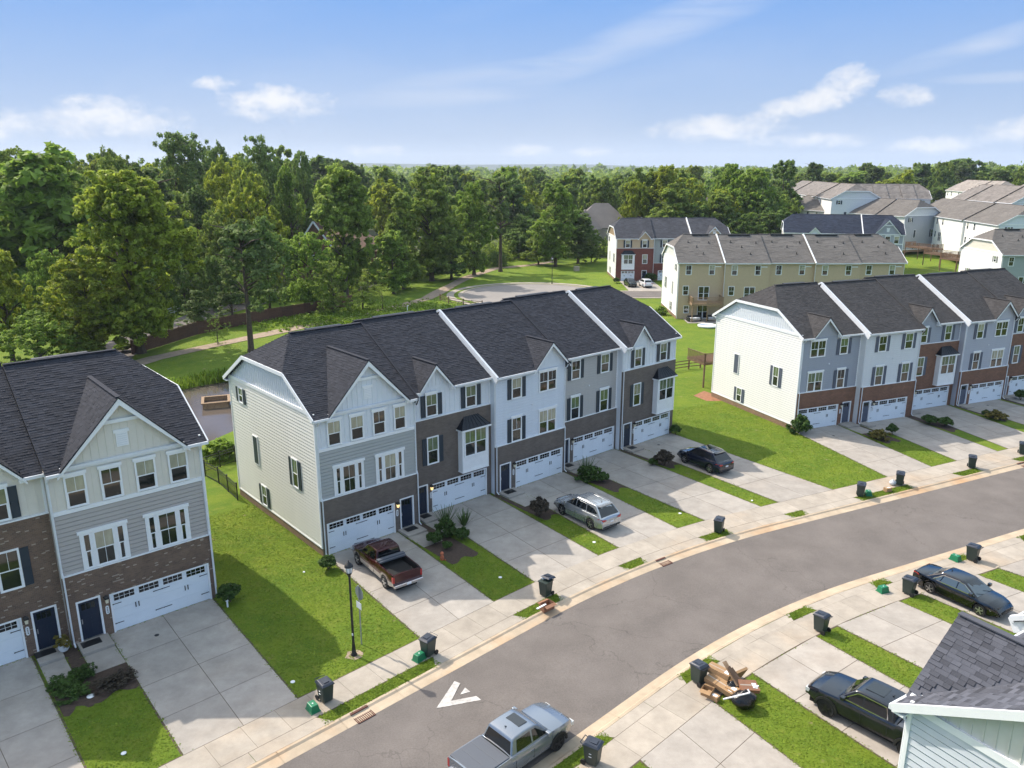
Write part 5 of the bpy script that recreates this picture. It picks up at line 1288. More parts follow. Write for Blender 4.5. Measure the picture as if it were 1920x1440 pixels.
    for i, a in enumerate(((1795,430,299,104,'round','leafB','big dark domed tree on the right skyline'),(1727,440,318,70,'round','leafA','rounded tree left of the big dark domed one'),(1868,330,318,74,'pine','pine','pine before the horizon right of the domed tree'),(1912,320,308,60,'broad','leafA','tree cut by the right edge on the skyline'),(1610,400,322,110,'broad','leafD','bright green tree above the far pale terrace'),(1660,350,338,100,'round','leafC','yellow green trees behind the far terraces'),(1555,410,322,90,'broad','leafA','mid green tree above the far roofs'),(1500,400,325,80,'broad','leafA','tree just right of the tall dark spiky one'),(1760,345,352,80,'round','leafB','dark low tree above the distant roofs'))):
        T(*a, g5, dens=.8, leaf=.62, seed=60+i%4)
M['leafH'] = leafm('leaf sunlit green', (.185,.270,.042), (.340,.390,.046), .5)
hero_trees()

def edge_y(x):
    P = [(-140,128),(-62,128),(-50,140),(-32,150),(-19,180),(-8,200),(0,212),(13,218),(26,214),(34,205),(60,205),(76,212),(88,250),(100,330),(400,340)]
    for (x0,y0),(x1,y1) in zip(P, P[1:]):
        if x0 <= x <= x1: return y0+(y1-y0)*(x-x0)/(x1-x0)
    return 340
def fill_trees():
    rg = random.Random(3); pts = []
    houses = [(o.matrix_world.translation if False else o.location, 13) for o in bpy.data.objects if o.name.split('.')[0] == 'detached_house']
    own = [(o.location.x, o.location.y) for o in bpy.data.objects if o.name.split('.')[0] == 'tree']
    tries = 0
    lab = {'leafA': 'mid green woodland tree', 'leafB': 'dark green woodland tree', 'leafC': 'yellow green woodland tree', 'leafD': 'bright green woodland tree', 'pine': 'dark woodland pine'}
    n = 0
    while n < 215 and tries < 9000:
        tries += 1
        Y = 132+ (460-132)*rg.random()**1.3; x = rg.uniform(-.74*Y, .70*Y)
        if Y < edge_y(x)+rg.uniform(0, 5): continue
        if any((x-h.x)**2+((Y-5-h.y)*(.7 if Y > h.y else 1.0))**2 < (r_+3)**2 for h, r_ in houses): continue
        if any(abs(x-h.x - (Y-h.y)*h.x/h.y) < 11 and 0 < h.y-Y < 24 for h, r_ in houses): continue
        sp_ = 7.5+Y*.020
        if any((x-a)**2+(Y-b)**2 < sp_**2 for a, b in pts) or any((x-a)**2+(Y-b)**2 < 30 for a, b in own): continue
        if x > 88 and Y < 345: continue
        if 40 < x < 100 and 168 < Y < 205: continue
        pts.append((x, Y)); n += 1
        left = smooth(-10, -70, x)
        h = rg.uniform(15, 21)+7*left*rg.random() + (3 if Y > 280 else 0)
        m = rg.choice(['leafA', 'leafA', 'leafB', 'leafB', 'leafD', 'leafC', 'pine', 'leafA']); kind = 'pine' if m == 'pine' else rg.choice(['broad', 'round', 'tall', 'broad'])
        far = Y > 260
        cr, tr = proto(kind, rg.randrange(3)+(70 if far else 0), m, .7 if far else 1.0, .62 if far else .42)
        side = 'left of the photo' if x < -45 else ('in the middle of the photo' if x < 30 else 'at the right of the photo')
        root = tag(empty('tree', (x, Y, hz(x, Y)-.05), rg.uniform(0, 6.28)), '%s in the wood %s%s' % (lab[m], side, ', far back' if far else ''), 'tree', 'woodland trees')
        wd = h*rg.uniform(.52, .74); sx = wd/(16*ASP[kind]); sz = h/16
        link('trunk', tr, root, scale=(sx, sx, sz)); link('crown', cr, root, scale=(sx, sx, sz))
fill_trees()

def undergrowth():
    rg = np.random.default_rng(12); cs = []; rs = []
    for i in range(2300):
        x = rg.uniform(-125, 84); y = edge_y(x)+rg.uniform(-2.5, 12); 
        if 19 < x < 52 and y > 205: y += 4
        if -52 < x < -18 and 138 < y < 165 and rg.random() < .5: continue
        h = rg.uniform(.8, 6.5)*(1 if y > edge_y(x) else .45); cs.append((x, y, hz(x, y)+h*.6)); rs.append(h*.55+.35)
    v, f = leaf_cloud(cs, rs, 30, .34, rg); tag(link('undergrowth', np_mesh('undergrowth', v, f, M['leafA'])), 'mixed undergrowth along the edge of the wood', 'undergrowth', kind='stuff')
undergrowth()

def far_woods():
    """canopy that closes the view up to the horizon"""
    rg = np.random.default_rng(5); V = []; F = []; nb = 0
    for band, (y0, y1, n, leaf, per) in enumerate(((430, 800, 700, 1.5, 60), (800, 1800, 800, 3.2, 34), (1800, 4200, 800, 7, 22))):
        Y = rg.uniform(y0, y1, n); X = rg.uniform(-.82, .82, n)*Y; H_ = rg.uniform(12, 21, n)*(1 if band == 0 else 1.05)
        cs = []; rs = []
        for x, y, h in zip(X, Y, H_):
            z = hz(x, y); k = 5 if band == 0 else 4
            if 0.20*y < x and y < 620 and rg.random() < .55: h *= .75
            for j in range(k):
                a = rg.uniform(0, 6.28); w = h*.28*(1 if band == 0 else 1.8); cs.append((x+w*math.cos(a)*rg.random(), y+w*math.sin(a)*rg.random(), z+h*rg.uniform(.35, .9))); rs.append(h*.24*(1 if band == 0 else 1.6))
        v, f = leaf_cloud(cs, rs, max(4, per//5), leaf, rg, flat=.8); V.append(v); F.append(f+nb); nb += len(v)
    me = np_mesh('far_woods', np.concatenate(V), np.concatenate(F), M['leafA']); tag(link('far_woods', me), 'hazy distant woodland canopy reaching to the horizon', 'woodland', kind='stuff')
    # low hills at the very horizon
    q = MB(); n = 60; vs = []
    for i in range(n+1):
        a = R(-42+84*i/n); 
        for (d, h) in ((5200, -5), (6000, 34+22*math.sin(i*.31+1)*math.sin(i*.13)+26*math.exp(-((i-24)/6)**2)), (7500, -20)): vs.append((d*math.sin(a), d*math.cos(a), h))
    fs = [(i*3+j, i*3+j+1, (i+1)*3+j+1, (i+1)*3+j)[::-1] for i in range(n) for j in (0, 1)]
    me = bpy.data.meshes.new('hills'); me.from_pydata(vs, [], fs); me.materials.append(mat('wooded hillside', (.045,.07,.035), 1, var=.2, vscale=.004)); tag(link('hills', me), kind='structure')
far_woods()

# woodland floor, paths, turning circle, far roads
def grounds():
    pts = []
    xs = [-300,-140,-62,-50,-32,-19,-8,0,13,26,34,60,76,88,100,300]
    vs = []; fs = []
    for x in np.arange(-340, 330, 10.0):
        y0 = edge_y(max(-139, min(399, x)))+2
        for y in [y0+d for d in (0, 30, 80, 160, 320, 700)]: vs.append((x, y, hz(x, y)+.03))
    n = 6; m_ = len(vs)//n
    for i in range(m_-1):
        for j in range(n-1): fs.append((i*n+j, (i+1)*n+j, (i+1)*n+j+1, i*n+j+1))
    me = bpy.data.meshes.new('woodland_floor'); me.from_pydata(vs, [], fs); me.materials.append(M['grass_dk']); tag(link('woodland_floor', me), kind='structure')
    def ribbon(name, pts, w, m, z=.05):
        vs = []; fs = []; P = [Vector(p[:2]) for p in pts]
        # resample
        Q = []
        for a, b in zip(P, P[1:]):
            k = max(1, int((b-a).length/3)); Q += [a.lerp(b, i/k) for i in range(k)]
        Q.append(P[-1])
        for i, p in enumerate(Q):
            d = (Q[min(i+1, len(Q)-1)]-Q[max(i-1, 0)]).normalized(); nn = Vector((-d.y, d.x))*(w/2*(1+.12*math.sin(i*.9)))
            for s_ in (-1, 1): c = p+nn*s_; vs.append((c.x, c.y, hz(c.x, c.y)+z))
        for i in range(len(Q)-1): fs.append((2*i, 2*i+1, 2*i+3, 2*i+2)[::-1])
        me = bpy.data.meshes.new(name); me.from_pydata(vs, [], fs); me.materials.append(m); o = link(name, me); tag(o, kind='structure'); return fixn(o)
    ribbon('footpath', [at(*p) for p in ((180,705),(290,672),(400,648),(560,614),(700,588),(800,560),(872,522),(930,503),(1000,497),(1040,490))], 2.6, M['dirt'])
    # turning circle and its road
    def disc(name, c, r0, r1, z, m, n=64, kind='structure'):
        vs = []; fs = []
        for i in range(n):
            a = 2*math.pi*i/n
            for r in (r0, r1): vs.append((c[0]+r*math.cos(a), c[1]+r*math.sin(a), z))
        for i in range(n): j = (i+1)%n; fs.append((2*i, 2*i+1, 2*j+1, 2*j))
        me = bpy.data.meshes.new(name); me.from_pydata(vs, [], fs); me.materials.append(m); tag(link(name, me), kind=kind)
    c = (4.0, 151.0)
    vs = [(c[0]+13.6*math.cos(2*math.pi*i/64), c[1]+13.6*math.sin(2*math.pi*i/64), .035) for i in range(64)]
    me = bpy.data.meshes.new('turning_circle'); me.from_pydata(vs, [], [tuple(range(64))]); me.materials.append(M['asphalt_far']); tag(link('turning_circle', me), kind='structure')
    disc('kerb_ring', c, 13.6, 14.4, .08, M['walk']); disc('sidewalk_ring', c, 15.2, 16.6, .045, M['walk'])
    poly_sheet('road', [(8,147),(95,147),(95,154.5),(8,155.5)], .05, M['asphalt']); poly_sheet('kerb_strip', [(17,154.9),(95,154.9),(95,155.6),(17,155.6)], .07, M['walk']); poly_sheet('kerb_strip', [(17,146.2),(95,146.2),(95,146.9),(17,146.9)], .07, M['walk'])
    for x in (23.2, 33.5, 42.5): poly_sheet('driveway', [(x,155.7),(x+7.2,155.7),(x+7.2,170.0),(x,170.0)], .06, M['conc'])
    # road beyond the brown fence
    ribbon('road', [at(120,735), at(250,640), at(380,592), at(430,578), at(480,566)], 6.0, M['asphalt'], .06)
    poly_sheet('clay_patch', [at(*p) for p in ((1300,742),(1320,733),(1345,742),(1352,752),(1325,752))], .012, M['clay'])
    # pond
    n = 72; vs = []
    for i in range(n):
        a = 2*math.pi*i/n; lo = .5
        for r in np.arange(2, 30, .25):
            u, v = r*math.cos(a), r*math.sin(a)
            x, y = POND[0]+u, POND[1]+v
            if pond_d(x, y) > 1.05: break
        vs.append((x, y, -.42))
    me = bpy.data.meshes.new('pond_water'); me.from_pydata(vs, [], [tuple(range(n))]); me.materials.append(M['water']); tag(link('pond_water', me), kind='structure')
    # reed belt on the far bank and tufts
    rg = np.random.default_rng(8); P = []
    while len(P) < 5200:
        x, y = rg.uniform(POND[0]-28, POND[0]+28), rg.uniform(POND[1]-28, POND[1]+30); d = pond_d(x, y)
        if 1.0 < d < 1.34 and (y-POND[1]) > (x-POND[0])*-.9+2: P.append((x, y, hz(x, y)-.3))
    P = np.array(P); k = len(P); h = rg.uniform(.5, 1.15, k); a = rg.uniform(0, 6.28, k); w = .09; lean = rg.normal(size=(k, 2))*.25
    dx = np.stack([np.cos(a)*w, np.sin(a)*w, np.zeros(k)], 1); top = P+np.stack([lean[:, 0], lean[:, 1], h], 1)
    V = np.stack([P-dx, P+dx, top+dx*.4, top-dx*.4], 1).reshape(-1, 3); F = np.arange(4*k).reshape(-1, 4)
    tag(link('reeds', np_mesh('reeds', V, F, M['reed'])), 'bright green reeds along the far bank of the pond', 'reeds', kind='stuff')
    # rough herbs on the bank above the pond
    P = []
    for (px, py, r, kk) in ((560,606,4,260),(690,592,5,380),(610,600,3.5,200),(745,585,5,260),(640,596,4,240),(800,577,5,160)):
        c = at(px, py); P += [(c.x+rg.normal()*r, c.y+rg.normal()*r*.8, 0) for _ in range(kk)]
    P = np.array(P); v, f = leaf_cloud(P+np.array([0,0,.25]), np.full(len(P), .35), 6, .2, rg); tag(link('weeds', np_mesh('weeds', v, f, M['reed'])), 'rough weeds on the bank behind the middle terrace', 'weeds', kind='stuff')
grounds()

# ------------------------------------------------------------------ shrubs and bed plants
def shrub(px, py, w, h, m, label, kind='shrub', dens=1.0, leaf=.09, group='shrubs in the front beds', seed=None, name='shrub'):
    p = at(px, py); seed = int(px)%3 if seed is None else seed
    k = ('s', kind, seed, m, dens, leaf)
    if k not in PROT: V, F = crown(kind, 100+seed, 1.0, dens, leaf); PROT[k] = np_mesh('foliage', V, F, M[m])
    root = tag(empty(name, (p.x, p.y, 0), px), label, 'shrub', group)
    link('foliage', PROT[k], root, scale=(w, w, h))
    q = MB()
    for i in range(5): a = i*1.3; q.tube([(0,0,-.02), (math.cos(a)*w*.18, math.sin(a)*w*.18, h*.45)], [.02, .01], 4)
    q.build('stems', M['bark'], root); return root
def spiky(px, py, h, label, m='shrub', n=70, w=.5):
    p = at(px, py); rg = np.random.default_rng(int(px)); a = rg.uniform(0, 6.28, n); t = rg.uniform(.05, .6, n); L_ = h*rg.uniform(.6, 1, n)
    B = np.stack([np.cos(a)*.1, np.sin(a)*.1, np.zeros(n)], 1); T_ = B+np.stack([np.cos(a)*t*L_*1.3, np.sin(a)*t*L_*1.3, L_*np.cos(t)], 1); dx = np.stack([-np.sin(a)*.03, np.cos(a)*.03, np.zeros(n)], 1)
    V = np.stack([B-dx, B+dx, T_+dx*.3, T_-dx*.3], 1).reshape(-1, 3); F = np.arange(4*n).reshape(-1, 4)
    root = tag(empty('ornamental_grass', (p.x, p.y, 0)), label, 'plant', 'spiky plants in the beds'); link('foliage', np_mesh('foliage', V, F, M[m]), root)
def shrubs():
    S = shrub
    S(432,1128,1.35,1.15,'shrub','dark round bush beside the wide garage of the nearest house', seed=0)
    S(616,1068,1.15,.95,'shrub','round green bush at the front corner of the cream end wall')
    S(838,1004,1.2,1.3,'shrub','tallest leafy bush of the clump right of the maroon pickup','bushy', seed=1)
    S(866,1012,1.1,.9,'shrub','bright leafy bush at the right of the clump by the maroon pickup')
    S(815,1020,1.1,.9,'shrub','leafy bush at the left of the clump by the maroon pickup')
    S(838,1030,.7,.6,'shrub','small dark ball bush low in the clump by the maroon pickup')
    spiky(836,985,1.5,'spiky sword leaved plant rising from the clump by the maroon pickup')
    spiky(870,985,1.2,'second spiky plant behind the bush clump by the maroon pickup')
    S(1011,968,1.5,1.45,'shrub_dk','dark purplish round bush left of the silver wagon', seed=2)
    S(1103,902,1.6,1.35,'shrub','bright leafy shrub right of the silver wagon','bushy')
    S(1130,903,1.1,.8,'shrub','low leafy shrub in front of the bright one right of the silver wagon')
    spiky(1098,890,1.5,'spiky plant in the bed right of the silver wagon')
    S(1245,872,1.7,1.35,'shrub_dk','dark purplish bush left of the dark blue wagon', seed=1)
    S(1224,872,.9,.6,'shrub','low green bush beside the purplish bush left of the dark blue wagon')
    S(1266,815,1.1,1.0,'shrub','dark bush at the right front corner of the middle terrace')
    S(1497,812,1.6,1.9,'shrub','bright leafy bush at the front corner of the bright white end wall','bushy', seed=0)
    S(1634,820,.8,.6,'shrub','small dark ball bush in the first bed of the right terrace')
    S(1650,824,1.3,1.0,'shrub_y','yellowish flowering shrub in the first bed of the right terrace','bushy')
    S(1672,815,1.1,1.1,'shrub','green rounded bush right of the yellowish shrub on the right terrace')
    S(1742,796,1.6,.95,'shrub','dark clipped hedge ball, left of the pair on the right terrace', seed=0)
    S(1772,800,1.4,.95,'shrub','dark clipped hedge ball, right of the pair on the right terrace', seed=0)
    S(1848,781,.9,.7,'shrub','small ball bush in the third bed of the right terrace')
    S(1866,786,1.5,1.0,'shrub_y','golden spreading shrub in the third bed of the right terrace','bushy')
    S(1913,750,1.4,1.2,'shrub','bush cut by the right edge on the right terrace')
    S(125,1290,1.3,.55,'shrub','low bright shrub nearest the driveway in the foreground bed','bushy', leaf=.07)
    S(155,1272,1.0,.65,'shrub','low shrub near the front walk in the foreground bed','bushy', leaf=.07)
    S(135,1305,1.2,.45,'shrub','flat leafy ground shrub low in the foreground bed','bushy', leaf=.06)
    S(205,1288,1.2,.5,'shrub_dk','dark twiggy shrub at the middle of the foreground bed','bushy', leaf=.05)
    S(228,1276,1.1,.5,'shrub_dk','dark reddish twiggy shrub at the right of the foreground bed','bushy', leaf=.05)
    S(413,860,2.2,1.8,'leafD','feathery bright shrub beside the black pond fence','bushy', leaf=.12)
    S(1240,590,1.6,1.4,'leafD','yellow green bush at the corner of the white tan terrace end wall','bushy', leaf=.2)
    S(1156,531,1.4,1.2,'shrub','dark bush at the corner of the red brick end house', leaf=.15)
    S(1220,528,2.4,1.8,'shrub','dark shrub mass by the porch of the red brick terrace', leaf=.2)
    S(232,660,2.2,1.2,'leafD','low bright bush behind the charcoal roof near the brown fence', leaf=.15)
shrubs()

# ------------------------------------------------------------------ grass blades on the near lawns and along the concrete edges
def tufts():
    rg = np.random.default_rng(77)
    def inside(P, poly):
        x, y = P[:, 0], P[:, 1]; r = np.zeros(len(P), bool); n = len(poly); j = n-1
        for i in range(n):
            xi, yi, xj, yj = poly[i][0], poly[i][1], poly[j][0], poly[j][1]
            if yi != yj: r ^= ((yi > y) != (yj > y)) & (x < (xj-xi)*(y-yi)/(yj-yi)+xi)
            j = i
        return r
    def sp_np(s, o):
        a = np.where(s < 0, A1, np.where(s > SB, A2, A1-s/RR)); e = np.where(s < 0, s, np.where(s > SB, s-SB, 0))
        return np.stack([CX-np.sin(a)*(RR-o)+np.cos(a)*e, CY+np.cos(a)*(RR-o)+np.sin(a)*e], 1)
    P = []
    for (s0, s1, o0, o1, n) in ((-26, 12, -22, -.03, 95000), (12, 48, -22, -.03, 60000), (-20, 40, 13.2, 24, 60000)):
        P.append(sp_np(rg.uniform(s0, s1, n), rg.uniform(o0, o1, n)))
    for vg, a, b in ((VERGE_N, 1.70, 2.42), (VERGE_S, 11.01, 11.6)):
        for (p, q_) in vg[:8]:
            s0, s1 = sorted((inv(at(*p))[0], inv(at(*q_))[0])); n = int((s1-s0)*420); P.append(sp_np(rg.uniform(s0+.1, s1-.1, n), rg.uniform(a, b, n)))
    P = np.concatenate(P); keep = np.ones(len(P), bool)
    for poly in BLOCK: keep &= ~inside(P, poly)
    P = P[keep]
    E_ = []
    for poly in BLOCK:      # a ragged fringe along every slab edge
        if len(poly) != 4: continue
        for a, b in zip(poly, list(poly[1:])+[poly[0]]):
            a, b = np.array([a[0], a[1]]), np.array([b[0], b[1]]); L_ = np.linalg.norm(b-a)
            if L_ < 2 or np.hypot(*(a+b)/2) > 75: continue
            n = int(L_*26); t = rg.uniform(0, 1, n)[:, None]; d = (b-a)/L_; nn = np.array([d[1], -d[0]]); E_.append(a+(b-a)*t+nn*rg.normal(.0, .025, n)[:, None])
    Ed = np.concatenate(E_); ok = np.ones(len(Ed), bool)
    so_ = np.array([inv(p)[1] for p in Ed]); ok &= (so_ < -.05) | (so_ > 13.2)
    mid = Ed; P = np.concatenate([P, Ed[ok]])
    k = len(P); h = rg.uniform(.012, .035, k); a = rg.uniform(0, 6.28, k); w = rg.uniform(.02, .05, k); lean = rg.normal(size=(k, 2))*.06
    B = np.concatenate([P, np.zeros((k, 1))], 1); dx = np.stack([np.cos(a)*w, np.sin(a)*w, np.zeros(k)], 1); T_ = B+np.stack([lean[:, 0], lean[:, 1], h], 1)
    V = np.stack([B-dx, B+dx, T_+dx*.5, T_-dx*.5], 1).reshape(-1, 3); F = np.arange(4*k).reshape(-1, 4)
    tag(link('grass', np_mesh('grass', V, F, M['blade'])), 'short mown grass of the lawns beside the driveways', 'grass', kind='stuff')
M['blade'] = mat('grass blades', (.120,.200,.022), .8, var=.15, vscale=.5, island=.22, trans=.3, col2=(.19,.25,.03), spec=.1)
tufts()
# ------------------------------------------------------------------ fences
def fence_between(name, pts, label, cat, kind, group=None, mat_='woodred'):
    p0 = Vector((pts[0][0], pts[0][1], 0)); root = tag(empty(name, (p0.x, p0.y, 0)), label, cat, group)
    P = [Vector((p[0], p[1], 0))-p0 for p in pts]
    panel = {}
    for a, b in zip(P, P[1:]):
        L_ = (b-a).length; step = {'board': 2.4, 'rail': 2.6, 'metal': 1.9, 'white': 2.6}[kind]; n = max(1, round(L_/step)); w = L_/n; ang = math.atan2((b-a).y, (b-a).x)
        for i in range(n+1):
            c = a.lerp(b, i/n); h = {'board': 1.95, 'rail': 1.25, 'metal': 1.35, 'white': 1.35}[kind]; t = {'board': .10, 'rail': .14, 'metal': .075, 'white': .12}[kind]
            k = ('fp', kind)
            if k not in MESH: MESH[k] = MB().box(-t/2, t/2, -t/2, t/2, -.4, h).taper(-t*.62, t*.62, -t*.62, t*.62, h, h+.05, 1).mesh('post', M[mat_])
            if i < n or b is P[-1]: link('post', MESH[k], root, c, (0,0,ang))
            if i == n: continue
            if kind == 'board':
                k = ('fb', round(w, 1))
                if k not in MESH:
                    q = MB().box(.05, w-.05, .0, .04, .35, .44).box(.05, w-.05, .0, .04, 1.45, 1.54); m = int(w/.145)
                    for j in range(m): x = .03+(w-.06)*j/m; q.box(x, x+(w-.06)/m-.012, -.022, 0, .03, 1.84+.02*math.sin(j*2.1))
                    q.box(.0, w, -.05, .06, 1.87, 1.91); MESH[k] = q.mesh('fence_panel', M[mat_])
                tag(link('fence_panel', MESH[k], root, c, (0,0,ang)), kind='stuff')
            else:
                zs = {'rail': (.35, .72, 1.08), 'metal': (.12, 1.02, 1.24), 'white': (.35, .72, 1.1)}[kind]; th = {'rail': .10, 'metal': .035, 'white': .14}[kind]
                for z in zs: link('rail', cached(('rl', kind, round(w, 2)), lambda: MB().box(0, w, -.02, .02, -th/2, th/2).mesh('rail', M[mat_])), root, (c.x, c.y, z), (0,0,ang))
                if kind == 'metal':
                    q = MB()
                    for j in range(1, int(w/.13)): q.box(w*j/int(w/.13)-.009, w*j/int(w/.13)+.009, -.009, .009, .05, 1.3)
                    tag(q.build('pickets', M[mat_], root, loc=tuple(c), rot=(0,0,ang)), kind='stuff')
    return root
fence_between('wooden_fence', [at(*p) for p in ((248,665),(300,650),(372,627),(445,612),(505,601),(572,590),(640,577),(662,573))], 'long red brown wooden privacy fence between the lawn and the wood', 'fence', 'board')
fence_between('metal_fence', [at(*p) for p in ((385,893),(411,907),(446,938))], 'black metal fence running towards the back corner of the cream end wall', 'fence', 'metal', mat_='black')
fence_between('metal_fence', [at(*p) for p in ((383,886),(442,866),(470,858))], 'black metal fence along the edge of the pond', 'fence', 'metal', mat_='black')
fence_between('rail_fence', [at(*p) for p in ((1258,697),(1291,692),(1313,690))], 'brown three rail fence between the middle and right terraces', 'fence', 'rail', mat_='woodrail')
fence_between('white_fence', [at(*p) for p in ((290,600),(345,583),(400,567),(450,556))], 'white rail fence along the lane left of the lone pine', 'fence', 'white', mat_='white')
fence_between('barrier_rail', [(-13.2,143.5),(-11.4,140.2),(-8.6,137.6),(-5.2,135.9)], 'dark wooden barrier posts at the near left edge of the turning circle', 'fence', 'rail', mat_='woodrail')
fence_between('hedge_fence', [at(*p) for p in ((1722,484),(1748,492),(1775,488))], 'small dark green fenced square on the lawn below the decks', 'fence', 'metal', mat_='black')

# pond structure, lamp posts, sign
def pond_box():
    p = at(405, 752); root = tag(empty('timber_box', (p.x, p.y, -.42), R(20)), 'square timber outlet box standing in the pond', 'outlet box')
    for i in range(4):
        a = i*math.pi/2; q = MB().box(-1.3, 1.3, 1.18, 1.3, -.3, .55); q.build('side_board', M['wood'], root, rot=(0,0,a))
        MB().box(-1.42, 1.42, 1.14, 1.42, .55, .65).build('rim_board', M['wood'], root, rot=(0,0,a), loc=(0,0,.003*i))
    MB().box(-1.17, 1.17, -1.17, 1.17, -.3, .2).build('inner_mud', M['mulch'], root)
pond_box()
def lamp_post(px, py, h, label, r=.065, z=0):
    p = at(px, py, z); root = tag(empty('street_lamp', tuple(p)), label, 'street lamp', 'street lamps')
    MB().lathe([(.16,0),(.16,.06),(.11,.14),(.085,.5),(r,.7),(r*.8,h-.75),(r*1.2,h-.72),(r*.9,h-.66)], n=12).build('pole', M['black'], root, smooth=True)
    hd = MB().lathe([(.05,h-.68),(.11,h-.60),(.14,h-.52),(.15,h-.5)], n=12).build('lamp_head', M['black'], root, smooth=True)
    MB().lathe([(.13,h-.5),(.185,h-.2),(.18,h-.18)], n=12).build('lamp_glass', M['white2'], hd, smooth=True)
    q = MB()
    for i in range(6): a = i*math.pi/3; q.tube([(.135*math.cos(a),.135*math.sin(a),h-.5),(.19*math.cos(a),.19*math.sin(a),h-.18)], .012, 4)
    q.lathe([(.22,h-.19),(.2,h-.12),(.12,h-.03),(.05,h+.03),(.03,h+.08),(.035,h+.12),(.001,h+.16)], n=12); q.build('cap', M['black'], hd, smooth=True)
    MB().box(-.03, .03, -.1, -.07, 1.15, 1.27).build('hatch', M['white2'], root)
    d = MB(); n = 10; d.add([(0,0,.012)]+[((.42+.08*math.sin(3*i))*math.cos(i*6.283/n), (.36+.06*math.cos(2*i))*math.sin(i*6.283/n), .008) for i in range(n)], [(0, 1+i, 1+(i+1)%n) for i in range(n)])
    return root
lh = solve_top(at(664,1228).x, at(664,1228).y, 1050)
lamp_post(664, 1228, lh-.16, 'tall black street lamp on the corner lawn beside the stop sign')
q_ = at(664,1228); poly_sheet('soil_ring', [(q_.x+(.45+.08*math.sin(i*2.2))*math.cos(i*.6283), q_.y+(.40+.07*math.cos(i*3.1))*math.sin(i*.6283)) for i in range(10)], .007, M['dirt'])
lamp_post(1035, 532, 5.6, 'distant black street lamp on the lawn behind the turning circle')
def stop_sign():
    p = at(678, 1208); h = solve_top(p.x, p.y, 1098); root = tag(empty('stop_sign', tuple(p), R(132)), 'grey back of an octagonal stop sign beside the black street lamp', 'road sign')
    MB().box(-.035, .035, -.02, .02, -.3, h).build('post', M['rim2'], root)
    q = MB(); q.prism([(.38*math.cos(math.pi/8+i*math.pi/4), h-.42+.38*math.sin(math.pi/8+i*math.pi/4)) for i in range(8)], lambda p_, s: (p_[0], -.035 if s else -.022, p_[1])); o = q.build('sign_plate', M['rim2'], root)
    q = MB(); q.prism([(.355*math.cos(math.pi/8+i*math.pi/4), h-.42+.355*math.sin(math.pi/8+i*math.pi/4)) for i in range(8)], lambda p_, s: (p_[0], -.040 if s else -.0355, p_[1])); q.build('sign_face', M['redlight'], o)
    MB().box(-.23, .23, .024, .034, h-1.28, h-.92).build('small_plate', M['white2'], root)
M['rim2'] = mat('galvanised sign metal', (.30,.32,.33), .5, metal=.4, var=.1)
stop_sign()
def pipe(px, py, h, lab):
    p = at(px, py); MBo = MB().tube([(0,0,0),(0,0,h),(.12,0,h+.1),(.2,0,h+.02)], .06, 8).build('vent_pipe', M['white'], loc=tuple(p)); tag(MBo, lab, 'pipe')
pipe(764, 586, 1.1, 'thin white bent pipe on the bank behind the middle terrace')
def utility(px, py, w, h, lab, m='walk'):
    p = at(px, py); o = MB().box(-w/2, w/2, -w/2, w/2, 0, h).taper(-w*.54, w*.54, -w*.54, w*.54, h, h+.08, 1.0).build('utility_box', M[m], loc=tuple(p), rot=(0,0,.3)); bev(o, .02); tag(o, lab, 'utility box')
utility(1081, 508, 1.1, 1.0, 'pale square utility box on the lawn above the turning circle', 'conc')

# decks behind the terraces
def deck(loc, rz, w, d, h, label, group='timber decks', m='wood', sc=1):
    root = tag(empty('timber_deck', loc, rz), label, 'deck', group)
    q = MB()
    n = int(w/.15); bm_ = MB().box(0, .135, 0, d, h-.03, h).mesh('deck_board', M[m])
    for i in range(n): link('deck_board', bm_, root, (i*w/n, 0, 0))
    MB().box(0, w, -.04, 0, h-.28, h-.04).box(-.04, 0, 0, d, h-.28, h-.04).box(w, w+.04, 0, d, h-.28, h-.04).build('rim_joist', M[m], root)
    for x in (.1, w/2, w-.1): MB().box(x-.07, x+.07, .0, .14, 0, h+1.05).build('post', M[m], root)
    for (a, b) in (((0,0),(w,0)), ((0,0),(0,d)), ((w,0),(w,d))):
        A, B = Vector((*a,0)), Vector((*b,0))
        for z in (h+.08, h+1.0): MB().beam(A+Vector((0,0,z)), B+Vector((0,0,z)), .09, .05).build('rail', M[m], root)
        q = MB(); k = int((B-A).length/.13)
        for j in range(k): c = A.lerp(B, (j+.5)/k); q.box(c.x-.018, c.x+.018, c.y-.018, c.y+.018, h+.08, h+1.0)
        tag(q.build('balusters', M[m], root), kind='stuff')
    return root
cdk = RC.p(3.0, -DP-3.0); deck(tuple(RC.p(1.2, -DP-.05-3.2)), RC.th+math.pi if False else RC.th, 4.2, 3.2, 2.85, 'timber deck half hidden behind the bright white end wall', m='woodrail')
bpy.data.objects['timber_deck'].rotation_euler.z = RC.th
deck((28.3, 125.35-3.0, 0), 0, 4.9, 3.0, 2.95, 'timber balcony deck on the tan end house above the patio sofas')
for i, (px, py, w) in enumerate(((1720,462,8.0),(1757,474,9.0),(1790,484,8.0))):
    p = at(px, py, 2.6+2.7); deck((p.x-3, p.y, 2.6), R(-70), w, 3.4, 2.8, ['brown timber deck nearest the grey side wall, far right', 'brown timber deck in the middle of the far right terrace', 'brown timber deck nearest the white gabled house, far right'][i], m='woodrail')
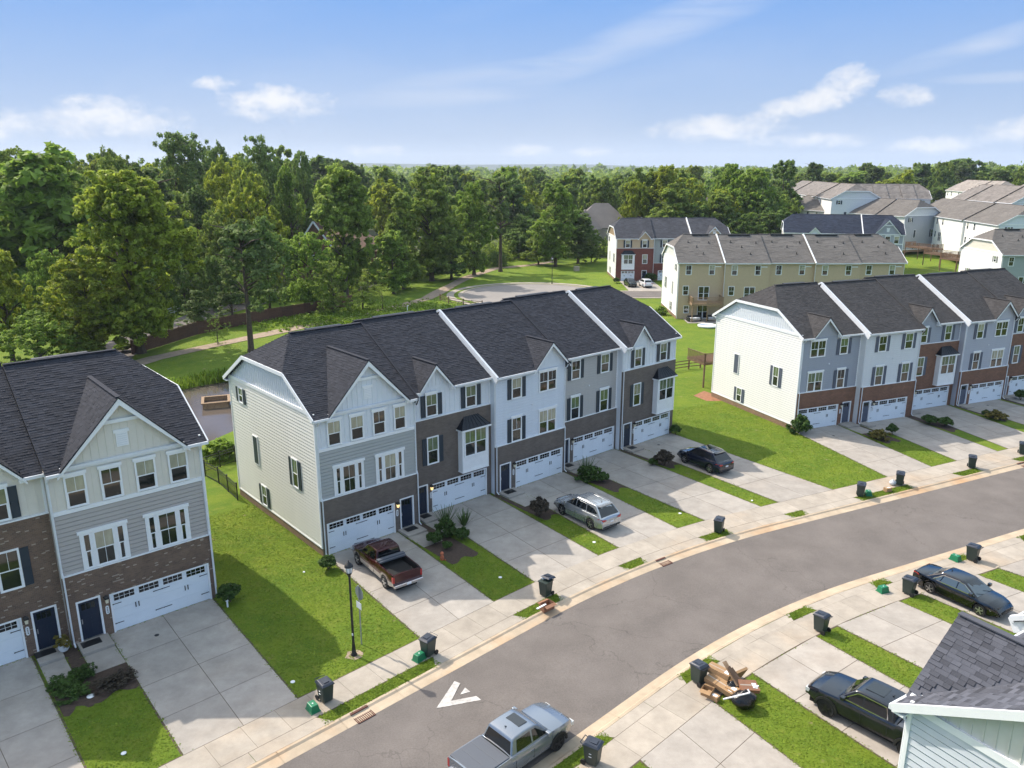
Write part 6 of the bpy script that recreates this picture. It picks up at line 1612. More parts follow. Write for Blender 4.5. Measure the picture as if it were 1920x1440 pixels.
def sofa(x, y, rz, lab, m):
    root = tag(empty('garden_sofa', (x, y, .1), rz), lab, 'sofa', 'patio sofas under the deck')
    bev(MB().box(-1.0, 1.0, -.45, .45, .12, .42).build('seat', M[m], root), .06); bev(MB().box(-1.0, 1.0, .3, .5, .42, .85).build('backrest', M['plastic'], root), .06)
    for s in (-1, 1): bev(MB().box(s*1.0-.12, s*1.0+.12, -.45, .5, .0, .62).build('armrest', M['plastic'], root), .04)
    for s in (-.5, .5): bev(MB().box(s-.45, s+.45, -.42, .3, .42, .55).build('cushion', M['white2'], root), .05)
tag(poly_sheet('patio', [(27.6,121.6),(35.5,121.6),(35.5,125.25),(27.6,125.25)], .03, M['conc']), kind='structure')
sofa(28.9, 123.2, R(15), 'outdoor sofa with pale cushions at the left of the patio', 'beige'); sofa(32.1, 123.3, R(-10), 'outdoor sofa with pale cushions under the timber deck', 'beige')
p_ = at(1326, 613); tag(MB().lathe([(1.25,.0),(1.45,.12),(1.45,.3),(1.3,.36),(1.15,.3),(1.12,.08)], n=28).build('paddling_pool', M['white'], smooth=True, loc=tuple(p_)), 'white round paddling pool on the lawn right of the patio', 'paddling pool')

# ------------------------------------------------------------------ wheeled carts, tubs, rubbish
def cart_parts():
    root = empty('wheeled_cart', (0,0,0))
    q = MB(); q.taper(-.29, .29, -.33, .33, .06, .93, .80, .78)
    o = q.build('body', M['bin'], root); bev(o, .035, 2)
    MB().box(-.31, .31, -.35, .35, .90, .945).build('rim', M['bin'], root)
    q = MB(); q.add([(-.32,-.38,.945),(.32,-.38,.945),(.32,.36,.955),(-.32,.36,.955),(-.25,-.28,1.02),(.25,-.28,1.02),(.25,.24,1.06),(-.25,.24,1.06)], [(0,3,2,1),(4,5,6,7),(0,1,5,4),(1,2,6,5),(2,3,7,6),(3,0,4,7)])
    l = q.build('lid', M['binlid'], root); bev(l, .02, 2)
    MB().box(-.13, .13, -.2, .12, 1.03, 1.062).build('lid_panel', M['binlid'], l)
    MB().tube([(-.24,.36,.93),(-.24,.46,.98),(.24,.46,.98),(.24,.36,.93)], .018, 6).build('handle', M['binlid'], root)
    MB().tube([(-.27,.30,.11),(.27,.30,.11)], .015, 6).build('axle', M['black'], root)
    for s in (-1, 1): MB().tube([(s*.25-.0,.30,.12),(s*.25+s*.06,.30,.12)], .125, 14).build('wheel', M['rubber'], root)
    lab = MB()
    # printed panel: three rows of short white strokes as on the carts
    for (z, xs) in ((.80, ((-.13,-.03),(.0,.12))), (.75, ((-.16,-.05),(-.03,.05),(.07,.16))), (.70, ((-.10,.10),))):
        for (a, b) in xs: lab.box(a, b, -.333-.0, -.325, z, z+.028)
    for o2 in (lab.build('printed_label', M['white'], root),): o2.rotation_euler = (R(-4.6), 0, 0); o2.location = (0, .055, -.01)
    for (z, a) in ((.60, .05), (.46, .06)): MB().box(-.29+.0, -.27, -a, a, z, z+.02).build('side_mark', M['white'], root).rotation_euler = (0, R(0), 0)
    return root
CART = cart_parts(); CART_USED = [False]
def cart(px, py, face, label, open_=0):
    """face: direction in degrees the front of the cart looks at, measured in the world"""
    p = at(px, py, .01); o = CART if not CART_USED[0] else copy_tree(CART); CART_USED[0] = True
    o.location = (p.x, p.y, .015); o.rotation_euler = (0,0,R(face)+math.pi/2); o.scale = (1.0,1.0,1.0); tag(o, label, 'wheeled bin', 'wheeled carts put out at the kerb')
    if open_:
        for ch in o.children:
            if ch.name.startswith('lid') and ch.type == 'MESH': ch.rotation_euler = (R(-open_), 0, 0); ch.location = (0, -.0, .12)
    return o
def tub(px, py, rz, label):
    p = at(px, py, .01); root = tag(empty('recycling_tub', (p.x, p.y, .015), R(rz)), label, 'recycling tub', 'green tubs beside the carts')
    q = MB(); q.taper(-.28, .28, -.2, .2, 0, .33, 1.0)   # upturned tub: narrower at the top
    q = MB(); q.add([(-.29,-.22,0),(.29,-.22,0),(.29,.22,0),(-.29,.22,0),(-.23,-.16,.34),(.23,-.16,.34),(.23,.16,.34),(-.23,.16,.34)], [(0,3,2,1),(4,5,6,7),(0,1,5,4),(1,2,6,5),(2,3,7,6),(3,0,4,7)])
    bev(q.build('body', M['recycle'], root), .02)
    MB().box(-.31, .31, -.24, .24, 0, .035).build('rim', M['recycle'], root)
    MB().box(-.09, .09, -.212, -.205, .12, .17).build('print_mark', M['white'], root).rotation_euler = (R(-9), 0, 0)
    MB().box(-.03, .03, -.03, .03, .341, .345).build('recycle_mark', M['white'], root)
    return root
cart(611,1313,-48,'cart nearest the camera on the left sidewalk, white marks on its side'); tub(587,1331,-50,'green tub left of the cart nearest the storm drain')
cart(803,1228,-128,'cart beside a green tub below the corner lawn, right of the stop sign'); tub(786,1236,-130,'green tub in front of the cart right of the stop sign')
cart(1023,1116,-130,'overfull cart with lid ajar and silvery bags, by the open cardboard box', 14)
cart(1347,998,-120,'cart by the grass verge right of the silver wagon'); cart(1613,930,-118,'cart in front of the open lawn of the right terrace, left of a pair'); cart(1686,909,-118,'cart with rubbish bag beside it, right of the pair by the open lawn')
tub(1628,928,-100,'green tub half behind the cart by the open lawn'); cart(1821,877,-118,'cart in front of the second driveway of the right terrace'); cart(1916,851,-118,'cart cut by the right edge beyond the street')
cart(1309,1279,125,'cart beside the heap of cardboard boxes'); cart(1538,1183,128,'cart between the cardboard heap and the black saloon, alone on the sidewalk')
cart(1703,1113,130,'cart just behind the black saloon'); tub(1655,1109,20,'green tub left of the cart behind the black saloon')
cart(1822,1050,130,'cart beyond the black saloon, near the far kerb'); tub(1791,1050,-60,'green tub on the verge beyond the black saloon'); cart(1111,1430,-30,'cart at the bottom edge beside the silver pickup')
# silvery bags in the overfull cart
def bag(px, py, z, r, label, m='bag', name='rubbish_bag', squash=.8, cat='rubbish bag'):
    p = at(px, py, z); bm = bmesh.new(); bmesh.ops.create_icosphere(bm, subdivisions=3, radius=r)
    rg = random.Random(px)
    for v in bm.verts:
        n = math.sin(v.co.x*9/r*.35+px)+math.cos(v.co.y*11/r*.35)+math.sin((v.co.z+v.co.x)*17/r*.35); v.co *= 1+.06*n+rg.uniform(-.03,.03); v.co.z *= squash
        if v.co.z > r*squash*.75: v.co.x *= .4; v.co.y *= .4; v.co.z *= 1.25
    me = bpy.data.meshes.new(name); bm.to_mesh(me); bm.free(); me.materials.append(M[m])
    for f in me.polygons: f.use_smooth = True
    return tag(link(name, me, None, (p.x, p.y, z)), label, cat)
M['silver_bag'] = mat('pale grey bag plastic', (.55,.56,.58), .35, bump=.6, bscale=12)
bag(1021,1082,1.0,.22,'pale bag bulging from the overfull cart','silver_bag','rubbish_bag', .5)
bag(1674,905,.2,.26,'white rubbish bag beside the cart by the open lawn','silver_bag')
def box(px, py, z, dims, rz, label, m='card', tilt=(0,0), open_=False, name='cardboard_box'):
    p = at(px, py, z); w, d, h = dims; root = tag(empty(name, (p.x, p.y, z), R(rz)), label, 'cardboard box', 'cardboard boxes left at the kerb'); root.rotation_euler = (R(tilt[0]), R(tilt[1]), R(rz))
    if open_:
        MB().box(-w/2,w/2,-d/2,d/2,0,.01).box(-w/2,w/2,-d/2,-d/2+.012,.01,h).box(-w/2,w/2,d/2-.012,d/2,.01,h).box(-w/2,-w/2+.012,-d/2,d/2,.01,h).box(w/2-.012,w/2,-d/2,d/2,.01,h).build('body', M[m], root)
        for s in (-1, 1): MB().add([(-w/2,s*d/2,h),(w/2,s*d/2,h),(w/2,s*(d/2+.2),h-.06),(-w/2,s*(d/2+.2),h-.06)],[(0,1,2,3)]).build('flap', M[m], root)
    else:
        MB().box(-w/2,w/2,-d/2,d/2,0,h).build('body', M[m], root); MB().box(-w/2,w/2,-.03,.03,h,h+.003).build('tape', M['beige'], root); MB().box(w/2-.3,w/2-.08,-d*.3,d*.2,h,h+.004).build('paper_label', M['white'], root)
    return root
M['card2'] = mat('red brown cardboard', (.27,.13,.075), .85, var=.15, vscale=4)
box(1025,1142,.0,(.75,.45,.38),40,'open red brown cardboard box with white scraps on the verge by the overfull cart','card2',open_=True)
tag(MB().box(-.45,.35,-.05,.05,.0,.03).build('white_scrap', M['white'], loc=(at(1016,1137,.4).x, at(1016,1137,.4).y, .40), rot=(.1,.1,R(50))), 'white strip lying across the open cardboard box', 'scrap')
box(1664,921,.0,(.5,.35,.3),20,'small cardboard box beside the white rubbish bag')
# the heap on the near driveway
box(1326,1303,.0,(.5,.38,.36),-35,'small open box at the near left of the heap',open_=True); box(1336,1310,.0,(.6,.3,.25),-45,'low box under the long carton of the heap')
box(1352,1288,.25,(1.5,.55,.24),-48,'long flat carton with white labels lying across the heap',tilt=(6,4)); box(1348,1264,.45,(1.1,.6,.28),-38,'carton with bubble wrap at the back of the heap',tilt=(-8,6)); box(1372,1307,.0,(.55,.4,.5),-50,'upright box half hidden by the white pipe')
box(1382,1272,.1,(1.3,.7,.12),-60,'flattened carton leaning on top of the heap','card',tilt=(0,-62)); box(1402,1290,.35,(.9,.6,.2),10,'broken brown carton at the right of the heap','card2',tilt=(14,10))
bag(1394,1312,.38,.52,'shiny black rubbish bag in front of the heap'); bag(1372,1290,.3,.36,'black bag squeezed between the cartons of the heap')
def stick(a, b, w, m, name, label, cat, h=None, group=None): 
    A, B = at(*a[:2], a[2]), at(*b[:2], b[2]); o = MB().beam((0,0,0), B-A, w, h or w).build(name, M[m], loc=tuple(A)); tag(o, label, cat, group); return o
for i, (a, b, l) in enumerate((((1366,1250,1.15),(1392,1292,.35),'longest brown plank leaning in the heap'),((1371,1253,1.0),(1397,1290,.3),'brown plank in the middle of the leaning bundle'),((1376,1262,.85),(1402,1288,.3),'short brown plank right in the leaning bundle'),((1358,1240,1.2),(1384,1286,.5),'pale plank leaning at the left of the bundle'))): stick(a, b, .22, 'woodrail' if i < 3 else 'wood', 'plank', l, 'plank', .03, 'planks in the heap')
stick((1356,1311,.62),(1406,1299,.85),.05,'white','white_pipe','long white pipe lying across the front of the heap','pipe'); stick((1406,1299,.85),(1402,1292,.95),.05,'white','white_pipe','short bent end of the long white pipe','pipe'); stick((1413,1290,.6),(1423,1286,.7),.045,'white','white_pipe','short white pipe at the right of the heap','pipe')
# front door things
def mat_(row, u, v, label, w=.85):
    p = row.p(u, v, .152); tag(MB().box(-w/2, w/2, -.28, .28, 0, .02).build('doormat', M['black'], loc=tuple(p), rot=(0,0,row.th)), label, 'doormat', 'doormats on the stoops')
mat_(RB, 6.15, .55, 'black doormat of the house behind the maroon pickup'); mat_(RB, 8.05, -.45, 'black doormat beside the leafy shrubs and white downspout', .7); mat_(RB, 15.25, .15, 'black doormat left of the silver wagon'); mat_(RB, 22.4, -.8, 'doormat right of the silver wagon behind the shrubs', .7); mat_(RB, 29.5, -.2, 'doormat of the far right house of the middle terrace', .7)
mat_(RA, -6.4, .55, 'brown doormat of the nearest terrace house', .9); mat_(RA, -8.3, .0, 'grey doormat beside the white flower pot', .9)
def pot():
    p = RA.p(-7.55, .35, .15); root = tag(empty('flower_pot', tuple(p)), 'white flower pot with leafy plant by the navy door at left', 'flower pot')
    MB().lathe([(.17,0),(.24,.12),(.28,.32),(.30,.34),(.30,.38),(.25,.38),(.24,.33)], n=18).build('pot', M['white'], root, smooth=True)
    V, F = crown('bushy', 5, 1.0, .35, .12); link('foliage', np_mesh('foliage', V, F, M['shrub_y']), root, (0,0,.3), scale=(.75,.75,.6))
pot()
def ornament():
    p = at(829, 1050); root = tag(empty('garden_ornament', tuple(p)), 'small orange spotted garden ornament in the bed by the maroon pickup', 'ornament')
    m = mat('terracotta', (.45,.13,.06), .7, var=.4, vscale=9)
    MB().lathe([(.10,0),(.14,.1),(.11,.28),(.06,.36)], n=12).build('body', m, root, smooth=True); MB().lathe([(.02,.34),(.11,.40),(.12,.48),(.06,.56),(.001,.58)], n=12).build('head', m, root, smooth=True)
    MB().lathe([(.03,0),(.045,.08),(.001,.12)], (0.2,-.1,0), 8).build('pebble', m, root)
ornament()
def hydrant(px, py): 
    p = at(px, py); tag(MB().lathe([(.05,0),(.05,.35),(.08,.36),(.08,.42),(.001,.46)], n=10).build('marker_post', M['white'], loc=tuple(p)), 'short white marker post before the round bush at the nearest garage', 'marker post')
hydrant(427, 1138)
# ------------------------------------------------------------------ vehicles
def lerp_prof(prof, x):
    if x <= prof[0][0]: return prof[0][1]
    for (a, b), (c, d) in zip(prof, prof[1:]):
        if x <= c: t = (x-a)/(c-a) if c > a else 1; return b+(d-b)*t
    return prof[-1][1]
def paint(name, c, metal=.4, rough=.25, coat=.8): return mat(name, c, rough, metal=metal, coat=coat)
def vehicle(name, label, cat, L_, W_, H_, prof, cab, wheels, paintm, group, sill=.28, rw=.36, bed=None, cover=False, lower=None, rim='rim', win=(), spokes=5, fr=.16, rr=.10, rails=False, sunroof=None, belt=None, trim_chrome=False, flares=False, plate=True, lights='suv', tailw=.16, mirror=True, door_x=(), rearglass=True, lod=0, hood_lines=False, pillar_black=False, spoiler=False, wheel_w=.24):
    root = empty(name, (0,0,0)); tag(root, label, cat, group)
    x0, x1 = -L_/2, L_/2; xf, xr = wheels; ra = rw*1.13
    def zl(x):
        z = sill + .10*smooth(x1-.5, x1, x) + .08*smooth(x0+.5, x0, x)
        for w in (xf, xr):
            d = abs(x-w)
            if d < ra: z = max(z, rw+math.sqrt(ra*ra-d*d))
        return z
    def hw(x): return W_/2*(1-fr*smooth(x1-.95, x1, x)**1.5 - rr*smooth(x0+.55, x0, x)**1.5)
    xs = set(np.linspace(x0, x1, 56)); 
    for w in (xf, xr):
        for t in np.linspace(-1, 1, 15): xs.add(w+ra*math.sin(t*math.pi/2)*.9999)
        xs.add(w-ra-.004); xs.add(w+ra+.004)
    if bed: 
        for b in bed[:2]: xs.add(b-.008); xs.add(b+.008)
    xs = sorted(xs); q = MB(); rings = []; n = 15
    for x in xs:
        h = hw(x); zt = lerp_prof(prof, x); z = min(zl(x), zt-.12); zs = zt-.11; cr = .035
        if bed and bed[0] < x < bed[1]: half = [(h*.86,z),(h*.97,z+.05),(h,z+(zs-z)*.5),(h*.985,zs),(h*.955,zt),(h*.87,zt),(h*.87,bed[2]),(0,bed[2])]
        else: half = [(h*.86,z),(h*.97,z+.05),(h,z+(zs-z)*.5),(h*.985,zs),(h*.935,zt-.025),(h*.80,zt),(h*.42,zt+cr),(0,zt+cr*1.2)]
        ring = [(x, y, zz) for y, zz in half] + [(x, -y, zz) for y, zz in half[-2::-1]]
        rings.append(ring)
    nn = len(rings[0])
    for r in rings: q.v += r
    for i in range(len(rings)-1):
        for j in range(nn-1):
            q.f.append((i*nn+j, (i+1)*nn+j, (i+1)*nn+j+1, i*nn+j+1)); q.m.append(1 if (lower and (j <= 1 or j >= nn-3)) else (2 if (bed and j in (5,6,7,8) and bed[0]-.02 < xs[i] < bed[1]) else 0))
        q.f.append((i*nn+nn-1, (i+1)*nn+nn-1, (i+1)*nn, i*nn)); q.m.append(3)
    q.f.append(tuple(range(nn))); q.m.append(0); q.f.append(tuple((len(rings)-1)*nn+j for j in range(nn-1, -1, -1))); q.m.append(0)
    body = q.build('body', [paintm, lower or paintm, M['plastic'], M['underbody']], root, smooth=32); fixn(body)
    MB().box(x0+.15, x1-.15, -W_/2+.30, W_/2-.30, .2, lerp_prof(prof, 0)-.2).build('chassis', M['underbody'], root)
    # cabin
    xa, xb, xc, xd, zb, wb, wr = cab
    def cw(z): return wb+(wr-wb)*(z-zb)/(H_-zb)
    P = [(xa, zb-.03), (xb+.10, H_-.075), (xb-.02, H_-.022), (xb-.25, H_), ((xb+xc)/2, H_+.012), (xc+.18, H_-.005), (xc+.0, H_-.04), (xc-.06, H_-.10), (xd, zb-.03)]
    q = MB(); m_ = len(P)
    for (x, z) in P: q.v += [(x, cw(z), z), (x, cw(z)*.5, z+(.022 if z > zb+.2 else 0)), (x, 0, z+(.03 if z > zb+.2 else 0)), (x, -cw(z)*.5, z+(.022 if z > zb+.2 else 0)), (x, -cw(z), z)]
    for i in range(m_-1):
        for j in range(4): q.f.append((i*5+j, i*5+j+1, (i+1)*5+j+1, (i+1)*5+j)); q.m.append(0)
    q.f.append(tuple(i*5 for i in range(m_))); q.f.append(tuple(i*5+4 for i in range(m_-1, -1, -1))); q.m += [0, 0]
    c = q.build('cabin', paintm, root, smooth=30); fixn(c); bev(c, .045, 3)
    def sidewin(poly, nm='window', m=('carglass_pale' if trim_chrome and lights == 'sedan' else 'carglass'), off=.005, th=.012):
        for s in (-1, 1):
            k = MB(); k.prism(poly, lambda p, sd: (p[0], s*(cw(p[1])+(off if sd else off-th)), p[1])); fixn(k.build(nm, M[m], c))
    for poly in win: sidewin(poly)
    if trim_chrome and win:
        xs_ = [p[0] for w in win for p in w]; z0 = min(p[1] for w in win for p in w)
        top = sorted([p for w in win for p in w if p[1] > z0+.15])
        for s in (-1, 1):
            k = MB(); pts = [(min(xs_)-.02, z0-.01)]+[(p[0], p[1]+.022) for p in top]+[(max(xs_)+.02, z0-.01)]
            for a, b in zip(pts, pts[1:]): k.beam((a[0], s*(cw(a[1])+.008), a[1]), (b[0], s*(cw(b[1])+.008), b[1]), .035, .035)
            k.beam((min(xs_), s*(cw(z0)+.010), z0-.02), (max(xs_), s*(cw(z0)+.010), z0-.02), .035, .04); k.build('window_trim', M['chrome'], c)
    def glassend(xl, zl_, xh, zh, nm, t0, t1, i0, i1, sg):
        d = Vector((xh-xl, 0, zh-zl_)); nrm = Vector((d.z, 0, -d.x)).normalized()*sg; k = MB(); a = Vector((xl,0,zl_))+d*t0; b = Vector((xl,0,zl_))+d*t1
        pts = [(a, cw(a.z)-i0), (b, cw(b.z)-i1)]
        lo = [a+Vector((0,-pts[0][1],0)), a+Vector((0,pts[0][1],0)), b+Vector((0,pts[1][1],0)), b+Vector((0,-pts[1][1],0))]; mid = [a+nrm*.018, b+nrm*.018]
        v = [p+nrm*.008 for p in lo]; k.add([tuple(v[0]), tuple(mid[0]), tuple(v[1]), tuple(v[2]), tuple(mid[1]+Vector((0,0,.0))), tuple(v[3])], [(0,1,4,5),(1,2,3,4)]); k.build(nm, M['carglass_pale' if lights == 'sedan' else 'carglass'], c)
    glassend(xa, zb-.03, xb+.10, H_-.075, 'windscreen', .10, .97, .07, .07, 1)
    if rearglass: glassend(xd, zb-.03, xc-.06, H_-.10, 'rear_window', .12 if rearglass is True else rearglass, .95, .09, .08, -1)
    # wheels
    for (x, s) in ((xf, 1), (xf, -1), (xr, 1), (xr, -1)):
        y = s*(W_/2-.015-wheel_w/2)
        w = MB().lathe([(rw*.62,-wheel_w/2),(rw*.93,-wheel_w/2),(rw,-wheel_w*.36),(rw,wheel_w*.36),(rw*.93,wheel_w/2),(rw*.66,wheel_w/2)], n=22, axis='y').build('wheel', M['rubber'], root, smooth=True, loc=(x, y, rw))
        rm = MB(); o_ = s*(wheel_w/2)
        rm.lathe([(rw*.68, min(o_, o_*.80)), (rw*.68, max(o_, o_*.80))], n=22, axis='y'); rm.cm = 1; rm.lathe([(rw*.60, min(o_*1.0, o_*1.03)), (rw*.60, max(o_*1.0, o_*1.03))], n=20, axis='y'); rm.cm = 0
        for i in range(spokes):
            a = 2*math.pi*i/spokes+.3; e = Vector((math.cos(a), 0, math.sin(a)))*rw*.63; rm.beam((0, o_*1.06, 0), e+Vector((0, o_*1.04, 0)), rw*(.20 if spokes < 7 else .12), .022, up=(0,1,0))
        rm.lathe([(rw*.16, min(o_, o_*1.12)), (rw*.16, max(o_, o_*1.12))], n=10, axis='y'); fixn(rm.build('rim', [M[rim], M['underbody']], w))
    # lights, grille, bumpers
    zf = lerp_prof(prof, x1-.12); zr = lerp_prof(prof, x0+.1)
    hf = hw(x1-.12); hr = hw(x0+.08)
    for s in (-1, 1):
        k = MB()
        if lights in ('suv', 'sedan'): k.add([(x1-.42, s*(hw(x1-.42)*.985), zf-.13),(x1-.10, s*(hf*.80), zf-.20),(x1-.06, s*hf*.55, zf-.19),(x1-.07, s*hf*.55, zf-.10),(x1-.16, s*hf*.82, zf-.085),(x1-.50, s*hw(x1-.5)*.975, zf-.065)], [(0,1,4,5),(1,2,3,4)])
        else: k.box(x1-.20, x1+.004, min(s*hf*.70, s*hf*1.005), max(s*hf*.70, s*hf*1.005), zf-.27, zf-.09)
        k = fixn(k.build('headlight', M['headlight'], root)); k.location.x = .012; k.location.z = .0
        if lights in ('suv', 'sedan'): k.scale = (1.0, 1.015, 1.0)
        k = MB()
        if lights == 'truck': k.box(x0-.006, x0+.12, min(s*hr*.88, s*(hr*1.0+.004)), max(s*hr*.88, s*(hr*1.0+.004)), zr-.46, zr-.10)
        else: k.add([(x0+.42, s*(hw(x0+.42)*.985+.012), zr-.10),(x0+.02, s*hr*.93, zr-.22),(x0-.012, s*hr*.60, zr-.16),(x0-.012, s*hr*.60, zr-.08),(x0+.03, s*hr*.95, zr-.05),(x0+.36, s*(hw(x0+.36)*.975+.012), zr-.04)], [(0,1,4,5),(1,2,3,4)])
        o = fixn(k.build('tail_light', M['redlight'], root)); 
        if lights != 'truck': o.location.x = -.014
        if mirror: 
            mo = MB().box(xa-.42, xa-.24, min(s*(wb+.02), s*(wb+.25)), max(s*(wb+.02), s*(wb+.25)), zb+.06, zb+.23).build('mirror', paintm if cat != 'pickup' or lower is None else M['plastic'], root); bev(mo, .03, 2)
        for dx in door_x[1:]:
            MB().box(dx-.17, dx-.02, min(s*W_/2*.985, s*(W_/2*.985+.03)), max(s*W_/2*.985, s*(W_/2*.985+.03)), zb-.24, zb-.20).build('door_handle', paintm, root)
        for dx in door_x:
            MB().box(dx-.005, dx+.005, min(s*W_/2*.9, s*(W_/2+.003)), max(s*W_/2*.9, s*(W_/2+.003)), sill+.12, zb-.16).build('door_seam', M['underbody'], root)
        if flares:
            for w in (xf, xr):
                k = MB(); pr = None
                for i in range(13):
                    a = math.pi*i/12; pr2 = (w+(ra+.03)*math.cos(a), s*(W_/2-.012), rw+(ra+.03)*math.sin(a))
                    if pr: k.beam(pr, pr2, .10, .075, up=(0,1,0))
                    pr = pr2
                k.build('wheel_flare', M['plastic'], root)
    zg = zf
    MB().box(x1-.05, x1+.018, -hf*.58, hf*.58, zg-.34, zg-.12).build('grille', M['plastic'], root)
    MB().box(x1-.09, x1+.03, -hf*.86, hf*.86, sill+.12, sill+.24).build('front_bumper', M['chrome'] if lights == 'truck' and lower else (M['plastic'] if flares else paintm), root)
    rb = MB()
    if lights == 'truck': rb.box(x0-.16, x0+.02, -hr*.97, hr*.97, .48, .66)
    else: rb.box(x0-.03, x0+.08, -hr*.9, hr*.9, sill+.10, sill+.22)
    bev(rb.build('rear_bumper', M['chrome'] if lights == 'truck' else M['plastic'], root), .03)
    if plate: 
        MB().box(x0-.175 if lights == 'truck' else x0-.02, x0-.165 if lights == 'truck' else x0-.01, -.15, .15, .52 if lights == 'truck' else zr-.36, .64 if lights == 'truck' else zr-.24).build('number_plate', M['white2'], root)
    if rails:
        for s in (-1, 1):
            k = MB(); y = s*(wr-.07); k.tube([(xb-.1,y,H_-.0),(xb-.22,y,H_+.055),(xc+.2,y,H_+.05),(xc+.05,y,H_-.02)], .018, 6); k.build('roof_rail', M['rim'], c)
        for i in range(4): MB().box(xc+.25, xb-.35, -.42+i*.27, -.41+i*.27+.012, H_+.028, H_+.046).build('roof_rib', paintm, c)
    if sunroof: MB().box(sunroof[0], sunroof[1], -.38, .38, H_+.02, H_+.047).build('sunroof', M['carglass'], c)
    if cover:
        k = bed[1]-bed[0]; n3 = 3
        for i in range(n3): bev(MB().box(bed[0]-.05+k*i/n3+.01, bed[0]-.05+k*(i+1)/n3-.01+.02, -W_/2*.90, W_/2*.90, lerp_prof(prof, bed[0]+.2)-.0, lerp_prof(prof, bed[0]+.2)+.045).build('bed_cover_panel', M['covergrey'], root), .015)
    if bed and not cover:
        for i in range(7): MB().box(bed[0]+.1, bed[1]-.1, -.6+i*.19, -.56+i*.19, bed[2], bed[2]+.02).build('bed_rib', M['underbody'], root)
    if spoiler: MB().box(xc-.22, xc+.12, -wr*.9, wr*.9, H_-.055, H_-.02).build('spoiler', paintm, c)
    if hood_lines:
        for s in (-1, 1): MB().beam((xa+.05, s*.42, zb+.035), (x1-.25, s*.36, lerp_prof(prof, x1-.25)+.04), .05, .022).build('hood_crease', paintm, root)
    # wipers
    for y in (-.15, .5): MB().beam((xa-.05, y, zb+.02), (xa-.22, y-.45, zb+.13), .02, .012).build('wiper', M['black'], c)
    MB().beam((xc+.3, 0, H_+.02), (xc+.2, 0, H_+.09), .03, .03).build('antenna', M['black'], c)
    return root
def park(root, front, rear, side, W_, wheels):
    """side: +1 when the photographed flank is the vehicle's left (+y)"""
    f, r = Vector(front[:2]), Vector(rear[:2]); d = (f-r).normalized(); left = Vector((-d.y, d.x)); mid = (f+r)/2 - left*side*(W_/2-.03); off = (wheels[0]+wheels[1])/2
    mid = mid - d*off; root.location = (mid.x, mid.y, front[2] if len(front) > 2 else .015); root.rotation_euler = (0,0,math.atan2(d.y, d.x)); return root
M['covergrey'] = mat('grey vinyl bed cover', (.085,.095,.115), .6)
M['p_maroon'] = paint('maroon paint', (.050,.004,.006)); M['p_silverlow'] = paint('champagne silver paint', (.42,.38,.34)); M['p_silver'] = paint('silver paint', (.46,.48,.50), .7)
M['p_navy'] = paint('dark navy paint', (.006,.010,.024), .1, .15); M['p_lightsilver'] = paint('pale silver blue paint', (.24,.27,.31), .6); M['p_black'] = paint('black paint', (.002,.0025,.004), .0, .1); M['p_char'] = paint('dark grey blue paint', (.010,.013,.020), .2, .2); M['p_white'] = paint('white car paint', (.72,.73,.74), .0); M['p_dark'] = paint('dark green grey paint', (.03,.04,.042), .4)
gv = 'vehicles parked in driveways'
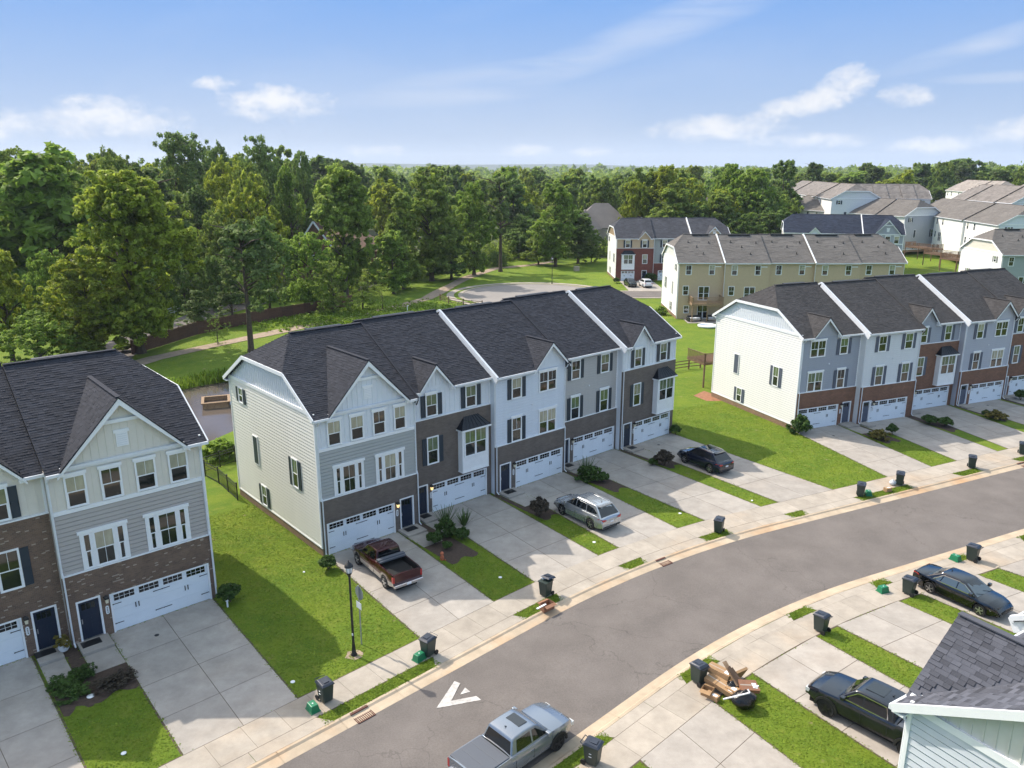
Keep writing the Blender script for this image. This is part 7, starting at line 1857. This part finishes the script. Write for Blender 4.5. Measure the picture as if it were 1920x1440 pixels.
def all_vehicles():
    # maroon pickup with open bed
    L_, W_, H_ = 5.6, 1.96, 1.83
    v = vehicle('pickup_truck', 'maroon pickup with silver lower flank and open bed, behind the street lamp', 'pickup', L_, W_, H_,
        [(-2.8,1.22),(-.42,1.24),(.0,1.20),(1.35,1.16),(2.3,1.08),(2.62,.98),(2.8,.80)], (1.42, .62, -.48, -.62, 1.14, .86, .71), (1.75, -1.75), M['p_maroon'], gv, sill=.40, rw=.385, bed=(-2.70,-.70,.78), lower=M['p_silverlow'],
        win=[[(1.12,1.21),(.60,1.70),(.32,1.72),(.30,1.21)],[(.20,1.21),(.20,1.72),(-.30,1.70),(-.38,1.21)]], lights='truck', door_x=(1.35,.25,-.45), fr=.13, rr=.03, spokes=5)
    MB().box(-1.12, -.66, -.86, .86, 1.27, 1.36).build('toolbox', M['covergrey'], v); MB().box(-.97,-.72,-.88,.88,1.36,1.42).build('folded_cover', M['covergrey'], v)
    park(v, at(662,1052), at(731,1112), 1, W_, (1.75,-1.75))
    # silver wagon
    L_, W_, H_ = 5.0, 1.94, 1.74
    sp_ = [(-2.5,.86),(-2.40,1.06),(-2.0,1.14),(-1.0,1.13),(0,1.10),(1.1,1.08),(1.8,1.02),(2.25,.90),(2.5,.64)]
    v = vehicle('suv_car', 'silver family wagon with roof rails in the third driveway', 'car', L_, W_, H_, sp_, (1.34, .36, -1.72, -2.38, 1.06, .90, .68), (1.50,-1.38), M['p_silver'], gv, sill=.27, rw=.365,
        win=[[(1.04,1.15),(.42,1.57),(.16,1.62),(.14,1.16)],[(.08,1.16),(.09,1.62),(-.80,1.60),(-.86,1.18)],[(-.93,1.18),(-.87,1.60),(-1.52,1.52),(-1.92,1.30),(-1.80,1.22)]], rails=True, spokes=5, door_x=(1.2,.13,-.9), spoiler=True, rim='rim')
    park(v, at(1048,963), at(1111,995), 1, W_, (1.50,-1.38))
    # navy wagon
    L_, W_, H_ = 4.65, 1.84, 1.69
    sp2 = [(-2.32,.86),(-2.22,1.05),(-1.8,1.12),(-.8,1.10),(0,1.07),(1.0,1.05),(1.65,.99),(2.1,.88),(2.32,.62)]
    v = vehicle('suv_car', 'dark navy crossover in the last driveway of the middle terrace', 'car', L_, W_, H_, sp2, (1.22, .28, -1.45, -2.16, 1.03, .86, .64), (1.37,-1.33), M['p_navy'], gv, sill=.25, rw=.36,
        win=[[(.96,1.12),(.36,1.52),(.10,1.57),(.08,1.13)],[(.02,1.13),(.03,1.57),(-.76,1.55),(-.82,1.15)],[(-.89,1.16),(-.83,1.55),(-1.28,1.47),(-1.68,1.26),(-1.58,1.19)]], rails=True, spokes=7, door_x=(1.1,.07,-.88), rim='rim', sunroof=(-.75,.05), spoiler=True)
    park(v, at(1279,867), at(1333,889), 1, W_, (1.37,-1.33))
    # pale silver pickup in the road with folded bed cover
    L_, W_, H_ = 5.45, 1.93, 1.80
    pp = [(-2.72,1.20),(-.55,1.22),(.0,1.18),(1.25,1.17),(2.0,1.13),(2.5,1.02),(2.72,.82)]
    v = vehicle('pickup_truck', 'pale silver pickup with sunroof and grey folding bed cover, on the road at the bottom', 'pickup', L_, W_, H_, pp, (1.32, .55, -.72, -.98, 1.15, .87, .68), (1.68,-1.56), M['p_lightsilver'], 'vehicles on the road', sill=.42, rw=.385, bed=(-2.62,-1.02,.80), cover=True,
        win=[[(1.05,1.22),(.50,1.66),(.28,1.68),(.26,1.22)],[(.18,1.22),(.18,1.68),(-.56,1.67),(-.66,1.22)]], lights='truck', door_x=(1.28,.22,-.78), rim='rimdk', fr=.16, rr=.03, sunroof=(-.10,.36), flares=True, hood_lines=True)
    f = at(1047,1408,ZR); d = Vector((math.cos(sdir(-6)), math.sin(sdir(-6)), 0)); park(v, (f.x, f.y, ZR+.012), f-d*3.24, -1, W_, (1.68,-1.56))
    # black saloon
    L_, W_, H_ = 4.82, 1.83, 1.45
    sd = [(-2.41,.86),(-2.3,1.0),(-1.75,1.02),(-1.2,.98),(0,.93),(1.0,.94),(1.8,.86),(2.2,.74),(2.41,.55)]
    v = vehicle('sedan_car', 'glossy black saloon with chrome window trim, nose away from the street', 'car', L_, W_, H_, sd, (1.28, .36, -.92, -1.80, .93, .84, .60), (1.45,-1.33), M['p_black'], gv, sill=.20, rw=.33,
        win=[[(1.00,.985),(.40,1.30),(.12,1.345),(.10,.98)],[(.04,.98),(.05,1.345),(-.70,1.32),(-.80,.98)],[(-.86,.985),(-.78,1.30),(-1.22,1.05),(-1.20,.99)]], lights='sedan', spokes=5, door_x=(1.15,.07,-.84), trim_chrome=True, sunroof=None, rim='rim')
    park(v, at(1835,1155), at(1740,1112), -1, W_, (1.45,-1.33))
    # dark pickup at the lower right
    L_, W_, H_ = 5.65, 1.98, 1.86
    v = vehicle('pickup_truck', 'dark grey blue four door pickup partly hidden by the near roof, lower right', 'pickup', L_, W_, H_, [(-2.82,1.28),(-.9,1.30),(0,1.26),(1.3,1.24),(2.2,1.17),(2.62,1.06),(2.82,.88)], (1.38, .62, -.85, -1.12, 1.23, .89, .70), (1.78,-1.72), M['p_char'], gv, sill=.45, rw=.41, bed=(-2.72,-1.18,.85), cover=True,
        win=[[(1.10,1.30),(.56,1.72),(.32,1.74),(.30,1.30)],[(.22,1.30),(.22,1.74),(-.66,1.73),(-.78,1.30)]], lights='truck', door_x=(1.32,.26,-.86), rim='rimdk', fr=.15, rr=.03, sunroof=(-.35,.42), flares=True, hood_lines=True, trim_chrome=True)
    park(v, at(1552,1346), at(1690,1420), 1, W_, (1.78,-1.72))
    # two small far cars before the red brick terrace
    v = vehicle('suv_car', 'dark car facing out of the driveway of the red brick end house', 'car', 4.5, 1.8, 1.5, sp2, (1.18, .32, -1.45, -2.0, .98, .84, .64), (1.37,-1.33), M['p_dark'], gv, sill=.25, rw=.34, win=[[(.95,1.05),(.30,1.40),(-.78,1.42),(-1.5,1.12)]], spokes=5, door_x=(.07,))
    v.location = (24.4, 161.8, .07); v.rotation_euler = (0,0,R(-82))
    v = vehicle('suv_car', 'white car seen from behind in the driveway of the red brick end house', 'car', 4.65, 1.84, 1.65, sp2, (1.18, .32, -1.65, -2.18, 1.00, .86, .66), (1.37,-1.33), M['p_white'], gv, sill=.25, rw=.36, win=[[(.95,1.07),(.30,1.50),(-1.40,1.50),(-1.76,1.12)]], spokes=5, door_x=(.07,))
    v.location = (27.4, 161.2, .07); v.rotation_euler = (0,0,R(97))
all_vehicles()
# ------------------------------------------------------------------ air
def haze():
    m = bpy.data.materials.new('haze air'); m.use_nodes = True; nt = m.node_tree; nt.nodes.clear()
    o = N(nt, 'ShaderNodeOutputMaterial'); v = N(nt, 'ShaderNodeVolumePrincipled'); v.inputs['Density'].default_value = HAZE; v.inputs['Color'].default_value = (.80, .88, 1.0, 1); v.inputs['Anisotropy'].default_value = .2
    nt.links.new(v.outputs[0], o.inputs['Volume'])
    b = MB().box(-7600, 7600, -1600, 7900, -3, 160).build('haze', m); tag(b, kind='stuff'); tag(b, 'thin pale summer haze over the whole place', 'haze')
HAZE = .00011
haze()
